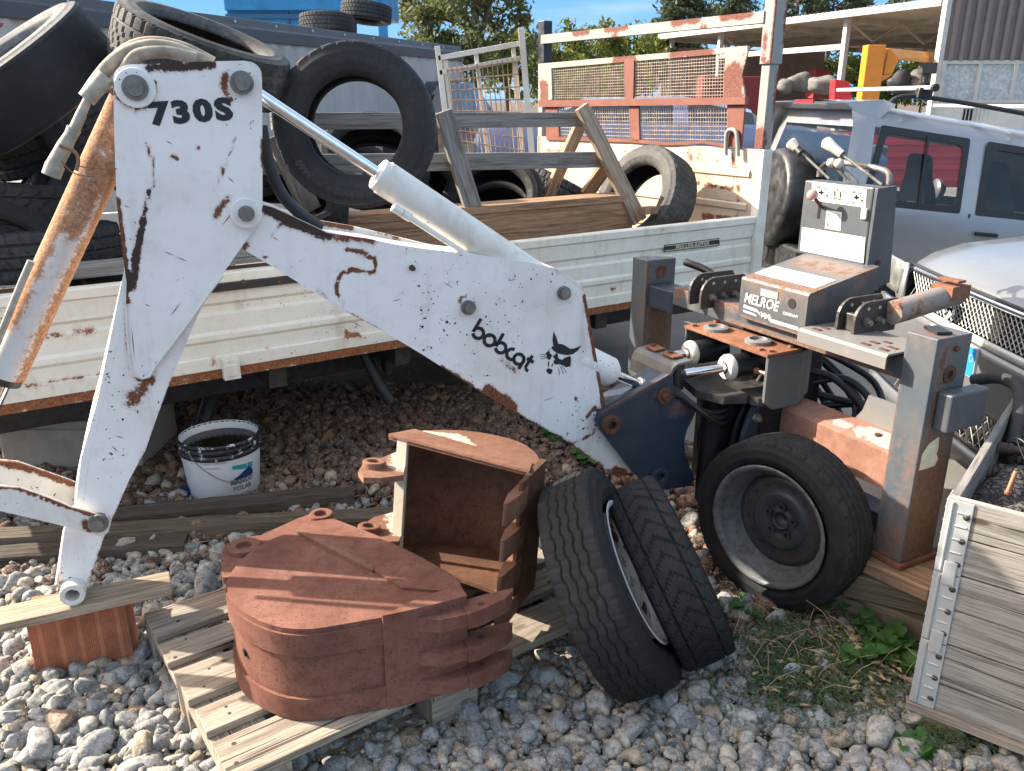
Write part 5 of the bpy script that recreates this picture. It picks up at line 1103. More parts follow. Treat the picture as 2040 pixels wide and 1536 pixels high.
# lip with tooth plates on the right edge
le = q2[-1]; td2 = (-back * .98 + mdir * .10).normalized(); tm = (td2.cross(U2)).normalized()
mb = MB(); mb.prism([le + td2 * .07 + tm * .0, le - td2 * .10 + tm * .012, le - td2 * .10 - tm * .01, le + td2 * .07 - tm * .012], -U2 * W2); mb.build('lip_plate', BRUIN, b2, .002)
for k in range(4):
    h = .055 + k * .105; c = le - U2 * h + td2 * .07
    mb = MB(); prof = [(-.04, .018), (.03, .018), (.09, .002), (.085, -.008), (.02, -.016), (-.04, -.014)]
    mb.prism([c + td2 * a + tm * b + U2 * .030 for a, b in prof], -U2 * .062); mb.build('tooth', BRU2, b2, .004)
def ear2(dep, px, hx, hy):
    pl2 = Plane(P0 - U2 * dep, U2); mb = MB(); mb.prism([pl2.pt(*p) for p in px], -U2 * .018); e = mb.build('mounting_ear', BRU2, b2, .003); refine(e, .02); stroke(e, [([pl2.pt(px[3][0], px[3][1]), pl2.pt(px[4][0], px[4][1])], .05, .7)], 'worn')
    c = pl2.pt(hx, hy); mb = MB(); mb.ring(c - U2 * .02, U2, .019, .036, .040, 30); mb.build('pin_eye', BRU2, e, .003); mb = MB(); mb.cyl(c - U2 * .015, U2, .0192, .004, 20); mb.build('hole', plain('hole_black', (.008, .006, .005), .9), e)
ear2(.085, [(714, 938), (722, 925), (745, 918), (795, 898), (806, 930), (804, 946), (760, 952), (724, 951)], 745, 930)
ear2(.315, [(706, 1062), (716, 1050), (745, 1030), (792, 1018), (800, 1060), (795, 1078), (760, 1080), (720, 1078)], 735, 1058)
for x, y in ((997, 985), (990, 1060)):
    pass
# ------------------------------------------------------------------ pail
pc = Vector((-1.236, 3.235, 0)); pail = thing('paint_pail', pc, 'white paint pail with black rim full of dark water behind the digger arm', 'bucket')
mb = MB(); mb.lathe(pc + UP * .002, UP, [(0, 0), (.138, 0), (.142, .004), (.163, .232), (.163, .27), (.160, .27), (.155, .235), (.136, .01), (0, .008)], 56); mb.build('body', painted('pail_white', (.66, .67, .68), -.3, .3, .2, seed=71.0, dirtcol=(.4, .37, .3)), pail)
mb = MB(); mb.lathe(pc + UP * .21, UP, [(.1635, 0), (.167, .002), (.167, .018), (.1645, .02), (.1645, .026), (.168, .028), (.168, .042), (.166, .045), (.166, .052), (.170, .055), (.170, .064), (.167, .068), (.160, .068)], 56)
k = NT('black_rim_with_drips'); o = k.obj(); f = k.ramp(k.noise(o, 30, 5, .7), .56, .60); k.set(Base_Color=k.mix(f, (.015, .016, .02), (.6, .6, .58)), Roughness=.45); mb.build('rim', k.m, pail)
mb = MB(); mb.lathe(pc + UP * .236, UP, [(0, 0), (.157, 0)], 40); mb.lathe(pc + UP * .236, UP, [(.1575, 0), (.1595, .033)], 40); mb.build('dark_water', plain('dark_water', (.012, .014, .008), .12, 0, .3, 12), pail)
def pp(px, py, r=.1435 + .009):
    d = ray(px, py); a = d.x ** 2 + d.y ** 2; ex, ey = -pc.x, -pc.y; b = 2 * (ex * d.x + ey * d.y)
    for _ in range(4):
        c_ = ex * ex + ey * ey - r * r; dis = b * b - 4 * a * c_; t = (-b - math.sqrt(max(0, dis))) / (2 * a); z = CAM_H + d.z * t; r = .1435 + .0205 * min(1, max(0, z / .232)) + .0006
    return EYE + d * t
def patch(pts, mat, name):
    mb = MB(); mb.add([pp(*p) for p in pts], [list(range(len(pts)))[::-1]]); return mb.build(name, mat, pail)
DKB = plain('label_navy', (.012, .035, .13), .5); TEAL = plain('label_teal', (.02, .32, .32), .5)
patch([(362, 965), (367, 970), (372, 964), (378, 975), (379, 1012), (366, 1005)], DKB, 'label_print')
patch([(378, 902), (380, 902), (384, 1012), (381, 1012)], DKB, 'label_print')
patch([(463, 928), (484, 925), (503, 918), (503, 929), (484, 934), (463, 936)], TEAL, 'label_print')
patch([(466, 955), (476, 948), (484, 940), (491, 933), (497, 928), (503, 934), (504, 942), (490, 950), (470, 958)], DKB, 'label_print')
patch([(425, 1010), (432, 1003), (440, 1006), (447, 1000), (456, 1003), (464, 998), (474, 1001), (484, 993), (494, 992), (492, 1002), (470, 1008), (440, 1012)], TEAL, 'label_print')
mb = MB()
def ptext(body, px, py, size, bold=0.0, sx=1.0):
    c = pp(px, py); r_ = Vector((c.x - pc.x, c.y - pc.y, 0)).normalized(); V, F = text_mesh(body, size, bold); rad = (Vector((c.x, c.y, 0)) - pc).length; a0 = math.atan2(r_.y, r_.x)
    mb.add([pc + Vector((math.cos(a0 + v.x * sx / rad) * (rad + .0007 + v.y * .089), math.sin(a0 + v.x * sx / rad) * (rad + .0007 + v.y * .089), c.z + v.y)) for v in V], F)
ptext('BIANCO', 483, 957, .030, .0012, .9); ptext('POLAR', 484, 970, .030, .0004, .9); ptext('IDROPITTURA', 484, 983, .012); ptext('MASSIMA COPERTURA', 425, 925, .010); ptext('LUNGA RESA', 423, 934, .010)
mb.build('lettering', plain('label_grey', (.10, .10, .12), .5), pail)
mb = MB(); hb = [pp(*p, r=.17) for p in [(376, 900), (388, 920), (412, 940), (445, 957), (470, 960), (490, 955)]]; mb.tube(smooth_poly([pc + (p - pc) * 1.0 + Vector((0, -.006, 0)) for p in hb], 2), .002, 6); mb.build('handle', STEEL, pail)
# ------------------------------------------------------------------ brick, board, timbers
ba, bb_ = Vector((-1.385, 2.01, 0)), Vector((-1.13, 2.076, 0)); bd = (bb_ - ba).normalized(); bn = Vector((bd.y, -bd.x, 0)); BRH = .222
CLAY = plain('terracotta', (.42, .15, .075), .85, 0, .28, 9, .3, 60)
brick = thing('hollow_brick', (ba + bb_) / 2, 'orange ribbed hollow clay brick standing on the gravel under the arm tip', 'brick')
mb = MB(); Lb = (bb_ - ba).length; gp = []
nz_ = 46
for i in range(nz_ * 2):
    s = Lb * i / (nz_ * 2 - 1); u = (s / Lb * 5.0) % 1.0; rib = (i % 2) and not (.42 < u < .62)
    gp.append(ba + bd * s - bn * (.0028 if rib else 0.0))
lean = bd * -.0
mb.prism([p for p in gp] + [bb_ - bn * .09, ba - bn * .09], UP * BRH); mb.build('body', CLAY, brick, 0)
mb = MB(); e0, e1_ = Vector((-1.395, 1.925, 0)), Vector((-1.0, 2.109, 0)); dd = (e1_ - e0).normalized(); bk = Vector((-dd.y, dd.x, 0))
mb.obox(e0 - dd * .25 + dd * .34 + bk * .045 + UP * (BRH + .0145), dd, bk, UP, .345, .05, .0135); props(mb.build('board', WTAN, None, .003), 'pale offcut board lying on the clay brick under the arm tip', 'board')
def timber(pts, w, h, mat, label, name='timber'):
    mb = MB(); pts = [Vector(p) for p in pts]; d = (pts[-1] - pts[0]).normalized(); y = UP.cross(d).normalized(); z = d.cross(y); n = 26; rr = random.Random(len(label)); L = (pts[-1] - pts[0]).length
    rows = []; UVr = []
    prof = [(-.5, -.5), (-.5, .28), (-.40, .44), (-.12, .5), (.05, .42), (.2, .5), (.42, .46), (.5, .30), (.5, -.5)]
    J = [(rr.uniform(-.04, .04), rr.uniform(-.05, .05)) for _ in prof]
    for i in range(n + 1):
        c = pts[0].lerp(pts[-1], i / n); k = 1 - .5 * max(0, (i / n - .8) / .2) * rr.random()
        rows.append([c + y * ((a + J[j][0] + rr.uniform(-.012, .012)) * w) + z * ((b + J[j][1] + rr.uniform(-.02, .02)) * h * k) for j, (a, b) in enumerate(prof)])
    m_ = len(prof); V = [p for r in rows for p in r]; F = []; U = []
    for i in range(n):
        for j in range(m_):
            j2 = (j + 1) % m_; F.append((i * m_ + j, i * m_ + j2, (i + 1) * m_ + j2, (i + 1) * m_ + j)); u0, u1 = L * i / n, L * (i + 1) / n; U.append([(u0, j * .03), (u0, j * .03 + .03), (u1, j * .03 + .03), (u1, j * .03)])
    mb.add(V, F, False, U); mb.add(rows[0], [list(range(m_))]); mb.add(rows[-1], [list(range(m_ - 1, -1, -1))])
    return props(mb.build(name, mat, None, 0), label, 'timber', 'old timbers on the gravel')
timber([(-1.75, 2.86, .05), (-.66, 3.12, .045)], .085, .07, WDARK, 'split dark timber lying in front of the paint pail')
timber([(-2.3, 2.70, .045), (-.35, 2.94, .04)], .10, .06, wood('brown_timber_wood', (.11, .085, .06), (.17, .135, .098), (.04, .028, .02), .8), 'long brown timber running from the left edge to the rear bucket')
timber([(-2.3, 2.58, .035), (-1.22, 2.74, .035)], .09, .05, WDARK, 'shorter dark timber on the gravel nearest the brick')
# ------------------------------------------------------------------ box and foot under the bed
tank = thing('storage_box', (-1.96, 3.55, 0), 'dusty beige plastic box under the truck bed behind the arm', 'box')
BEI = plain('dusty_beige_plastic', (.30, .27, .22), .75, 0, .2, 10, .2)
mb = MB(); mb.box((-2.30, 3.42, .02), (-1.67, 3.85, .22)); mb.build('body', BEI, tank, .02, 3)
mb = MB(); mb.box((-2.32, 3.40, .222), (-1.65, 3.87, .262)); mb.prism([(-2.28, 3.43, .262), (-1.69, 3.43, .262), (-1.69, 3.62, .33), (-2.28, 3.62, .33)], (0, .2, 0)); mb.build('lid', BEI, tank, .012)
mb = MB(); pv = [(-1.55, 4.1, .40), (-1.50, 3.95, .25), (-1.52, 3.8, .10), (-1.53, 3.78, .01)]; mb.tube(smooth_poly(pv, 2), .035, 12); props(mb.build('exhaust_pipe', DSTEEL, None), 'dark bent pipe standing behind the paint pail', 'pipe')
mb = MB(); mb.box((-2.36, 3.1, .20), (-2.30, 3.2, .46)); mb.box((-2.36, 3.06, .40), (-2.22, 3.22, .46)); mb.box((-2.25, 3.06, .25), (-2.22, 3.1, .40)); props(mb.build('steel_bracket', STEEL, None, .004), 'grey angled steel bracket hanging under the truck bed at the left', 'bracket')
# ------------------------------------------------------------------ loose wheels in front of the frame
RIMW = painted('rim_white_paint', (.40, .40, .40), .24, 1.6, .6, seed=81.0, rust_col=(.14, .07, .04), dirtcol=(.3, .25, .2))
RIMD = painted('rim_black_paint', (.025, .027, .032), .02, 0, .35, seed=83.0, rust_col=(.12, .11, .105), dirtcol=(.10, .09, .085))
RIMG = painted('rim_worn_grey', (.105, .107, .107), .30, 1.6, .6, dark=.85, seed=85.0, rust_col=(.055, .04, .032), dirtcol=(.10, .09, .08), scale=1.6)
HOLE = plain('hole_black', (.008, .006, .005), .9)
S_VAN = (.325, .172, .20, 'zigzag', RUB); S_SPORT = (.285, .172, .19, 'arrow', RUB); S_ROAD = (.288, .165, .197, 'ribs', RUB)
def local(mb, name, mat, parent, bevel=0.0):
    me_o = mb.build(name, mat, None, bevel, base=(0, 0, 0)); me_o.location = (0, 0, 0); me_o.parent = parent; return me_o
def rim(o, Rr, w, disc, barrel_mat, disc_mat, holes, hole_r, hole_R):
    Z = Vector((0, 0, 1)); mb = MB()
    mb.lathe((0, 0, 0), Z, [(Rr + .010, w * .97), (Rr + .012, w), (Rr + .004, w * 1.01), (Rr - .004, w * .95), (Rr - .012, w * .78), (Rr - .014, w * .6), (Rr - .030, w * .45), (Rr - .032, disc + .012), (Rr - .04, disc + .004)], 56)
    mb.lathe((0, 0, 0), Z, [(Rr - .04, disc + .004), (Rr - .032, -w * .6), (Rr - .01, -w * .85), (Rr + .01, -w)], 48)
    r_ = local(mb, 'rim', barrel_mat, o)
    mb = MB(); mb.lathe((0, 0, 0), Z, [(Rr - .036, disc + .002), (Rr - .05, disc + .014), (Rr - .062, disc + .018), (.105, disc + .010), (.098, disc + .016), (.090, disc + .022), (.055, disc + .006), (.050, disc + .004), (.034, disc + .004), (.030, disc + .012), (.026, disc + .002), (.022, disc - .02), (0, disc - .02)], 48); d = local(mb, 'disc', disc_mat, r_)
    for k in range(holes):
        a = 2 * math.pi * k / holes; mb = MB(); mb.cyl((hole_R * math.cos(a), hole_R * math.sin(a), disc + .004), Z, hole_r, .0125, 18); local(mb, 'vent_hole', plain('rust_shadowed_hole', (.035, .018, .012), .9), d)
    for k in range(5):
        a = 2 * math.pi * k / 5 + .3; mb = MB(); mb.ring((.05 * math.cos(a), .05 * math.sin(a), disc + .002), Z, .007, .014, .014, 16); local(mb, 'bolt_seat', disc_mat, d)
    return r_
wA = tyre(S_VAN, 0, 0, 0, camdir(.88, .40, .25), 'worn van tyre with speckled white rim leaning against the bucket beside the pallet', 'loose wheels in front of the frame', pos=(.285, 2.06, .300))
wA['category'] = 'wheel'
rim(wA, .20, .085, .035, RIMW, RIMW, 8, .026, .125)
wB = tyre(S_SPORT, 0, 0, 0, camdir(.90, .42, .06), 'black arrow tread tyre leaning between the white rimmed wheel and the steel wheel', 'loose wheels in front of the frame', pos=(.470, 2.17, .264))
wC = tyre(S_ROAD, 0, 0, 0, Vector((-.77, -.64, .03)), 'upright car wheel with dark steel rim full of round holes leaning on the frame post', 'loose wheels in front of the frame', pos=(.885, 2.44, .288))
wC['category'] = 'wheel'
rim(wC, .197, .082, -.012, RIMG, RIMD, 15, .0125, .128)
# ------------------------------------------------------------------ blocks under the right post
BLK = wood('damp_block_wood', (.15, .115, .075), (.21, .165, .11), (.07, .05, .035), .4)
def blk(c, yaw, hx, hy, hz, mat, label, tilt=0.0, bev=.006):
    a = Vector((math.cos(R(yaw)), math.sin(R(yaw)), 0)); b = Vector((-a.y, a.x, 0)); z = (UP + a * tilt).normalized(); mb = MB(); mb.obox(c, a, b, z, hx, hy, hz); return props(mb.build('wooden_block', mat, None, bev), label, 'wooden block', 'blocks stacked under the frame post')
fc = fw(FLEN - .05, -.075, 0)
blk(fc + UP * .055, -40, .17, .11, .055, BLK, 'big dark timber block at the bottom of the stack under the post')
blk(fc + UP * .155 + E2 * .01, -28, .14, .10, .040, BLK, 'damp middle block in the stack under the frame post')
blk(fc + UP * .220 + E2 * .01, -52, .15, .11, .023, WWARM, 'reddish thin board directly beneath the foot of the post')
# same under the far post
fl = fw(.05, -.075, 0); blk(fl + UP * .13, -60, .14, .11, .128, BLK, 'dark timber block under the far post by the truck bed')
# ------------------------------------------------------------------ crate of firewood at the right
CB = onz(1815, 1395, .085); CR = onz(2040, 1490, .085); cx = (CR - CB); cx.z = 0; cx.normalize(); cx.rotate(Matrix.Rotation(R(2.5), 3, 'Z')); cyv = Vector((-cx.y, cx.x, 0)); cyv = cyv if cyv.y > 0 else -cyv; CB.z = 0
crate = thing('wooden_crate', CB + cx * .4 + cyv * .6, 'grey slatted pallet crate with galvanised corner hinges holding firewood', 'crate')
def cw(a, b, z): return CB + cx * a + cyv * b + UP * z
def cbox(mb, a0, a1, b0, b1, z0, z1, grain='x'):
    c = cw((a0 + a1) / 2, (b0 + b1) / 2, (z0 + z1) / 2)
    return mb.obox(c, cx, UP, cyv, abs(a1 - a0) / 2, abs(z1 - z0) / 2, abs(b1 - b0) / 2) if grain == 'x' else mb.obox(c, cyv, UP, cx, abs(b1 - b0) / 2, abs(z1 - z0) / 2, abs(a1 - a0) / 2)
GALV = painted('galvanised_steel', (.44, .46, .45), -.25, .1, .35, seed=91.0, dirtcol=(.40, .37, .28), rough=.38); GALV.node_tree.nodes['Principled BSDF'].inputs['Metallic'].default_value = .25
hs = [.088, .188, .288, .388, .488, .588, .69]
for k in range(6):
    z0, z1 = hs[k] + .0015, hs[k + 1] - (.003 if k % 2 else .0015)
    mb = MB(); cbox(mb, 0, .8, 0, .02, z0, z1); mb.build('front_board', WCRATE, crate, .002)
    mb = MB(); cbox(mb, 0, .02, .021, 1.2, z0, z1, 'y'); mb.build('side_board', WGREY if k > 3 else WCRATE, crate, .002)
    mb = MB(); cbox(mb, .78, .8, .021, 1.2, z0, z1, 'y'); mb.build('side_board', WCRATE, crate, .002)
    mb = MB(); cbox(mb, .0, .8, 1.201, 1.22, z0, z1); mb.build('back_board', WCRATE, crate, .002)
for k in range(3):
    z0, z1 = hs[2 * k] - .002, hs[2 * k + 2] - .006
    mb = MB(); cbox(mb, -.004, .056, -.004, -.0005, z0, z1); cbox(mb, -.0045, -.001, -.004, .06, z0, z1); hg = mb.build('corner_hinge', GALV, crate, .0015)
    mb = MB()
    for j in range(5):
        zz_ = z0 + .025 + j * .036; mb.tube([cw(.022, -.0045, zz_), cw(.048, -.0045, zz_)], .0028, 6); mb.tube([cw(-.005, .01, zz_), cw(-.005, .06, zz_)], .003, 6)
    mb.tube([cw(.010, -.005, z0 + .005), cw(.010, -.005, z1 - .005)], .004, 8); mb.build('pressed_rib', GALV, hg)
    for j in range(3):
        mb = MB(); mb.lathe(cw(.044, -.0045, z0 + .03 + j * .065), -cyv, [(.008, 0), (.007, .002), (0, .003)], 12); mb.build('rivet', DSTEEL, hg)
    if k: mb = MB(); cbox(mb, .016, .046, -.009, -.0045, z0 - .03, z0 + .035); mb.build('locating_tab', GALV, hg, .003)
mb = MB(); cbox(mb, 0, .8, 0, 1.2, .086, .0875); mb.build('floor', WPAL, crate, 0)
mb = MB(); c = cw(.335, -.0012, .145); mb.lathe(c, -cyv, [(.048, 0), (.048, .0006), (.044, .0006), (.044, 0)], 40, closed=True, smooth=False); mb.lathe(c, -cyv, [(0, .0007), (.034, .0007)], 36); mb.build('round_stamp', plain('faded_red_stamp', (.27, .07, .06), .8, 0, .25, 60), crate)
# base pallet of the crate
cp = thing('pallet', cw(.4, .6, 0), 'pallet on blocks carrying the crate of firewood', 'pallet')
mb = MB(); cbox(mb, -.01, .8, -.012, .1, .062, .084); mb.build('top_board', WPAL, cp, .002)
for b0 in (.2, .45, .7, .95):
    mb = MB(); cbox(mb, -.01, .8, b0, b0 + .12, .062, .084); mb.build('top_board', WPAL, cp, .002)
PART = plain('pressed_chip_block', (.26, .185, .115), .9, 0, .35, 70, .6, 120)
for a0 in (-.005, .36, .67):
    mb = MB(); cbox(mb, a0, a0 + .14, .0, .10, -.06, .061); mb.build('block', PART, cp, .004)
    mb = MB(); cbox(mb, a0, a0 + .14, 1.05, 1.18, -.06, .061); mb.build('block', PART, cp, .004)
# firewood
def bark():
    k = NT('log_bark'); o = k.obj(); a = k.noise(o, 26, 6, .75, 1.2); b = k.noise(o, 90, 4, .7)
    v = k.n('TexVoronoi', {'feature': 'DISTANCE_TO_EDGE'}, Vector=k.warp(o, 16.0, .05), Scale=38.0); f = k.ramp(v, .0, .16)
    c = k.mix(f, (.014, .012, .011), (.085, .075, .07)); c = k.mix(k.ramp(b, .5, .75, 0, .6), c, (.16, .145, .135)); k.set(Base_Color=c, Roughness=.95); k.bump(k.math('ADD', f, k.math('MULTIPLY', b, .4)), 1.0, .012); return k.m
BARK = bark(); SAPW = wood('cut_log_end', (.36, .25, .15), (.45, .33, .2), (.2, .13, .07), .3, knots=0)
def log(a, b, r, label, bent=0.0):
    a, b = Vector(a), Vector(b); n = 22; d = (b - a).normalized(); x, y, z = frame_from(d); rr = random.Random(hash(label) % 9999); rows = []; seg = 22
    ph = [rr.uniform(0, 6.28) for _ in range(6)]
    for i in range(n + 1):
        t = i / n; c = a.lerp(b, t) + x * bent * math.sin(math.pi * t); e = (.9 if i in (0, n) else 1)
        rows.append([c + (x * math.cos(2 * math.pi * k / seg) + y * math.sin(2 * math.pi * k / seg)) * r * e * (1 + .07 * math.sin(3 * 6.28 * k / seg + ph[0] + 3 * t) + .05 * math.sin(7 * 6.28 * k / seg + ph[1] + 9 * t) + rr.uniform(-.035, .035)) for k in range(seg)])
    mb = MB(); V = [p for q in rows for p in q]; mb.add(V, [(i * seg + k, i * seg + (k + 1) % seg, (i + 1) * seg + (k + 1) % seg, (i + 1) * seg + k) for i in range(n) for k in range(seg)], True)
    mb.cur = 1; mb.add(rows[0], [list(range(seg - 1, -1, -1))]); mb.add(rows[-1], [list(range(seg))])
    return props(mb.build('firewood_log', [BARK, SAPW], None), label, 'log', 'firewood logs in the crate')
log(cw(.045, .12, .575), cw(.062, .34, .60), .036, 'short rough log nearest the inner side board of the crate')
log(cw(.115, .10, .58), cw(.085, .42, .61), .036, 'dark log lying lengthwise in the middle of the crate opening')
log(cw(.12, .07, .615), cw(.30, .28, .65), .042, 'log with pale split wood at the front of the crate', .02)
log(cw(.10, .70, .58), cw(.20, 1.12, .80), .075, 'thick dark log standing at the back of the crate')
log(cw(.035, .46, .575), cw(.30, .52, .60), .04, 'dark log lying across the crate under the iron pipe')
log(cw(.20, .34, .58), cw(.30, .75, .62), .05, 'log at the right edge of the frame in the crate')
log(cw(.05, .66, .57), cw(.30, .74, .58), .045, 'log lying across the crate behind the iron pipe')
log(cw(.34, .10, .58), cw(.5, .6, .6), .06, 'log on the far right side inside the crate')
mb = MB(); cbox(mb, .022, .778, .022, 1.2, .52, .555); props(mb.build('bark_debris', BARK, None), 'dark bark crumbs under the firewood in the crate', 'debris', kind='stuff')
mb = MB(); mb.tube([cw(.045, .575, .63), cw(.40, .60, .65)], .013, 14); mb.tube([cw(.025, .573, .629), cw(.06, .577, .631)], .018, 14); props(mb.build('iron_pipe', plain('brown_pipe', (.065, .04, .036), .6, .2, .3, 25, .2), None), 'brown iron pipe lying on the firewood inside the crate', 'pipe')
mb = MB(); hp_ = [cw(-.13, .98, .70), cw(-.06, .95, .735), cw(.0, .90, .74), cw(.03, .83, .72), cw(.045, .74, .68), cw(.05, .64, .62)]; mb.tube(smooth_poly(hp_, 3), .020, 12); props(mb.build('sheathed_hose', plain('grey_fabric_sleeve', (.03, .032, .035), .85, 0, .4, 30, .3), None), 'dark fabric covered hose hanging over the crate side', 'hose')
mb = MB(); mb.tube(smooth_poly([cw(.04, .60, .62), cw(.06, .50, .70), cw(.10, .44, .71), cw(.16, .36, .66)], 3), .0018, 6); mb.tube(smooth_poly([cw(.05, .7, .64), cw(.07, .55, .66), cw(.11, .5, .62)], 3), .0018, 6); props(mb.build('wire_loop', STEEL, None), 'thin wire loops lying on the firewood', 'wire')
mb = MB(); mb.tube([cw(.098, .22, .645), cw(.105, .235, .70)], .006, 10); mb.cyl(cw(.098, .22, .640), UP, .008, .007, 10); props(mb.build('copper_bolt', plain('copper_bolt', (.42, .2, .12), .45, .6), None), 'small copper coloured bolt stuck among the firewood', 'bolt')
# ------------------------------------------------------------------ weeds
def leafmat(name, a, b):
    k = NT(name); o = k.obj(); f = k.noise(o, 30, 3); k.set(Base_Color=k.mix(f, a, b), Roughness=.55); k.b.inputs['Specular IOR Level'].default_value = .35
    tr_ = k.t.nodes.new('ShaderNodeBsdfTranslucent'); k.put(tr_.inputs['Color'], tuple(min(1, x * 1.6) for x in b)); mx = k.t.nodes.new('ShaderNodeMixShader'); mx.inputs[0].default_value = .3
    k.t.links.new(k.b.outputs[0], mx.inputs[1]); k.t.links.new(tr_.outputs[0], mx.inputs[2]); k.t.links.new(mx.outputs[0], k.out.inputs[0]); return k.m
WEED = leafmat('weed_leaf', (.035, .10, .025), (.075, .17, .04)); GRASS = leafmat('creeping_herb', (.05, .085, .035), (.10, .14, .06)); DRY = plain('dry_leaf', (.34, .25, .13), .8, 0, .3, 30)
STEM = plain('weed_stem', (.12, .13, .05), .7)
def leaf(mb, c, d, n, L, w, nseg=5):
    c = Vector(c); d = Vector(d).normalized(); n = Vector(n).normalized(); s = d.cross(n).normalized(); n = s.cross(d); V = []; F = []
    for i in range(nseg + 1):
        t = i / nseg; ww = w * math.sin(math.pi * min(1, .12 + .88 * t ** .8)) ** .8 * (1 if i < nseg else .05); p = c + d * L * t - n * .25 * L * t * t
        V += [p - s * ww + n * ww * .35, p, p + s * ww + n * ww * .35]
    for i in range(nseg): F += [(3 * i, 3 * i + 1, 3 * i + 4, 3 * i + 3), (3 * i + 1, 3 * i + 2, 3 * i + 5, 3 * i + 4)]
    mb.add(V, F, True)
def weed(px, py, h, nst, label, sz=1.0, group='leafy weeds among the stones'):
    c = onz(px, py, 0); t = thing('weed_plant', c, label, 'weed', group); lm, sm_ = MB(), MB(); rr = random.Random(px * 7 + py)
    for s in range(nst):
        a = rr.uniform(0, 6.28); r0 = rr.uniform(0, .03); base = c + Vector((math.cos(a), math.sin(a), 0)) * r0; top = base + Vector((math.cos(a) * .5 * h, math.sin(a) * .5 * h, h * rr.uniform(.6, 1)))
        path = [base, base.lerp(top, .5) + UP * h * .12, top]; sm_.tube(smooth_poly(path, 2), .0022, 5)
        for k in range(3):
            q = base.lerp(top, .45 + .27 * k) + UP * h * .08; a2 = rr.uniform(0, 6.28)
            for m_ in (0, math.pi):
                d = Vector((math.cos(a2 + m_ + k), math.sin(a2 + m_ + k), rr.uniform(.0, .5))); leaf(lm, q, d, UP + Vector((rr.uniform(-.3, .3), rr.uniform(-.4, .1), 0)), rr.uniform(.028, .044) * sz, rr.uniform(.013, .02) * sz)
    sm_.build('stem', STEM, t); lm.build('leaf_cluster', WEED, t)
weed(1735, 1300, .10, 10, 'leafy green weed at the corner of the firewood crate', 1.15); weed(1770, 1330, .07, 9, 'broad leaved weed in front of the crate hinge', 1.25); weed(1652, 1225, .13, 4, 'tall weed sprig growing up against the bottom timber block', 1.1); weed(1700, 1320, .09, 6, 'weed between the timber block and the crate')
weed(1487, 1225, .05, 3, 'small round leaved weed right of the arrow tread tyre', 1.1); weed(1160, 925, .06, 4, 'small weed below the boom above the white rimmed wheel', 1.2); weed(1098, 888, .07, 3, 'lone bright sprig under the lower edge of the boom', 1.2)
weed(1795, 1500, .05, 3, 'tiny weed among stones at the bottom right', .8); weed(1850, 1505, .05, 3, 'single round leaf weed in front of the crate block', 1.0)
gl, dl = MB(), MB(); rr = random.Random(3)
for k in range(2300):
    u, v = rr.gauss(0, 1), rr.gauss(0, 1); px, py = 1640 + u * 85, 1345 + v * 42
    if rr.random() < .25: px, py = 1545 + u * 40, 1290 + v * 35
    if rr.random() < .12: px, py = 1930 + u * 60, 1468 + v * 16
    if px > 1805 and py < 1400: continue
    c = onz(px, py, rr.uniform(.012, .045)); a = rr.uniform(0, 6.28)
    for q in range(4): leaf(gl, c + Vector((rr.gauss(0, .008), rr.gauss(0, .008), rr.uniform(0, .02))), Vector((math.cos(a + q * 1.7), math.sin(a + q * 1.7), rr.uniform(-.1, .8))), UP, rr.uniform(.008, .018), rr.uniform(.0016, .0035), 2)
for k in range(260):
    c = onz(1690 + rr.gauss(0, 90), 1320 + rr.gauss(0, 40), rr.uniform(.02, .05)); a = rr.uniform(0, 6.28); leaf(dl, c, Vector((math.cos(a), math.sin(a), rr.uniform(-.2, .5))), UP, rr.uniform(.02, .05), rr.uniform(.004, .011), 3)
for k in range(50):
    c = onz(rr.uniform(300, 1000), rr.uniform(930, 1130), .03); a = rr.uniform(0, 6.28); dl.tube([c, c + Vector((math.cos(a) * .05, math.sin(a) * .05, rr.uniform(-.01, .02)))], .0016, 4)
for k in range(70):
    c = onz(1600 + rr.gauss(0, 120), 1330 + rr.gauss(0, 45), .01); a = rr.uniform(0, 6.28); L = rr.uniform(.04, .11); dl.tube(smooth_poly([c, c + Vector((math.cos(a) * L * .3, math.sin(a) * L * .3, L * .8)), c + Vector((math.cos(a) * L, math.sin(a) * L, L))], 1), .0011, 4)
props(gl.build('creeping_herb', GRASS, None), 'fine creeping green herb between stones in front of the wheel', 'ground cover', kind='stuff')
props(dl.build('dry_leaf_litter', DRY, None), 'dry tan leaves and twigs scattered over the gravel', 'leaf litter', kind='stuff')
c = onz(1578, 1345, .03); mb = MB(); mb.lathe(c, camdir(.2, .3, .9), [(.0, 0), (.028, .001), (.034, .006), (.034, .010), (.030, .012), (.0, .004)], 28); k = NT('clear_plastic'); k.set(Base_Color=(.6, .63, .62), Roughness=.3, Alpha=.45); props(mb.build('plastic_lid', k.m, None), 'small clear plastic lid lying on the gravel before the steel wheel', 'plastic lid')
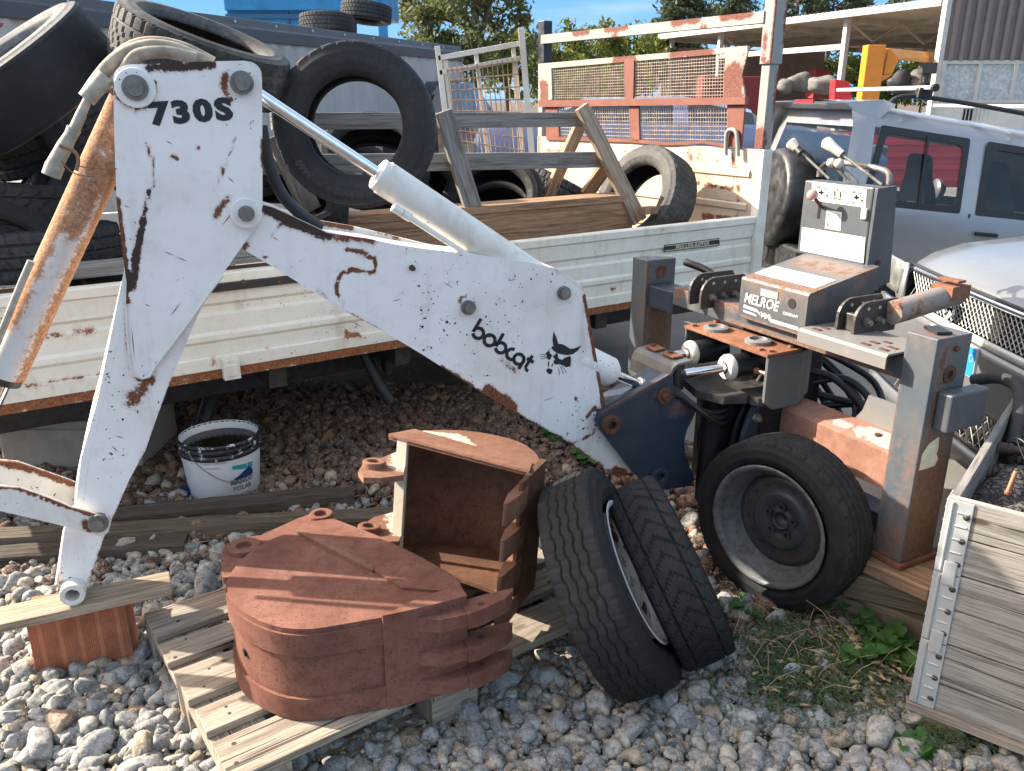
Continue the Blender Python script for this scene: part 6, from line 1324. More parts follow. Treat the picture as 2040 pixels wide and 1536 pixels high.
# ------------------------------------------------------------------ vehicles
def carpaint(name, col, metal=.35, rough=.28):
    k = NT(name); o = k.obj(); d = k.ramp(k.noise(o, 5, 5, .65), .45, .8, 0, .08); k.set(Base_Color=k.mix(d, col, (.36, .34, .3)), Metallic=metal, Roughness=k.ramp(k.noise(o, 9, 4), .3, .7, rough, rough + .14)); k.b.inputs['Coat Weight'].default_value = .6; k.b.inputs['Coat Roughness'].default_value = .06; return k.m
SILVER = carpaint('silver_car_paint', (.29, .30, .315)); SILV2 = carpaint('warm_silver_paint', (.16, .165, .17)); BLUECAR = carpaint('blue_car_paint', (.16, .19, .30), .4); DARKCAR = carpaint('dark_car_paint', (.03, .035, .05), .3); REDP = plain('red_tractor_paint', (.55, .025, .035), .4, 0, .15, 3)
TRIM = plain('black_trim', (.014, .015, .017), .5, 0, .2, 30); SEATF = plain('dark_seat_fabric', (.03, .032, .036), .9)
def glassmat(name, tint, a=.35):
    k = NT(name); k.set(Base_Color=tint, Roughness=.03, Alpha=a); k.b.inputs['Specular IOR Level'].default_value = .9; k.b.inputs['IOR'].default_value = 1.6; return k.m
GLASS = glassmat('car_glass', (.02, .04, .05), .28); GLASS2 = glassmat('dark_car_glass', (.015, .022, .03), .75)
class Loc:
    """car space: X forward, Y left, Z up"""
    def __init__(s, p, yaw, pitch=0.0): s.p = Vector(p); s.M = Matrix.Rotation(yaw, 3, 'Z') @ Matrix.Rotation(pitch, 3, 'Y')
    def __call__(s, x, y, z): return s.p + s.M @ Vector((x, y, z))
    def d(s, x, y, z): return s.M @ Vector((x, y, z))
def lpanel(mb, Lc, pts): mb.add([Lc(*p) for p in pts], [list(range(len(pts)))])
# --- silver off-roader seen from behind
SV = Loc((2.171, 6.803, -.099), .077, .103)
suv = thing('off_roader', SV.p, 'silver off roader with spare wheel cover and roof bars behind the console', 'car')
sx = [(0.0, .0), (.10, .0), (.165, 1), (.86, 0), (1.03, 1), (2.05, 0), (2.30, 0), (3.2, 0), (4.05, 0)]
def sec(X):
    f = max(0, (X - 2.05) / .8); k = min(1, f)
    roof = 1.70 - .05 * max(0, X - .2) - .62 * k; wt = 1.55 - .035 * max(0, X - .2) - .52 * k; y0 = .86 if X > .04 else .80
    yw = .74 + .08 * k; ye = .66 + .12 * k
    return [(y0 - .03, .42), (y0, .62), (y0 + .015, .84), (y0 + .008, .98), (y0 - .012, 1.045), (yw, wt), (ye, roof - .035), (ye - .10, roof), (0, roof + .015)]
body, gl_, = MB(), MB()
for s in (-1, 1):
    for i in range(len(sx) - 1):
        A, Bs = sec(sx[i][0]), sec(sx[i + 1][0])
        for j in range(8):
            w_ = 1.28 if s > 0 else -1.0
            q = [SV(sx[i][0], w_ * A[j][0], A[j][1]), SV(sx[i + 1][0], w_ * Bs[j][0], Bs[j][1]), SV(sx[i + 1][0], w_ * Bs[j + 1][0], Bs[j + 1][1]), SV(sx[i][0], w_ * A[j + 1][0], A[j + 1][1])]
            if s > 0: q = q[::-1]
            (gl_ if (j == 4 and sx[i][1] == 1) else body).add(q, [(0, 1, 2, 3)], j < 4 or j > 5)
# rear face
H0 = .05
def rx(z): return H0 + max(0, z - 1.0) * .16
for pts in ([(rx(.42), -.80, .42), (rx(.42), 1.03, .42), (rx(1.02), 1.06, 1.02), (rx(1.02), -.82, 1.02)], [(rx(1.02), -.82, 1.02), (rx(1.02), -.66, 1.02), (rx(1.54), -.60, 1.54), (rx(1.66), -.66, 1.66)], [(rx(1.02), .86, 1.02), (rx(1.02), 1.06, 1.02), (rx(1.66), .86, 1.66), (rx(1.54), .78, 1.54)], [(rx(1.54), -.60, 1.54), (rx(1.54), .78, 1.54), (rx(1.66), .86, 1.66), (rx(1.66), -.66, 1.66)]): lpanel(body, SV, [(x, y, z) for x, y, z in pts][::-1])
bo_ = body.build('body', SILVER, suv, shade=38)
lpanel(gl_, SV, [(rx(1.02) + .01, .86, 1.02), (rx(1.54) + .01, .78, 1.54), (rx(1.54) + .01, -.60, 1.54), (rx(1.02) + .01, -.66, 1.02)]); gl_.build('window_glass', GLASS, suv)
def wframe(name, X0, X1, zt0, zt1, zb, off=.004, w=.035, slant=.06):
    mb = MB(); yt = lambda z: -(.848 - (z - 1.045) / .505 * .108) - off
    o_ = [(X0 - .03, zb - .02), (X1 + .02, zb - .02), (X1 + .02, zt1 + .02), (X0 + slant - .02, zt0 + .02)]; i_ = [(X0 + .02, zb + .025), (X1 - .025, zb + .025), (X1 - .025, zt1 - .03), (X0 + slant + .03, zt0 - .03)]
    def rr4(Q_, r):
        L = []
        for k in range(4):
            p, a, b = Vector(Q_[k]), Vector(Q_[k - 1]), Vector(Q_[(k + 1) % 4]); s, e = p + (a - p).normalized() * r, p + (b - p).normalized() * r
            L += [tuple(s * (1 - t) ** 2 + p * 2 * t * (1 - t) + e * t * t) for t in (0, .25, .5, .75, 1)]
        return L
    o_, i_ = rr4(o_, .02), rr4(i_, .055)
    for k in range(len(o_)):
        a, b, c, d = o_[k], o_[(k + 1) % len(o_)], i_[(k + 1) % len(o_)], i_[k]; lpanel(mb, SV, [(q[0], yt(q[1]), q[1]) for q in (a, b, c, d)])
    return mb.build(name, TRIM, suv, solid=.006)
wframe('window_frame', .165, .86, 1.545, 1.52, 1.045); wframe('window_frame', 1.03, 2.05, 1.515, 1.47, 1.045, slant=.0)
mb = MB(); mb.beam(SV(.56, -.855, 1.05), SV(.56, -.757, 1.53), .016, .01, SV.d(0, 1, 0)); mb.build('window_divider', TRIM, suv)
mb = MB(); mb.beam(SV(.955, -.878, .46), SV(.955, -.858, 1.03), .012, .006, SV.d(0, 1, 0)); mb.beam(SV(2.12, -.878, .46), SV(2.12, -.858, 1.03), .012, .006, SV.d(0, 1, 0)); mb.build('door_gap', TRIM, suv)
mb = MB(); mb.obox(SV(1.10, -.892, .90), SV.d(1, 0, 0), SV.d(0, 1, 0), SV.d(0, 0, 1), .085, .014, .014); mb.build('door_handle', TRIM, suv, .006)
mb = MB(); mb.obox(SV(1.2, -.885, .60), SV.d(1, 0, 0), SV.d(0, 1, 0), SV.d(0, 0, 1), 1.1, .012, .04); mb.build('side_moulding', TRIM, suv, .008)
for s in (-1, 1): mb = MB(); mb.obox(SV(.045, s * .765, .86), SV.d(0, 1, 0), SV.d(1, 0, 0), SV.d(0, 0, 1), .05, .02, .13); mb.build('tail_light', plain('red_lens', (.45, .02, .03), .2) if 'red_lens' in MATS else plain('red_lens', (.45, .02, .03), .2), suv, .01)
mb = MB(); sp_ = [(-.06, 1.69), (.22, 1.735), (.30, 1.72), (.10, 1.655)]
P = [SV(x, -.66, z) for x, z in sp_]; mb.prism(P, SV.d(0, 1.50, 0)); mb.prism([SV(-.06, -.665, 1.69), SV(.22, -.665, 1.735), SV(.30, -.70, 1.71), (SV(.16, -.70, 1.56))], SV.d(0, .02, 0)); sp_o = mb.build('roof_spoiler', SILVER, suv, .012)
mb = MB(); mb.obox(SV(-.062, .02, 1.695), SV.d(0, 1, 0), SV.d(1, 0, 0), SV.d(0, 0, 1), .17, .006, .012); mb.build('brake_light', plain('red_lens', (.45, .02, .03), .2), sp_o)
mb = MB(); mb.lathe(SV(.03, 0, .95), SV.d(-1, 0, 0), [(.37, 0), (.385, .03), (.385, .20), (.365, .235), (.33, .245), (.31, .238), (.29, .246), (0, .252)], 56); mb.build('spare_wheel_cover', plain('black_vinyl_cover', (.022, .022, .023), .38, 0, .3, 12, .15, 30), suv)
for y in (-.62,):
    mb = MB(); mb.tube(smooth_poly([SV(.28, y, 1.70), SV(.34, y, 1.775), SV(.6, y, 1.79), SV(1.4, y, 1.75), SV(1.9, y, 1.70), SV(2.0, y, 1.61)], 2), .017, 10); mb.build('roof_rail', TRIM, suv)
for X, z in ((.52, 1.80), (1.42, 1.765)):
    mb = MB(); mb.obox(SV(X, 0, z + .045), SV.d(0, 1, 0), SV.d(1, 0, 0), SV.d(0, 0, 1), .74, .022, .014); mb.build('roof_bar', GALV, suv, .006)
    mb = MB(); mb.obox(SV(X, -.63, z + .005), SV.d(1, 0, 0), SV.d(0, 1, 0), SV.d(0, 0, 1), .055, .03, .04); mb.build('bar_foot', TRIM, suv, .012); mb = MB(); mb.cyl(SV(X, -.74, z + .045), SV.d(0, -1, 0), .026, .03, 14); mb.build('end_cap', TRIM, suv, .004)
mb = MB(); mb.lathe(SV(1.75, -.95, 1.08), SV.d(-1, 0, 0), [(0, -.12), (.05, -.11), (.085, -.06), (.10, .0), (.09, .015), (0, .015)], 22); mb.build('door_mirror', SILV2, suv)
mb = MB(); mb.lathe(SV(1.75, .95, 1.10), SV.d(-1, 0, 0), [(0, -.10), (.07, -.06), (.10, .0), (.09, .012), (0, .012)], 20); mb.build('door_mirror', SILV2, suv)
def seat(Lc, X, Y, par):
    mb = MB(); o_ = sm2([(-.21, 0), (.21, 0), (.22, .36), (.12, .50), (.12, .68), (-.12, .68), (-.12, .50), (-.22, .36)], 2, True); mb.prism([Lc(X + (z * -.18), Y + y, .72 + z) for y, z in o_], Lc.d(.10, 0, 0)); mb.build('seat', SEATF, par, .03)
seat(SV, 1.25, .36, suv); seat(SV, 1.45, -.36, suv)
mb = MB(); mb.prism([SV(.12, -.78, .44), SV(2.6, -.78, .44), SV(2.6, -.78, .98), (SV(.12, -.78, .98))], SV.d(0, 1.56, 0)); mb.build('interior', SEATF, suv)
mb = MB(); mb.obox(SV(-.02, 0, .52), SV.d(0, 1, 0), SV.d(1, 0, 0), SV.d(0, 0, 1), .82, .10, .11); mb.build('rear_bumper', TRIM, suv, .03)
mb = MB(); mb.lathe(SV(-.25, .0, .95), SV.d(-1, 0, 0), [(0, 0), (0.001, .0)], 8) if False else None
for X in (.75, 3.3):
    for s in (-1, 1):
        w_ = bpy.data.objects.new('wheel', TM[S_BIG]); COL.objects.link(w_); w_.parent = suv; w_.matrix_local = Matrix.Translation(SV(X, s * .76, .36) - SV.p) @ rot_to(SV.d(0, 1, 0))
# --- silver car nose at the right
c2 = thing('parked_car', (2.6, 3.1, 0), 'silver car nose with diamond mesh grille and chrome emblem beyond the right post', 'car')
yc, hw = 3.02, .90
st_x = [1.75, 1.77, 1.85, 2.0, 2.3, 2.7, 3.05]; zc_ = [.835, .865, .90, .935, .97, 1.00, 1.03]
def hood(x, zc, t):   # t -1..1 across
    e = abs(t); w_ = hw * (1 - .10 * max(0, (1.94 - x) / .2)); z = zc - .035 * e ** 2 - .10 * max(0, e - .80) / .2 * (1 + 1.2 * max(0, (1.99 - x))) - (.05 * max(0, (e - .93) / .07))
    xx = x + .05 * e ** 3 * max(0, 1 - (x - 1.75) / .4) + .02 * e
    return Vector((xx, yc + t * w_, z))
T_ = [-1, -.97, -.93, -.86, -.78, -.6, -.4, -.2, 0, .2, .4, .6, .78, .86, .93, .97, 1]
mb = MB(); mb.grid([[hood(x, z, t) for t in T_][::-1] for x, z in zip(st_x, zc_)]); 
for s in (-1, 1): mb.grid([[hood(x, z, s), Vector((hood(x, z, s).x + .0, yc + s * hw, .72)), Vector((hood(x, z, s).x, yc + s * hw, .50))] if s < 0 else [Vector((hood(x, z, s).x, yc + s * hw, .50)), Vector((hood(x, z, s).x, yc + s * hw, .72)), hood(x, z, s)] for x, z in zip(st_x, zc_)])
mb.build('bonnet', SILV2, c2, shade=50)
def fpt(t, z, o=0.0): e = abs(t); return Vector((1.75 + .05 * e ** 2.6 - .02 * max(0, .8 - z) * 1.0 - o, yc + t * hw * .97, z))
def fpanel(name, rows, mat, th=0.0, o=0.0, bev=0.0):
    """rows: (z, t0, t1) from the bottom up"""
    mb = MB(); n = 20; mb.grid([[fpt(a + (b - a) * i / n, z, o) for i in range(n + 1)] for z, a, b in rows]); return mb.build(name, mat, c2, bev, solid=th)
fpanel('grille_backing', [(.685, -.66, .66), (.82, -.70, .70)], HOLE, 0, -.03)
mb = MB()
for k in range(-40, 41):
    for sg in (-1, 1):
        t0, t1 = k * .034, k * .034 + sg * .135
        if min(t0, t1) < -.68 or max(t0, t1) > .68: continue
        mb.tube([fpt(t0, .69), fpt((t0 + t1) / 2, .753), fpt(t1, .817)], .0024, 4, False)
mb.build('mesh_grille', GALV, c2)
fpanel('grille_trim', [(.815, -.70, .70), (.835, -.70, .70)], CHROME, .012, .006); fpanel('shut_line', [(.836, -.74, .74), (.846, -.74, .74)], TRIM, .01, .0)
fpanel('chrome_strip', [(.66, -.72, .72), (.69, -.70, .70)], GALV, .012, .012)
fpanel('bumper', [(.44, -1, 1), (.47, -1, 1), (.63, -1, 1), (.658, -1, 1)], SILV2, .02, .02); fpanel('lower_backing', [(.28, -.72, .72), (.44, -.74, .74)], HOLE, 0, -.02); fpanel('lower_lip', [(.21, -.96, .96), (.28, -.96, .96)], SILV2, .03, .02)
mb = MB()
for k in range(-24, 25):
    for sg in (-1, 1):
        t0, t1 = k * .055, k * .055 + sg * .13
        if min(t0, t1) < -.7 or max(t0, t1) > .7: continue
        mb.tube([fpt(t0, .285), fpt(t1, .435)], .0026, 4, False)
mb.build('lower_mesh', GALV, c2)
HL = plain('headlamp_lens', (.20, .21, .195), .08, .3, .5, 7)
for s in (-1, 1):
    mb = MB(); rows = [(.69, .78, .95), (.72, .76, .985), (.78, .745, 1.0), (.835, .74, 1.0)]; n = 8
    mb.grid([[fpt(s * (a + (b - a) * i / n), z, .012 - .0) for i in range(n + 1)] for z, a, b in rows]); mb.build('headlamp', HL, c2, solid=.02)
    mb = MB(); mb.grid([[fpt(s * (a + (b - a) * i / 3), z, .016) for i in range(4)] for z, a, b in [(.655, .70, .77), (.84, .70, .735)]]); mb.build('grille_side', SILVER, c2, solid=.012)
# emblem: a stylised S of two facing hooks
EM = plain('satin_emblem', (.46, .48, .49), .3, .25, .1, 30); c0_ = fpt(.20, .755, .03)
mb = MB(); ey_ = Vector((0, -1, 0)); q = lambda a, b: c0_ + ey_ * a * .062 + UP * b * .055
mb.prism([q(-.1, 1.1), q(-1.0, .42), q(-1.0, .12), q(.22, -.42), q(-.05, -.6), q(-.45, -.36), q(-.95, -.36)], Vector((-.010, 0, 0))); mb.prism([q(.1, -1.1), q(1.0, -.42), q(1.0, -.12), q(-.22, .42), q(.05, .6), q(.45, .36), q(.95, .36)][::-1], Vector((-.010, 0, 0))); mb.build('emblem', EM, c2, .003)
mb = MB(); pc0 = fpt(.085, .60, .034); mb.obox(pc0, (0, 1, 0), (0, 0, 1), (1, 0, 0), .18, .058, .006); pl_o = mb.build('number_plate', WHITESTICK, c2, .002)
mb = MB(); c = pc0 + Vector((-.007, -.155, 0)); mb.obox(c, (0, 1, 0), (0, 0, 1), (1, 0, 0), .022, .054, .0008); mb.build('blue_band', plain('plate_blue', (.02, .22, .68), .4), pl_o)
mb = MB(); mb.lathe(c + Vector((-.0012, 0, .015)), (-1, 0, 0), [(.012, 0), (.014, 0), (.014, .0006), (.012, .0006)], 24, closed=True); mb.build('band_ring', WHITESTICK, pl_o)
mb = MB(); text_on(mb, 'III', pc0 + Vector((-.0068, -.10, .0)), (0, -1, 0), UP, .075, .0006, .001); mb.build('lettering', BLACKPAINT, pl_o)
mb = MB(); mb.box((1.88, yc - .78, .20), (3.1, yc + .78, .62)); mb.build('engine_bay', TRIM, c2)
mb = MB(); mb.add([(3.0, yc - .80, 1.03), (3.0, yc + .80, 1.03), (3.7, yc + .68, 1.45), (3.7, yc - .68, 1.45)], [(0, 3, 2, 1)]); mb.build('windscreen', GLASS2, c2)
mb = MB(); mb.box((3.05, yc - .86, .3), (4.9, yc + .86, 1.0)); mb.prism([(3.68, yc - .7, 1.44), (4.8, yc - .7, 1.46), (4.9, yc - .86, 1.0), (3.1, yc - .86, 1.0)], (0, 1.5, 0)); mb.build('cabin', SILV2, c2, .03)
for X in (2.45, 4.4):
    for s in (-1, 1):
        w_ = bpy.data.objects.new('wheel', TM[S_CAR]); COL.objects.link(w_); w_.parent = c2; w_.matrix_local = Matrix.Translation(Vector((X, yc + s * .78, .30)) - c2.location) @ rot_to((0, 1, 0))
c2.location.z += .08
# --- generic saloon
def saloon(p, yaw, mat, label, h=1.0, name='parked_car'):
    Lc = Loc(p, yaw); t = thing(name, Vector(p), label, 'car'); X = [0, .08, .55, .95, 1.15, 2.05, 2.2, 2.85, 3.05, 3.9, 4.2]
    belt = belt_ = [.72, .88, .93, .94, .94, .93, .93, .92, .90, .80, .62]; roof = [.72, .88, .96, 1.22, 1.38, 1.42, 1.42, 1.2, .95, .82, .62]; roof = [max(b_, b_ + (r_ - b_) * h) for b_, r_ in zip(belt_, roof)] if h < 1 else roof; gl = {2: 1, 4: 1, 6: 1, 3: 0}
    b, g = MB(), MB()
    def sc(i): w_ = .84 - (.10 if i in (0, 10) else 0); cab = roof[i] - belt[i] > .05; return [(w_ - .03, .28), (w_, .5), (w_, belt[i] - .04), (w_ - .03, belt[i]), ((w_ - .22) if cab else w_ - .10, roof[i] - .03), (w_ - .34, roof[i]), (0, roof[i] + .02)]
    for s in (-1, 1):
        for i in range(10):
            A, Bs = sc(i), sc(i + 1)
            for j in range(6):
                q = [Lc(X[i], s * A[j][0], A[j][1]), Lc(X[i + 1], s * Bs[j][0], Bs[j][1]), Lc(X[i + 1], s * Bs[j + 1][0], Bs[j + 1][1]), Lc(X[i], s * A[j + 1][0], A[j + 1][1])]
                if s > 0: q = q[::-1]
                (g if ((j == 3 and i in (2, 4, 6)) or (j in (4, 5) and i in (2, 7)) or (j == 3 and i in (3, 7))) else b).add(q, [(0, 1, 2, 3)], True)
    lpanel(b, Lc, [(4.2, -.7, .28), (4.2, .7, .28), (4.2, .6, .62), (4.2, -.6, .62)]); lpanel(b, Lc, [(0, .7, .28), (0, -.7, .28), (0, -.6, .72), (0, .6, .72)])
    b.build('body', mat, t, shade=38); g.build('window_glass', GLASS2, t)
    for s in (-1, 1):
        mb = MB(); mb.obox(Lc(4.12, s * .58, .66), Lc.d(0, 1, 0), Lc.d(1, 0, 0), UP, .16, .08, .06); mb.build('headlamp', HL, t, .02)
        for XX in (.8, 3.35):
            w_ = bpy.data.objects.new('wheel', TM[S_CAR]); COL.objects.link(w_); w_.parent = t; w_.matrix_local = Matrix.Translation(Lc(XX, s * .76, .30) - t.location) @ rot_to(Lc.d(0, 1, 0))
    return t
mb = MB(); mb.box((-2.2, 8.6, .0), (4.6, 11.6, .44)); props(mb.build('loading_ramp', conc() if 'yard_concrete' not in bpy.data.materials else bpy.data.materials['yard_concrete'], None, .01), kind='structure')
saloon((-.35, 9.7, .45), R(-5), BLUECAR, 'blue car seen through the rusty wire mesh of the headboard', .5); saloon((-1.75, 10.9, .45), R(75), DARKCAR, 'dark car seen through the white wire gate')
# --- red trailer and tractor behind the off-roader
rt = thing('red_trailer', (5.2, 11, 0), 'red ribbed farm trailer seen through the windows of the off roader', 'trailer')
mb = MB(); mb.box((3.9, 10.8, .55), (8.5, 10.86, 1.22)); mb.box((3.9, 10.86, .55), (8.5, 12.6, .62)); mb.build('side_wall', REDP, rt, .01)
for k in range(4): mb = MB(); mb.box((3.9, 10.76, .62 + .15 * k), (8.5, 10.80, .68 + .15 * k)); mb.build('rib', REDP, rt, .01)
for X in (4.6, 7.6):
    w_ = bpy.data.objects.new('wheel', TM[S_BIG]); COL.objects.link(w_); w_.parent = rt; w_.matrix_local = Matrix.Translation(Vector((X, 10.95, .335)) - rt.location) @ rot_to((0, 1, 0))
tr_ = thing('red_tractor', (3.3, 11.5, 0), 'red tractor parts seen through the rear side window', 'tractor')
mb = MB(); mb.box((3.0, 11.2, .7), (3.35, 11.7, 1.25)); mb.prism([(2.75, 11.1, .62), (3.6, 11.1, .62), (3.5, 11.1, 1.0), (2.85, 11.1, 1.0)], (0, .8, 0)); mb.build('hood', REDP, tr_, .02)
for X in (2.6, 3.65):
    w_ = bpy.data.objects.new('wheel', TM[S_BIG]); COL.objects.link(w_); w_.parent = tr_; w_.matrix_local = Matrix.Translation(Vector((X, 11.05, .335)) - tr_.location) @ rot_to((0, 1, 0))
# ------------------------------------------------------------------ grey curtain trailer at the left
tl_a, tl_b = Vector((-3.55, 6.2, 0)), Vector((-.73, 13.0, 0)); td_ = (tl_b - tl_a).normalized(); tn_ = Vector((td_.y, -td_.x, 0))
trl = thing('grey_trailer', (tl_a + tl_b) / 2, 'long grey canvas sided trailer with dark top rail behind the tyre heap', 'trailer')
k = NT('grey_canvas'); o = k.obj(); a = k.noise(k.mapping(o, scale=(1.5, 1.5, .5)), 3, 5, .6); b = k.noise(k.mapping(o, scale=(1, 1, 12)), 14, 3, .6); k.set(Base_Color=k.mix(k.ramp(a, .3, .7), (.33, .325, .31), (.42, .41, .39)), Roughness=.7); k.bump(k.math('ADD', a, k.math('MULTIPLY', b, .35)), .6, .03); CANV = k.m
LT = (tl_b - tl_a).length; mb = MB(); n = 90
mb.grid([[tl_a + td_ * LT * i / n + tn_ * (.018 * math.sin(i * 2.1) + .012 * math.sin(i * .7) * (z < 2)) + UP * z for z in (.25, .8, 1.4, 2.0, 2.17)] for i in range(n + 1)]); mb.build('canvas_side', CANV, trl)
mb = MB(); zt3 = 2.34; mb.prism([tl_a + tn_ * .03 + UP * 2.14, tl_a + tn_ * .03 + UP * 2.25, tl_a + tn_ * .0 + UP * 2.27, tl_a - tn_ * .02 + UP * zt3, tl_a - tn_ * .10 + UP * zt3, tl_a - tn_ * .1 + UP * 2.14], td_ * LT); mb.build('top_rail', plain('dark_grey_rail', (.05, .055, .065), .5, 0, .25, 6), trl, .006)
mb = MB()
for i in range(1, 12): mb.lathe(tl_a + td_ * LT * i / 12 + tn_ * .012 + UP * 2.30, tn_, [(.014, 0), (.010, .005), (0, .006)], 10)
mb.build('rivets', GALV, trl)
mb = MB(); mb.prism([tl_a - tn_ * .02 + UP * 2.1, tl_a - tn_ * .02 + UP * 2.3, tl_a - tn_ * 2.4 + UP * 2.3, tl_a - tn_ * 2.4 + UP * 2.1], td_ * LT); mb.prism([tl_b - td_ * .04 + UP * .25, tl_b - td_ * .04 + UP * 2.1, tl_b - tn_ * 2.4 - td_ * .04 + UP * 2.1, tl_b - tn_ * 2.4 - td_ * .04 + UP * .25], td_ * .03); mb.build('roof', CANV, trl)
# red letters on the canvas, mostly hidden by tyres
mb = MB(); TLP = Plane(tl_a, tn_); 
mb.add([TLP.pt(x, y, .035) for x, y in [(221, 78), (231, 78), (231, 108), (221, 108)]], [[3, 2, 1, 0]]); mb.add([TLP.pt(x, y, .035) for x, y in [(192, 78), (202, 86), (209, 108), (205, 120), (198, 100), (188, 86)]], [list(range(6))[::-1]]); mb.add([TLP.pt(x, y, .035) for x, y in [(-6, 46), (8, 46), (4, 54), (-8, 58)]], [[3, 2, 1, 0]]); mb.build('red_lettering', plain('dark_red_print', (.27, .03, .06), .6), trl)
for i, (s, d) in enumerate(((.80, .35), (.83, .5), (.84, .3))):
    tyre(S_DK, 0, 0, 0, (.05 * i, .1, 1), ['tyre lying on the trailer roof under the blue truck', 'second tyre lying on the trailer roof, the nearer of them', 'tyre stacked on top of another on the trailer roof'][i], 'tyres on the trailer roof', pos=tl_a + td_ * LT * (.62 + .06 * i) - tn_ * (.40 + .25 * (i % 2)) + UP * (2.44 + (.2 if i == 2 else 0)))
# blue truck box behind
bt = thing('blue_truck', (-3.0, 15, 0), 'bright blue truck body rising behind the grey trailer', 'truck'); BLT = plain('bright_blue_paint', (.02, .20, .42), .45, 0, .2, 3)
X1 = ony(770, 30, 15).x; mb = MB(); XL = ony(450, 20, 15).x; mb.box((XL, 15, .6), (X1 - 1.05, 17.4, 3.02)); mb.box((XL, 14.9, 3.0), (X1 - .10, 17.4, 3.9)); mb.box((X1 - .14, 14.95, .6), (X1, 15.1, 3.9)); mb.box((X1 - 1.05, 15, 2.0), (X1 - .8, 17.4, 2.5)); mb.build('body', BLT, bt, .02)
mb = MB(); mb.box((XL + 1, 14.96, 2.5), (XL + 1.04, 15, 3.0)); mb.box((XL, 14.94, 2.88), (X1 - 1.05, 15, 2.95)); mb.build('seam', plain('teal_seam', (.02, .10, .2), .5), bt)
# ------------------------------------------------------------------ white wire gate standing behind the bed
GTP = Plane((0, 7.35, 0), (0, -1, 0)); gate = thing('wire_gate', GTP.pt(965, 330), 'off white rusty steel gate with wire grid leaning behind the truck bed', 'gate'); GW = painted('gate_white_paint', (.66, .62, .54), .16, .8, .5, seed=101.0, dirtcol=(.5, .36, .22), rust_col=(.24, .09, .05))
def gb(a, b, w, name='bar', off=0.0, th=.03, mat=GW):
    p, q = GTP.pt(*a, off), GTP.pt(*b, off); mb = MB(); d = (q - p).normalized(); mb.obox((p + q) / 2, d, d.cross(Vector((0, -1, 0))), (0, -1, 0), (q - p).length / 2, w / 2, th / 2); return mb.build(name, mat, gate, .003)
gb((871, 92), (897, 310), .042, 'frame_post'); gb((1038, 55), (1060, 310), .050, 'frame_post', .02); gb((887, 120), (910, 310), .035, 'frame_post', -.02); gb((948, 105), (972, 310), .036, 'frame_post', -.02); gb((1022, 90), (1042, 310), .036, 'frame_post', -.02)
gb((873, 116), (1034, 87), .040, 'frame_rail'); gb((876, 145), (1036, 116), .040, 'frame_rail')
mb = MB()
for i in range(15): u = i / 14; mb.tube([GTP.pt(890 + 140 * u, 136 - 22 * u, .02), GTP.pt(916 + 128 * u, 310, .02)], .0045, 5)
for j in range(8): v = j / 7; mb.tube([GTP.pt(890 + 24 * v, 140 + 140 * v, .03), GTP.pt(1030 + 14 * v, 122 + 178 * v, .03)], .006, 5)
mb.build('wire_grid', plain('rusty_gate_wire', (.42, .27, .17), .7, .1, .4, 15), gate)
# ------------------------------------------------------------------ open shed, factory building, crane
SHW = plain('shed_pale_paint', (.44, .43, .40), .6, 0, .12, 4); UND = plain('shed_underside', (.36, .32, .26), .8, 0, .2, 2)
A_ = at(1328, 77, 41.0); B_ = at(1893, 4, 26.5); zE = (A_.z + B_.z) / 2; A_.z = B_.z = 0
sd_ = (B_ - A_).normalized(); sn_ = Vector((-sd_.y, sd_.x, 0)); sn_ = sn_ if sn_.y > 0 else -sn_; SL = (B_ - A_).length
shed = thing('open_shed', (A_ + B_) / 2, 'long open sided shed with low pitched corrugated roof on pale posts', 'shed')
mb = MB(); n = 150
rows = []
for i in range(n + 1):
    p = A_ + sd_ * (SL + .2) * i / n; c = .05 * (i % 2); rows.append([p - sn_ * .5 + UP * (zE + .12 + c), p + sn_ * 24 + UP * (zE - .35 + c)])
mb.grid(rows, False); mb.build('roof', plain('roof_sheet', (.30, .29, .28), .6, 0, .2, 3), shed)
mb = MB(); mb.prism([A_ - sn_ * .45 + UP * (zE + .1), A_ - sn_ * .45 + UP * (zE - .02), A_ + sn_ * 24 + UP * (zE - .50), A_ + sn_ * 24 + UP * (zE - .40)], sd_ * (SL + .1)); mb.build('ceiling', UND, shed)
mb = MB(); mb.prism([A_ - sn_ * .5 + UP * (zE - .10), A_ - sn_ * .5 + UP * (zE + .14), A_ - sn_ * .42 + UP * (zE + .14), A_ - sn_ * .42 + UP * (zE - .10)], sd_ * (SL + .1)); mb.build('eaves_beam', SHW, shed, .02)
for f in (0.03, .27, .50, .735):
    p = A_ + sd_ * SL * f; mb = MB(); mb.obox(p + UP * zE / 2, sd_, sn_, UP, .10, .10, zE / 2 - .05); mb.build('post', SHW, shed, .01)
    mb = MB(); mb.beam(p + UP * (zE - .12), p + sn_ * 24 + UP * (zE - .62), .14, .22); mb.build('rafter', UND, shed)
    for k in range(7): q0, q1 = p + sn_ * 2 * k + UP * (zE - .1 + .088 * k), p + sn_ * (2 * k + 1) + UP * (zE - .75 + .088 * k); 
for k in range(1, 8): mb = MB(); q = A_ + sn_ * 2.9 * k + UP * (zE - .10 - .06 * k); mb.beam(q, q + sd_ * (SL + .1), .12, .18); mb.build('purlin', UND, shed)
mb = MB(); q = A_ + sd_ * SL * .27 + UP * (zE - 1.05); mb.beam(q, A_ + sd_ * SL * .74 + UP * (zE - 1.05), .14, .20); mb.build('tie_beam', SHW, shed)
mb = MB(); mb.obox(A_ + sn_ * 5 + UP * zE * .45, sn_, sd_, UP, 5, .08, zE * .45); mb.build('end_wall', plain('shed_end_wall', (.30, .21, .18), .8, 0, .2, 2), shed)
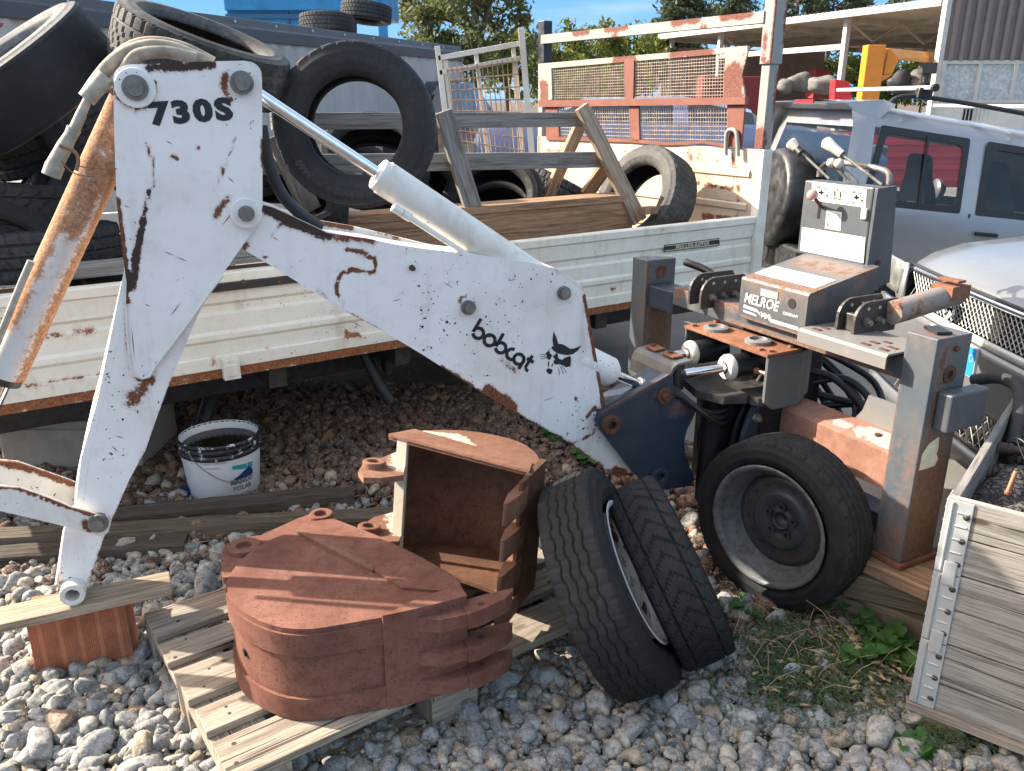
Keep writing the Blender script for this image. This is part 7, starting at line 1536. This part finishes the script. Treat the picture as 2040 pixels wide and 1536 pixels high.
mb = MB(); q = A_ + sn_ * 24.5; mb.obox(q + sd_ * SL * .12 + UP * 1.9, sd_, sn_, UP, SL * .26, .06, 1.9); mb.build('back_wall', plain('shed_shade_dark', (.05, .048, .045), .8), shed)  # coloured near black to carry the shade deep inside the shed
mb = MB(); q = A_ + sn_ * 23.8; mb.obox(q + sd_ * SL * .6 + UP * (zE - 1.25), sd_, sn_, UP, SL * .6, .1, .72); mb.build('rear_shade_strip', plain('shed_shade_dark', (.05, .048, .045), .8), shed)  # added dark strip standing for the shade below the roof's rear edge
for f in (.27, .735):
    for k in range(8):
        p = A_ + sd_ * SL * f + sn_ * (2.6 * k); zb = zE - .15 - .02 * k; mb = MB(); mb.beam(p + UP * zb, p + sn_ * 1.3 + UP * (zb - .7), .06, .06); mb.beam(p + sn_ * 1.3 + UP * (zb - .7), p + sn_ * 2.6 + UP * zb, .06, .06); mb.build('truss_bar', UND, shed)
# stored things
def lump(c, s, mat, name, label, cat, seed):
    rr = random.Random(seed); bm = bmesh.new(); bmesh.ops.create_icosphere(bm, subdivisions=3, radius=1); ph = [rr.uniform(0, 6) for _ in range(6)]
    mb = MB(); V = []
    for v in bm.verts:
        k = 1 + .18 * math.sin(3 * v.co.x + ph[0]) + .14 * math.sin(4 * v.co.y + ph[1]) + .12 * math.sin(5 * v.co.z + ph[2] + 2 * v.co.x); V.append(Vector(c) + Vector((v.co.x * s[0] * k, v.co.y * s[1] * k, max(-.9, v.co.z) * s[2] * k)))
    mb.add(V, [[v.index for v in f.verts] for f in bm.faces], True); bm.free(); return props(mb.build(name, mat, None), label, cat, 'covered goods under the shed')
SACK = plain('pale_tarpaulin', (.13, .125, .115), .8, 0, .25, 3); DTP = plain('dark_tarpaulin', (.035, .037, .042), .7, 0, .3, 3)
for i, (px, py, t, s, mat, lb) in enumerate([(1592, 165, 33, (.75, .7, .75), SACK, 'pale wrapped bale under the shed near the second post'), (1560, 172, 33, (.7, .6, .45), SACK, 'low grey sack pile beside the pale bale under the shed'), (1640, 168, 31, (.9, .7, .6), SACK, 'grey bags left of the red sheet under the shed'), (1790, 166, 30, (.8, .6, .6), DTP, 'dark tarpaulin heap right of the orange crane'), (1825, 168, 30, (.8, .6, .65), SACK, 'grey tarpaulin heap near the factory corner'), (1855, 172, 30, (.7, .6, .5), DTP, 'low dark heap beside the factory wall')]):
    c = at(px, py, t); lump((c.x, c.y, c.z), tuple(q_ * .6 for q_ in s), mat, 'covered_heap', lb, 'covered goods', i)
c = at(1680, 170, 29); mb = MB(); mb.prism([c + Vector((-.25, 0, -.6)), c + Vector((.4, 0, -.6)), c + Vector((.2, 0, .12)), c + Vector((-.3, 0, .2))], (0, .5, .0)); props(mb.build('red_machine', REDP, None, .03), 'red folded machine panel standing between the shed posts', 'machine')
c = at(1640, 148, 36); mb = MB(); mb.box(c + Vector((-.35, 0, -1)), c + Vector((.35, 1, .2))); props(mb.build('red_container', plain('dull_red', (.25, .03, .03), .6), None, .03), 'dull red box stored deep under the shed', 'container')
c = at(1480, 165, 33); mb = MB(); mb.box(c + Vector((-1.6, 0, -1.2)), c + Vector((1.4, 1.2, .25))); props(mb.build('red_bin', plain('deep_red', (.16, .015, .02), .6), None, .05), 'long red bin behind the headboard post', 'bin')
# orange jib crane
cr = thing('jib_crane', at(1738, 185, 24), 'orange jib crane column with arm reaching right under the shed roof', 'crane'); ORA = plain('crane_orange', (.62, .21, .01), .45, 0, .1, 4)
a0 = at(1738, 186, 24); top_ = at(1752, 91, 24).z; mb = MB(); mb.box((a0.x - .30, a0.y, 0), (a0.x + .22, a0.y + .4, top_)); mb.build('column', ORA, cr, .02)
a1 = at(1762, 97, 24); mb = MB(); zb_ = at(1800, 118, 24).z; mb.prism([(a1.x, a0.y + .1, a1.z), (a1.x + 4.5, a0.y + 5.0, a1.z + .05), (a1.x + 4.5, a0.y + 5.0, zb_), (a1.x + .32, a0.y + .1, zb_), (a1.x + .18, a0.y + .1, zb_ - .42), (a1.x - .05, a0.y + .1, zb_ - .42)], (0, .25, 0)); mb.build('arm', ORA, cr, .01)
mb = MB(); zz0 = at(1750, 150, 24).z; mb.prism([(a0.x + .2, a0.y + .05, zz0), (a0.x + .55, a0.y + .05, zz0 + .02), (a0.x + .2, a0.y + .05, zz0 - .2)], (0, .3, 0)); mb.build('bracket', ORA, cr, .01)
c = at(1852, 140, 25); mb = MB(); mb.box(c + Vector((-.22, 0, -.1)), c + Vector((.22, .3, .22))); mb.box(c + Vector((-.08, .1, -.35)), c + Vector((.08, .2, -.1))); mb.tube([c + Vector((0, .15, -.3)), c + Vector((0, .15, -2.2))], .02, 6); mb.build('hoist', DSTEEL, cr, .02)
# factory
fx, fy = at(1878, 120, 25.5).x, at(1878, 120, 25.5).y; fd = Vector((1, -.10, 0)).normalized(); FP_ = Plane((fx, fy, 0), Vector((-.10, -1, 0)))
fac = thing('factory_building', (fx + 5, fy, 0), 'factory building with brown ribbed cladding above a band of frosted windows', 'building')
def fz(px, py): return FP_.pt(px, py).z
z1_, z2_, z3_ = fz(1950, 121), fz(1950, 204), fz(1950, -12); L_ = 14.0; F0 = Vector((fx, fy, 0))
pr2 = []; mb = MB(); k = 0; s = 0.0
while s < L_:
    pr2 += [F0 + fd * s, F0 + fd * (s + .12), F0 + fd * (s + .13) - Vector((0, .10, 0)), F0 + fd * (s + .24) - Vector((0, .10, 0)), F0 + fd * (s + .25)]; s += .30
mb.grid([[p + UP * z1_, p + UP * z3_] for p in pr2], False); mb.build('ribbed_cladding', plain('brown_grey_cladding', (.165, .135, .132), .55, 0, .1, 3), fac)
mb = MB(); mb.prism([F0 + UP * z2_, F0 + UP * (z2_ - .001), F0, F0 + Vector((0, .3, 0)), F0 + Vector((0, .3, 0)) + UP * z2_], fd * L_); mb.build('wall', plain('cream_render', (.55, .53, .47), .85, 0, .08, 3), fac)
mb = MB(); mb.prism([F0 + Vector((-.02, -.08, z3_)), F0 + Vector((-.02, -.08, z3_ + .35)), F0 + Vector((-.02, .6, z3_ + .35)), F0 + Vector((-.02, .6, z3_))], fd * L_); mb.prism([F0 + Vector((-.15, -.04, 0)), F0 + Vector((0, -.04, 0)), F0 + Vector((0, .25, 0)), F0 + Vector((-.15, .25, 0))], UP * (z3_ + .3)); mb.build('corner_trim', SHW, fac)
FRO = NT('frosted_glass'); o = FRO.obj(); f = FRO.noise(o, 9, 5, .8); FRO.set(Base_Color=FRO.mix(FRO.ramp(f, .4, .7), (.30, .34, .34), (.52, .56, .55)), Roughness=.35); FRO.bump(f, .8, .02)
w0 = .12
while w0 < L_ - 1:
    mb = MB(); q0, q1 = F0 + fd * w0, F0 + fd * (w0 + .98); mb.add([q0 + UP * (z2_ + .06), q1 + UP * (z2_ + .06), q1 + UP * (z1_ - .08), q0 + UP * (z1_ - .08)], [(0, 1, 2, 3)]); w_ = mb.build('window', FRO.m, fac)
    mb = MB(); mb.beam(q0 - fd * .06 + UP * z2_ - Vector((0, .03, 0)), q0 - fd * .06 + UP * z1_ - Vector((0, .03, 0)), .12, .06, (0, 1, 0)); mb.build('frame', SHW, w_); w0 += 1.06
mb = MB(); mb.beam(F0 + UP * (z1_ - .04) - Vector((0, .04, 0)), F0 + fd * L_ + UP * (z1_ - .04) - Vector((0, .04, 0)), .06, .10); mb.beam(F0 + UP * (z2_ + .03) - Vector((0, .05, 0)), F0 + fd * L_ + UP * (z2_ + .03) - Vector((0, .05, 0)), .10, .08); mb.build('sill', SHW, fac)
g0 = FP_.pt(1920, 217); g1 = FP_.pt(2007, 240); mb = MB(); mb.box((g0.x, g0.y - .03, g1.z), (g1.x, g0.y - .01, g0.z)); gr = mb.build('barred_window', TRIM, fac); mb = MB()
for i in range(12): x = g0.x + (g1.x - g0.x) * (i + .5) / 12; mb.tube([(x, g0.y - .06, g1.z), (x, g0.y - .06, g0.z)], .018, 5)
mb.build('bars', SHW, gr)
# ------------------------------------------------------------------ trees
def fol(name, a, b):
    k = NT(name); c = k.attr('tint', 0); f = k.attr('tint', 2); k.set(Base_Color=k.mix(f, a, b), Roughness=.6); k.b.inputs['Specular IOR Level'].default_value = .25
    tr_ = k.t.nodes.new('ShaderNodeBsdfTranslucent'); k.put(tr_.inputs['Color'], tuple(min(1, x * 1.3) for x in b)); mx = k.t.nodes.new('ShaderNodeMixShader'); mx.inputs[0].default_value = .3
    k.t.links.new(k.b.outputs[0], mx.inputs[1]); k.t.links.new(tr_.outputs[0], mx.inputs[2]); k.t.links.new(mx.outputs[0], k.out.inputs[0]); return k.m
F_OAK = fol('oak_leaves', (.042, .055, .024), (.125, .14, .055)); F_BUSH = fol('bush_leaves', (.030, .05, .010), (.13, .15, .025)); F_POP = fol('tall_tree_leaves', (.022, .038, .020), (.075, .092, .045)); TRUNK = plain('tree_bark', (.085, .07, .055), .9, 0, .4, 6, .5, 20)
def tree(base, H, cz, rx_, rz_, mat, label, n_cl=70, leaves=60, ls=.11, seed=0, trunk=.16, group=None, name='tree', clr=.42):
    rr = np.random.default_rng(seed + 100); base = Vector(base); t = thing(name, base, label, 'tree', group)
    cen = np.array([base.x, base.y, cz]); d = rr.normal(size=(n_cl, 3)); d /= np.linalg.norm(d, axis=1)[:, None]; rad = rr.uniform(.35, 1.0, n_cl) ** .6
    cl = cen + d * rad[:, None] * np.array([rx_, rx_ * .85, rz_]) * rr.uniform(.8, 1.12, (n_cl, 1)); cr_ = rr.uniform(.5, 1.25, n_cl) * clr
    N = n_cl * leaves; who = np.repeat(np.arange(n_cl), leaves); o = rr.normal(size=(N, 3)); o /= np.linalg.norm(o, axis=1)[:, None]; o *= (rr.random((N, 1)) ** .45) * cr_[who][:, None]; o[:, 2] *= .75
    P = cl[who] + o; a = rr.normal(size=(N, 3)); a /= np.linalg.norm(a, axis=1)[:, None]; b = np.cross(a, rr.normal(size=(N, 3))); b /= np.linalg.norm(b, axis=1)[:, None]; L = ls * rr.uniform(.6, 1.3, (N, 1)); w = L * .42
    V = np.stack([P - a * L, P + b * w, P + a * L, P - b * w], 1).reshape(-1, 3) - np.array(base); F = np.arange(N * 4).reshape(-1, 4)
    me = bpy.data.meshes.new('crown'); me.from_pydata(V.tolist(), [], F.tolist()); at_ = me.attributes.new('tint', 'FLOAT', 'POINT'); tv = np.clip(rr.uniform(0, 1, n_cl)[who] * .6 + rr.uniform(0, .5, N), 0, 1); at_.data.foreach_set('value', np.repeat(tv, 4).astype(np.float32)); link_mesh('crown', me, mat, t)
    mb = MB(); ctr = Vector(cen); p = [base, base.lerp(ctr, .5) + Vector((rr.uniform(-.2, .2), 0, 0)), ctr + UP * rz_ * .4]; mb.tube(smooth_poly(p, 2), [trunk * (1 - .75 * i / (len(smooth_poly(p, 2)) - 1)) for i in range(len(smooth_poly(p, 2)))], 9)
    for i in rr.choice(n_cl, min(n_cl, 14), replace=False):
        q = Vector(cl[i]); s0 = base.lerp(ctr, rr.uniform(.55, 1.0)); m_ = s0.lerp(q, .5) + UP * .15; pp_ = smooth_poly([s0, m_, q], 2); mb.tube(pp_, [trunk * .38 * (1 - .8 * j / (len(pp_) - 1)) for j in range(len(pp_))], 6)
    mb.build('trunk', TRUNK, t)
def gnd(px, t): q = at(px, 200, t); return (q.x, q.y, 0)
def zpx(py, t): return at(1020, py, t).z
tree(gnd(945, 24), 7, zpx(45, 24), 1.75, 2.0, F_OAK, 'tall airy tree standing behind the white wire gate', 90, 90, .10, 1, .2, None, clr=.5)
tree(gnd(855, 27), 6, zpx(5, 27), 1.0, .9, F_OAK, 'left part tree crown rising beside the grey trailer', 26, 70, .10, 2, .15, None, clr=.45)
G2 = 'bushy trees along the far boundary'
for i, (px, py, t, rx_, rz_) in enumerate([(1010, 120, 30, 1.1, 1.2), (1080, 135, 34, 1.3, 1.1), (1130, 110, 36, 1.2, 1.2), (1185, 108, 38, 1.4, 1.3), (1250, 112, 40, 1.4, 1.2), (1300, 118, 42, 1.1, 1.2), (1150, 165, 30, 1.2, .8), (1230, 165, 33, 1.2, .8)]):
    tree(gnd(px, t), 4, zpx(py, t), rx_, rz_, F_BUSH, ['bushy tree right of the tall airy tree', 'bushy tree just right of the far headboard post', 'bushy tree seen under the left part of the top rail', 'tallest bush under the middle of the top rail', 'yellow green bush under the top rail', 'bush touching the end of the shed', 'low shrub seen through the left mesh', 'low shrub seen through the middle of the mesh'][i], 34, 60, .13, 10 + i, .12, G2, clr=.55)
G3 = 'tall trees behind the shed'
for i, (px, py, t, rx_, rz_) in enumerate([(1352, 45, 46, 1.3, 1.7), (1320, 75, 46, 1.0, .9), (1440, 25, 58, 1.7, 1.4), (1570, 8, 62, 2.4, 2.0), (1640, 12, 62, 2.0, 1.7), (1685, 25, 66, 1.2, .8), (1765, 18, 70, .9, .4)]):
    tree(gnd(px, t), 7, zpx(py, t), rx_, rz_, F_POP, ['slim tree left of the headboard post above the shed', 'small crown at the shed end above the top rail', 'tree crown just left of the headboard post', 'big tree right of the headboard post behind the shed roof', 'second big crown further right behind the shed roof', 'lower crown tailing off behind the shed roof', 'tiny treetop peeping over the shed roof'][i], 46, 60, .17, 40 + i, .2, G3, clr=.6)
for i, px in enumerate((1560, 1620, 1680, 1740, 1790, 1835, 1870)):
    tree(gnd(px, 62), 3, zpx(158, 62), 2.3, 1.9, F_BUSH, ['leftmost hedge clump', 'second hedge clump from the left', 'third hedge clump from the left', 'middle one of seven hedge clumps', 'third hedge clump from the right', 'second hedge clump from the right', 'rightmost hedge clump'][i] + ' seen through the open shed', 26, 60, .2, 70 + i, .12, 'hedge behind the shed', clr=.8)
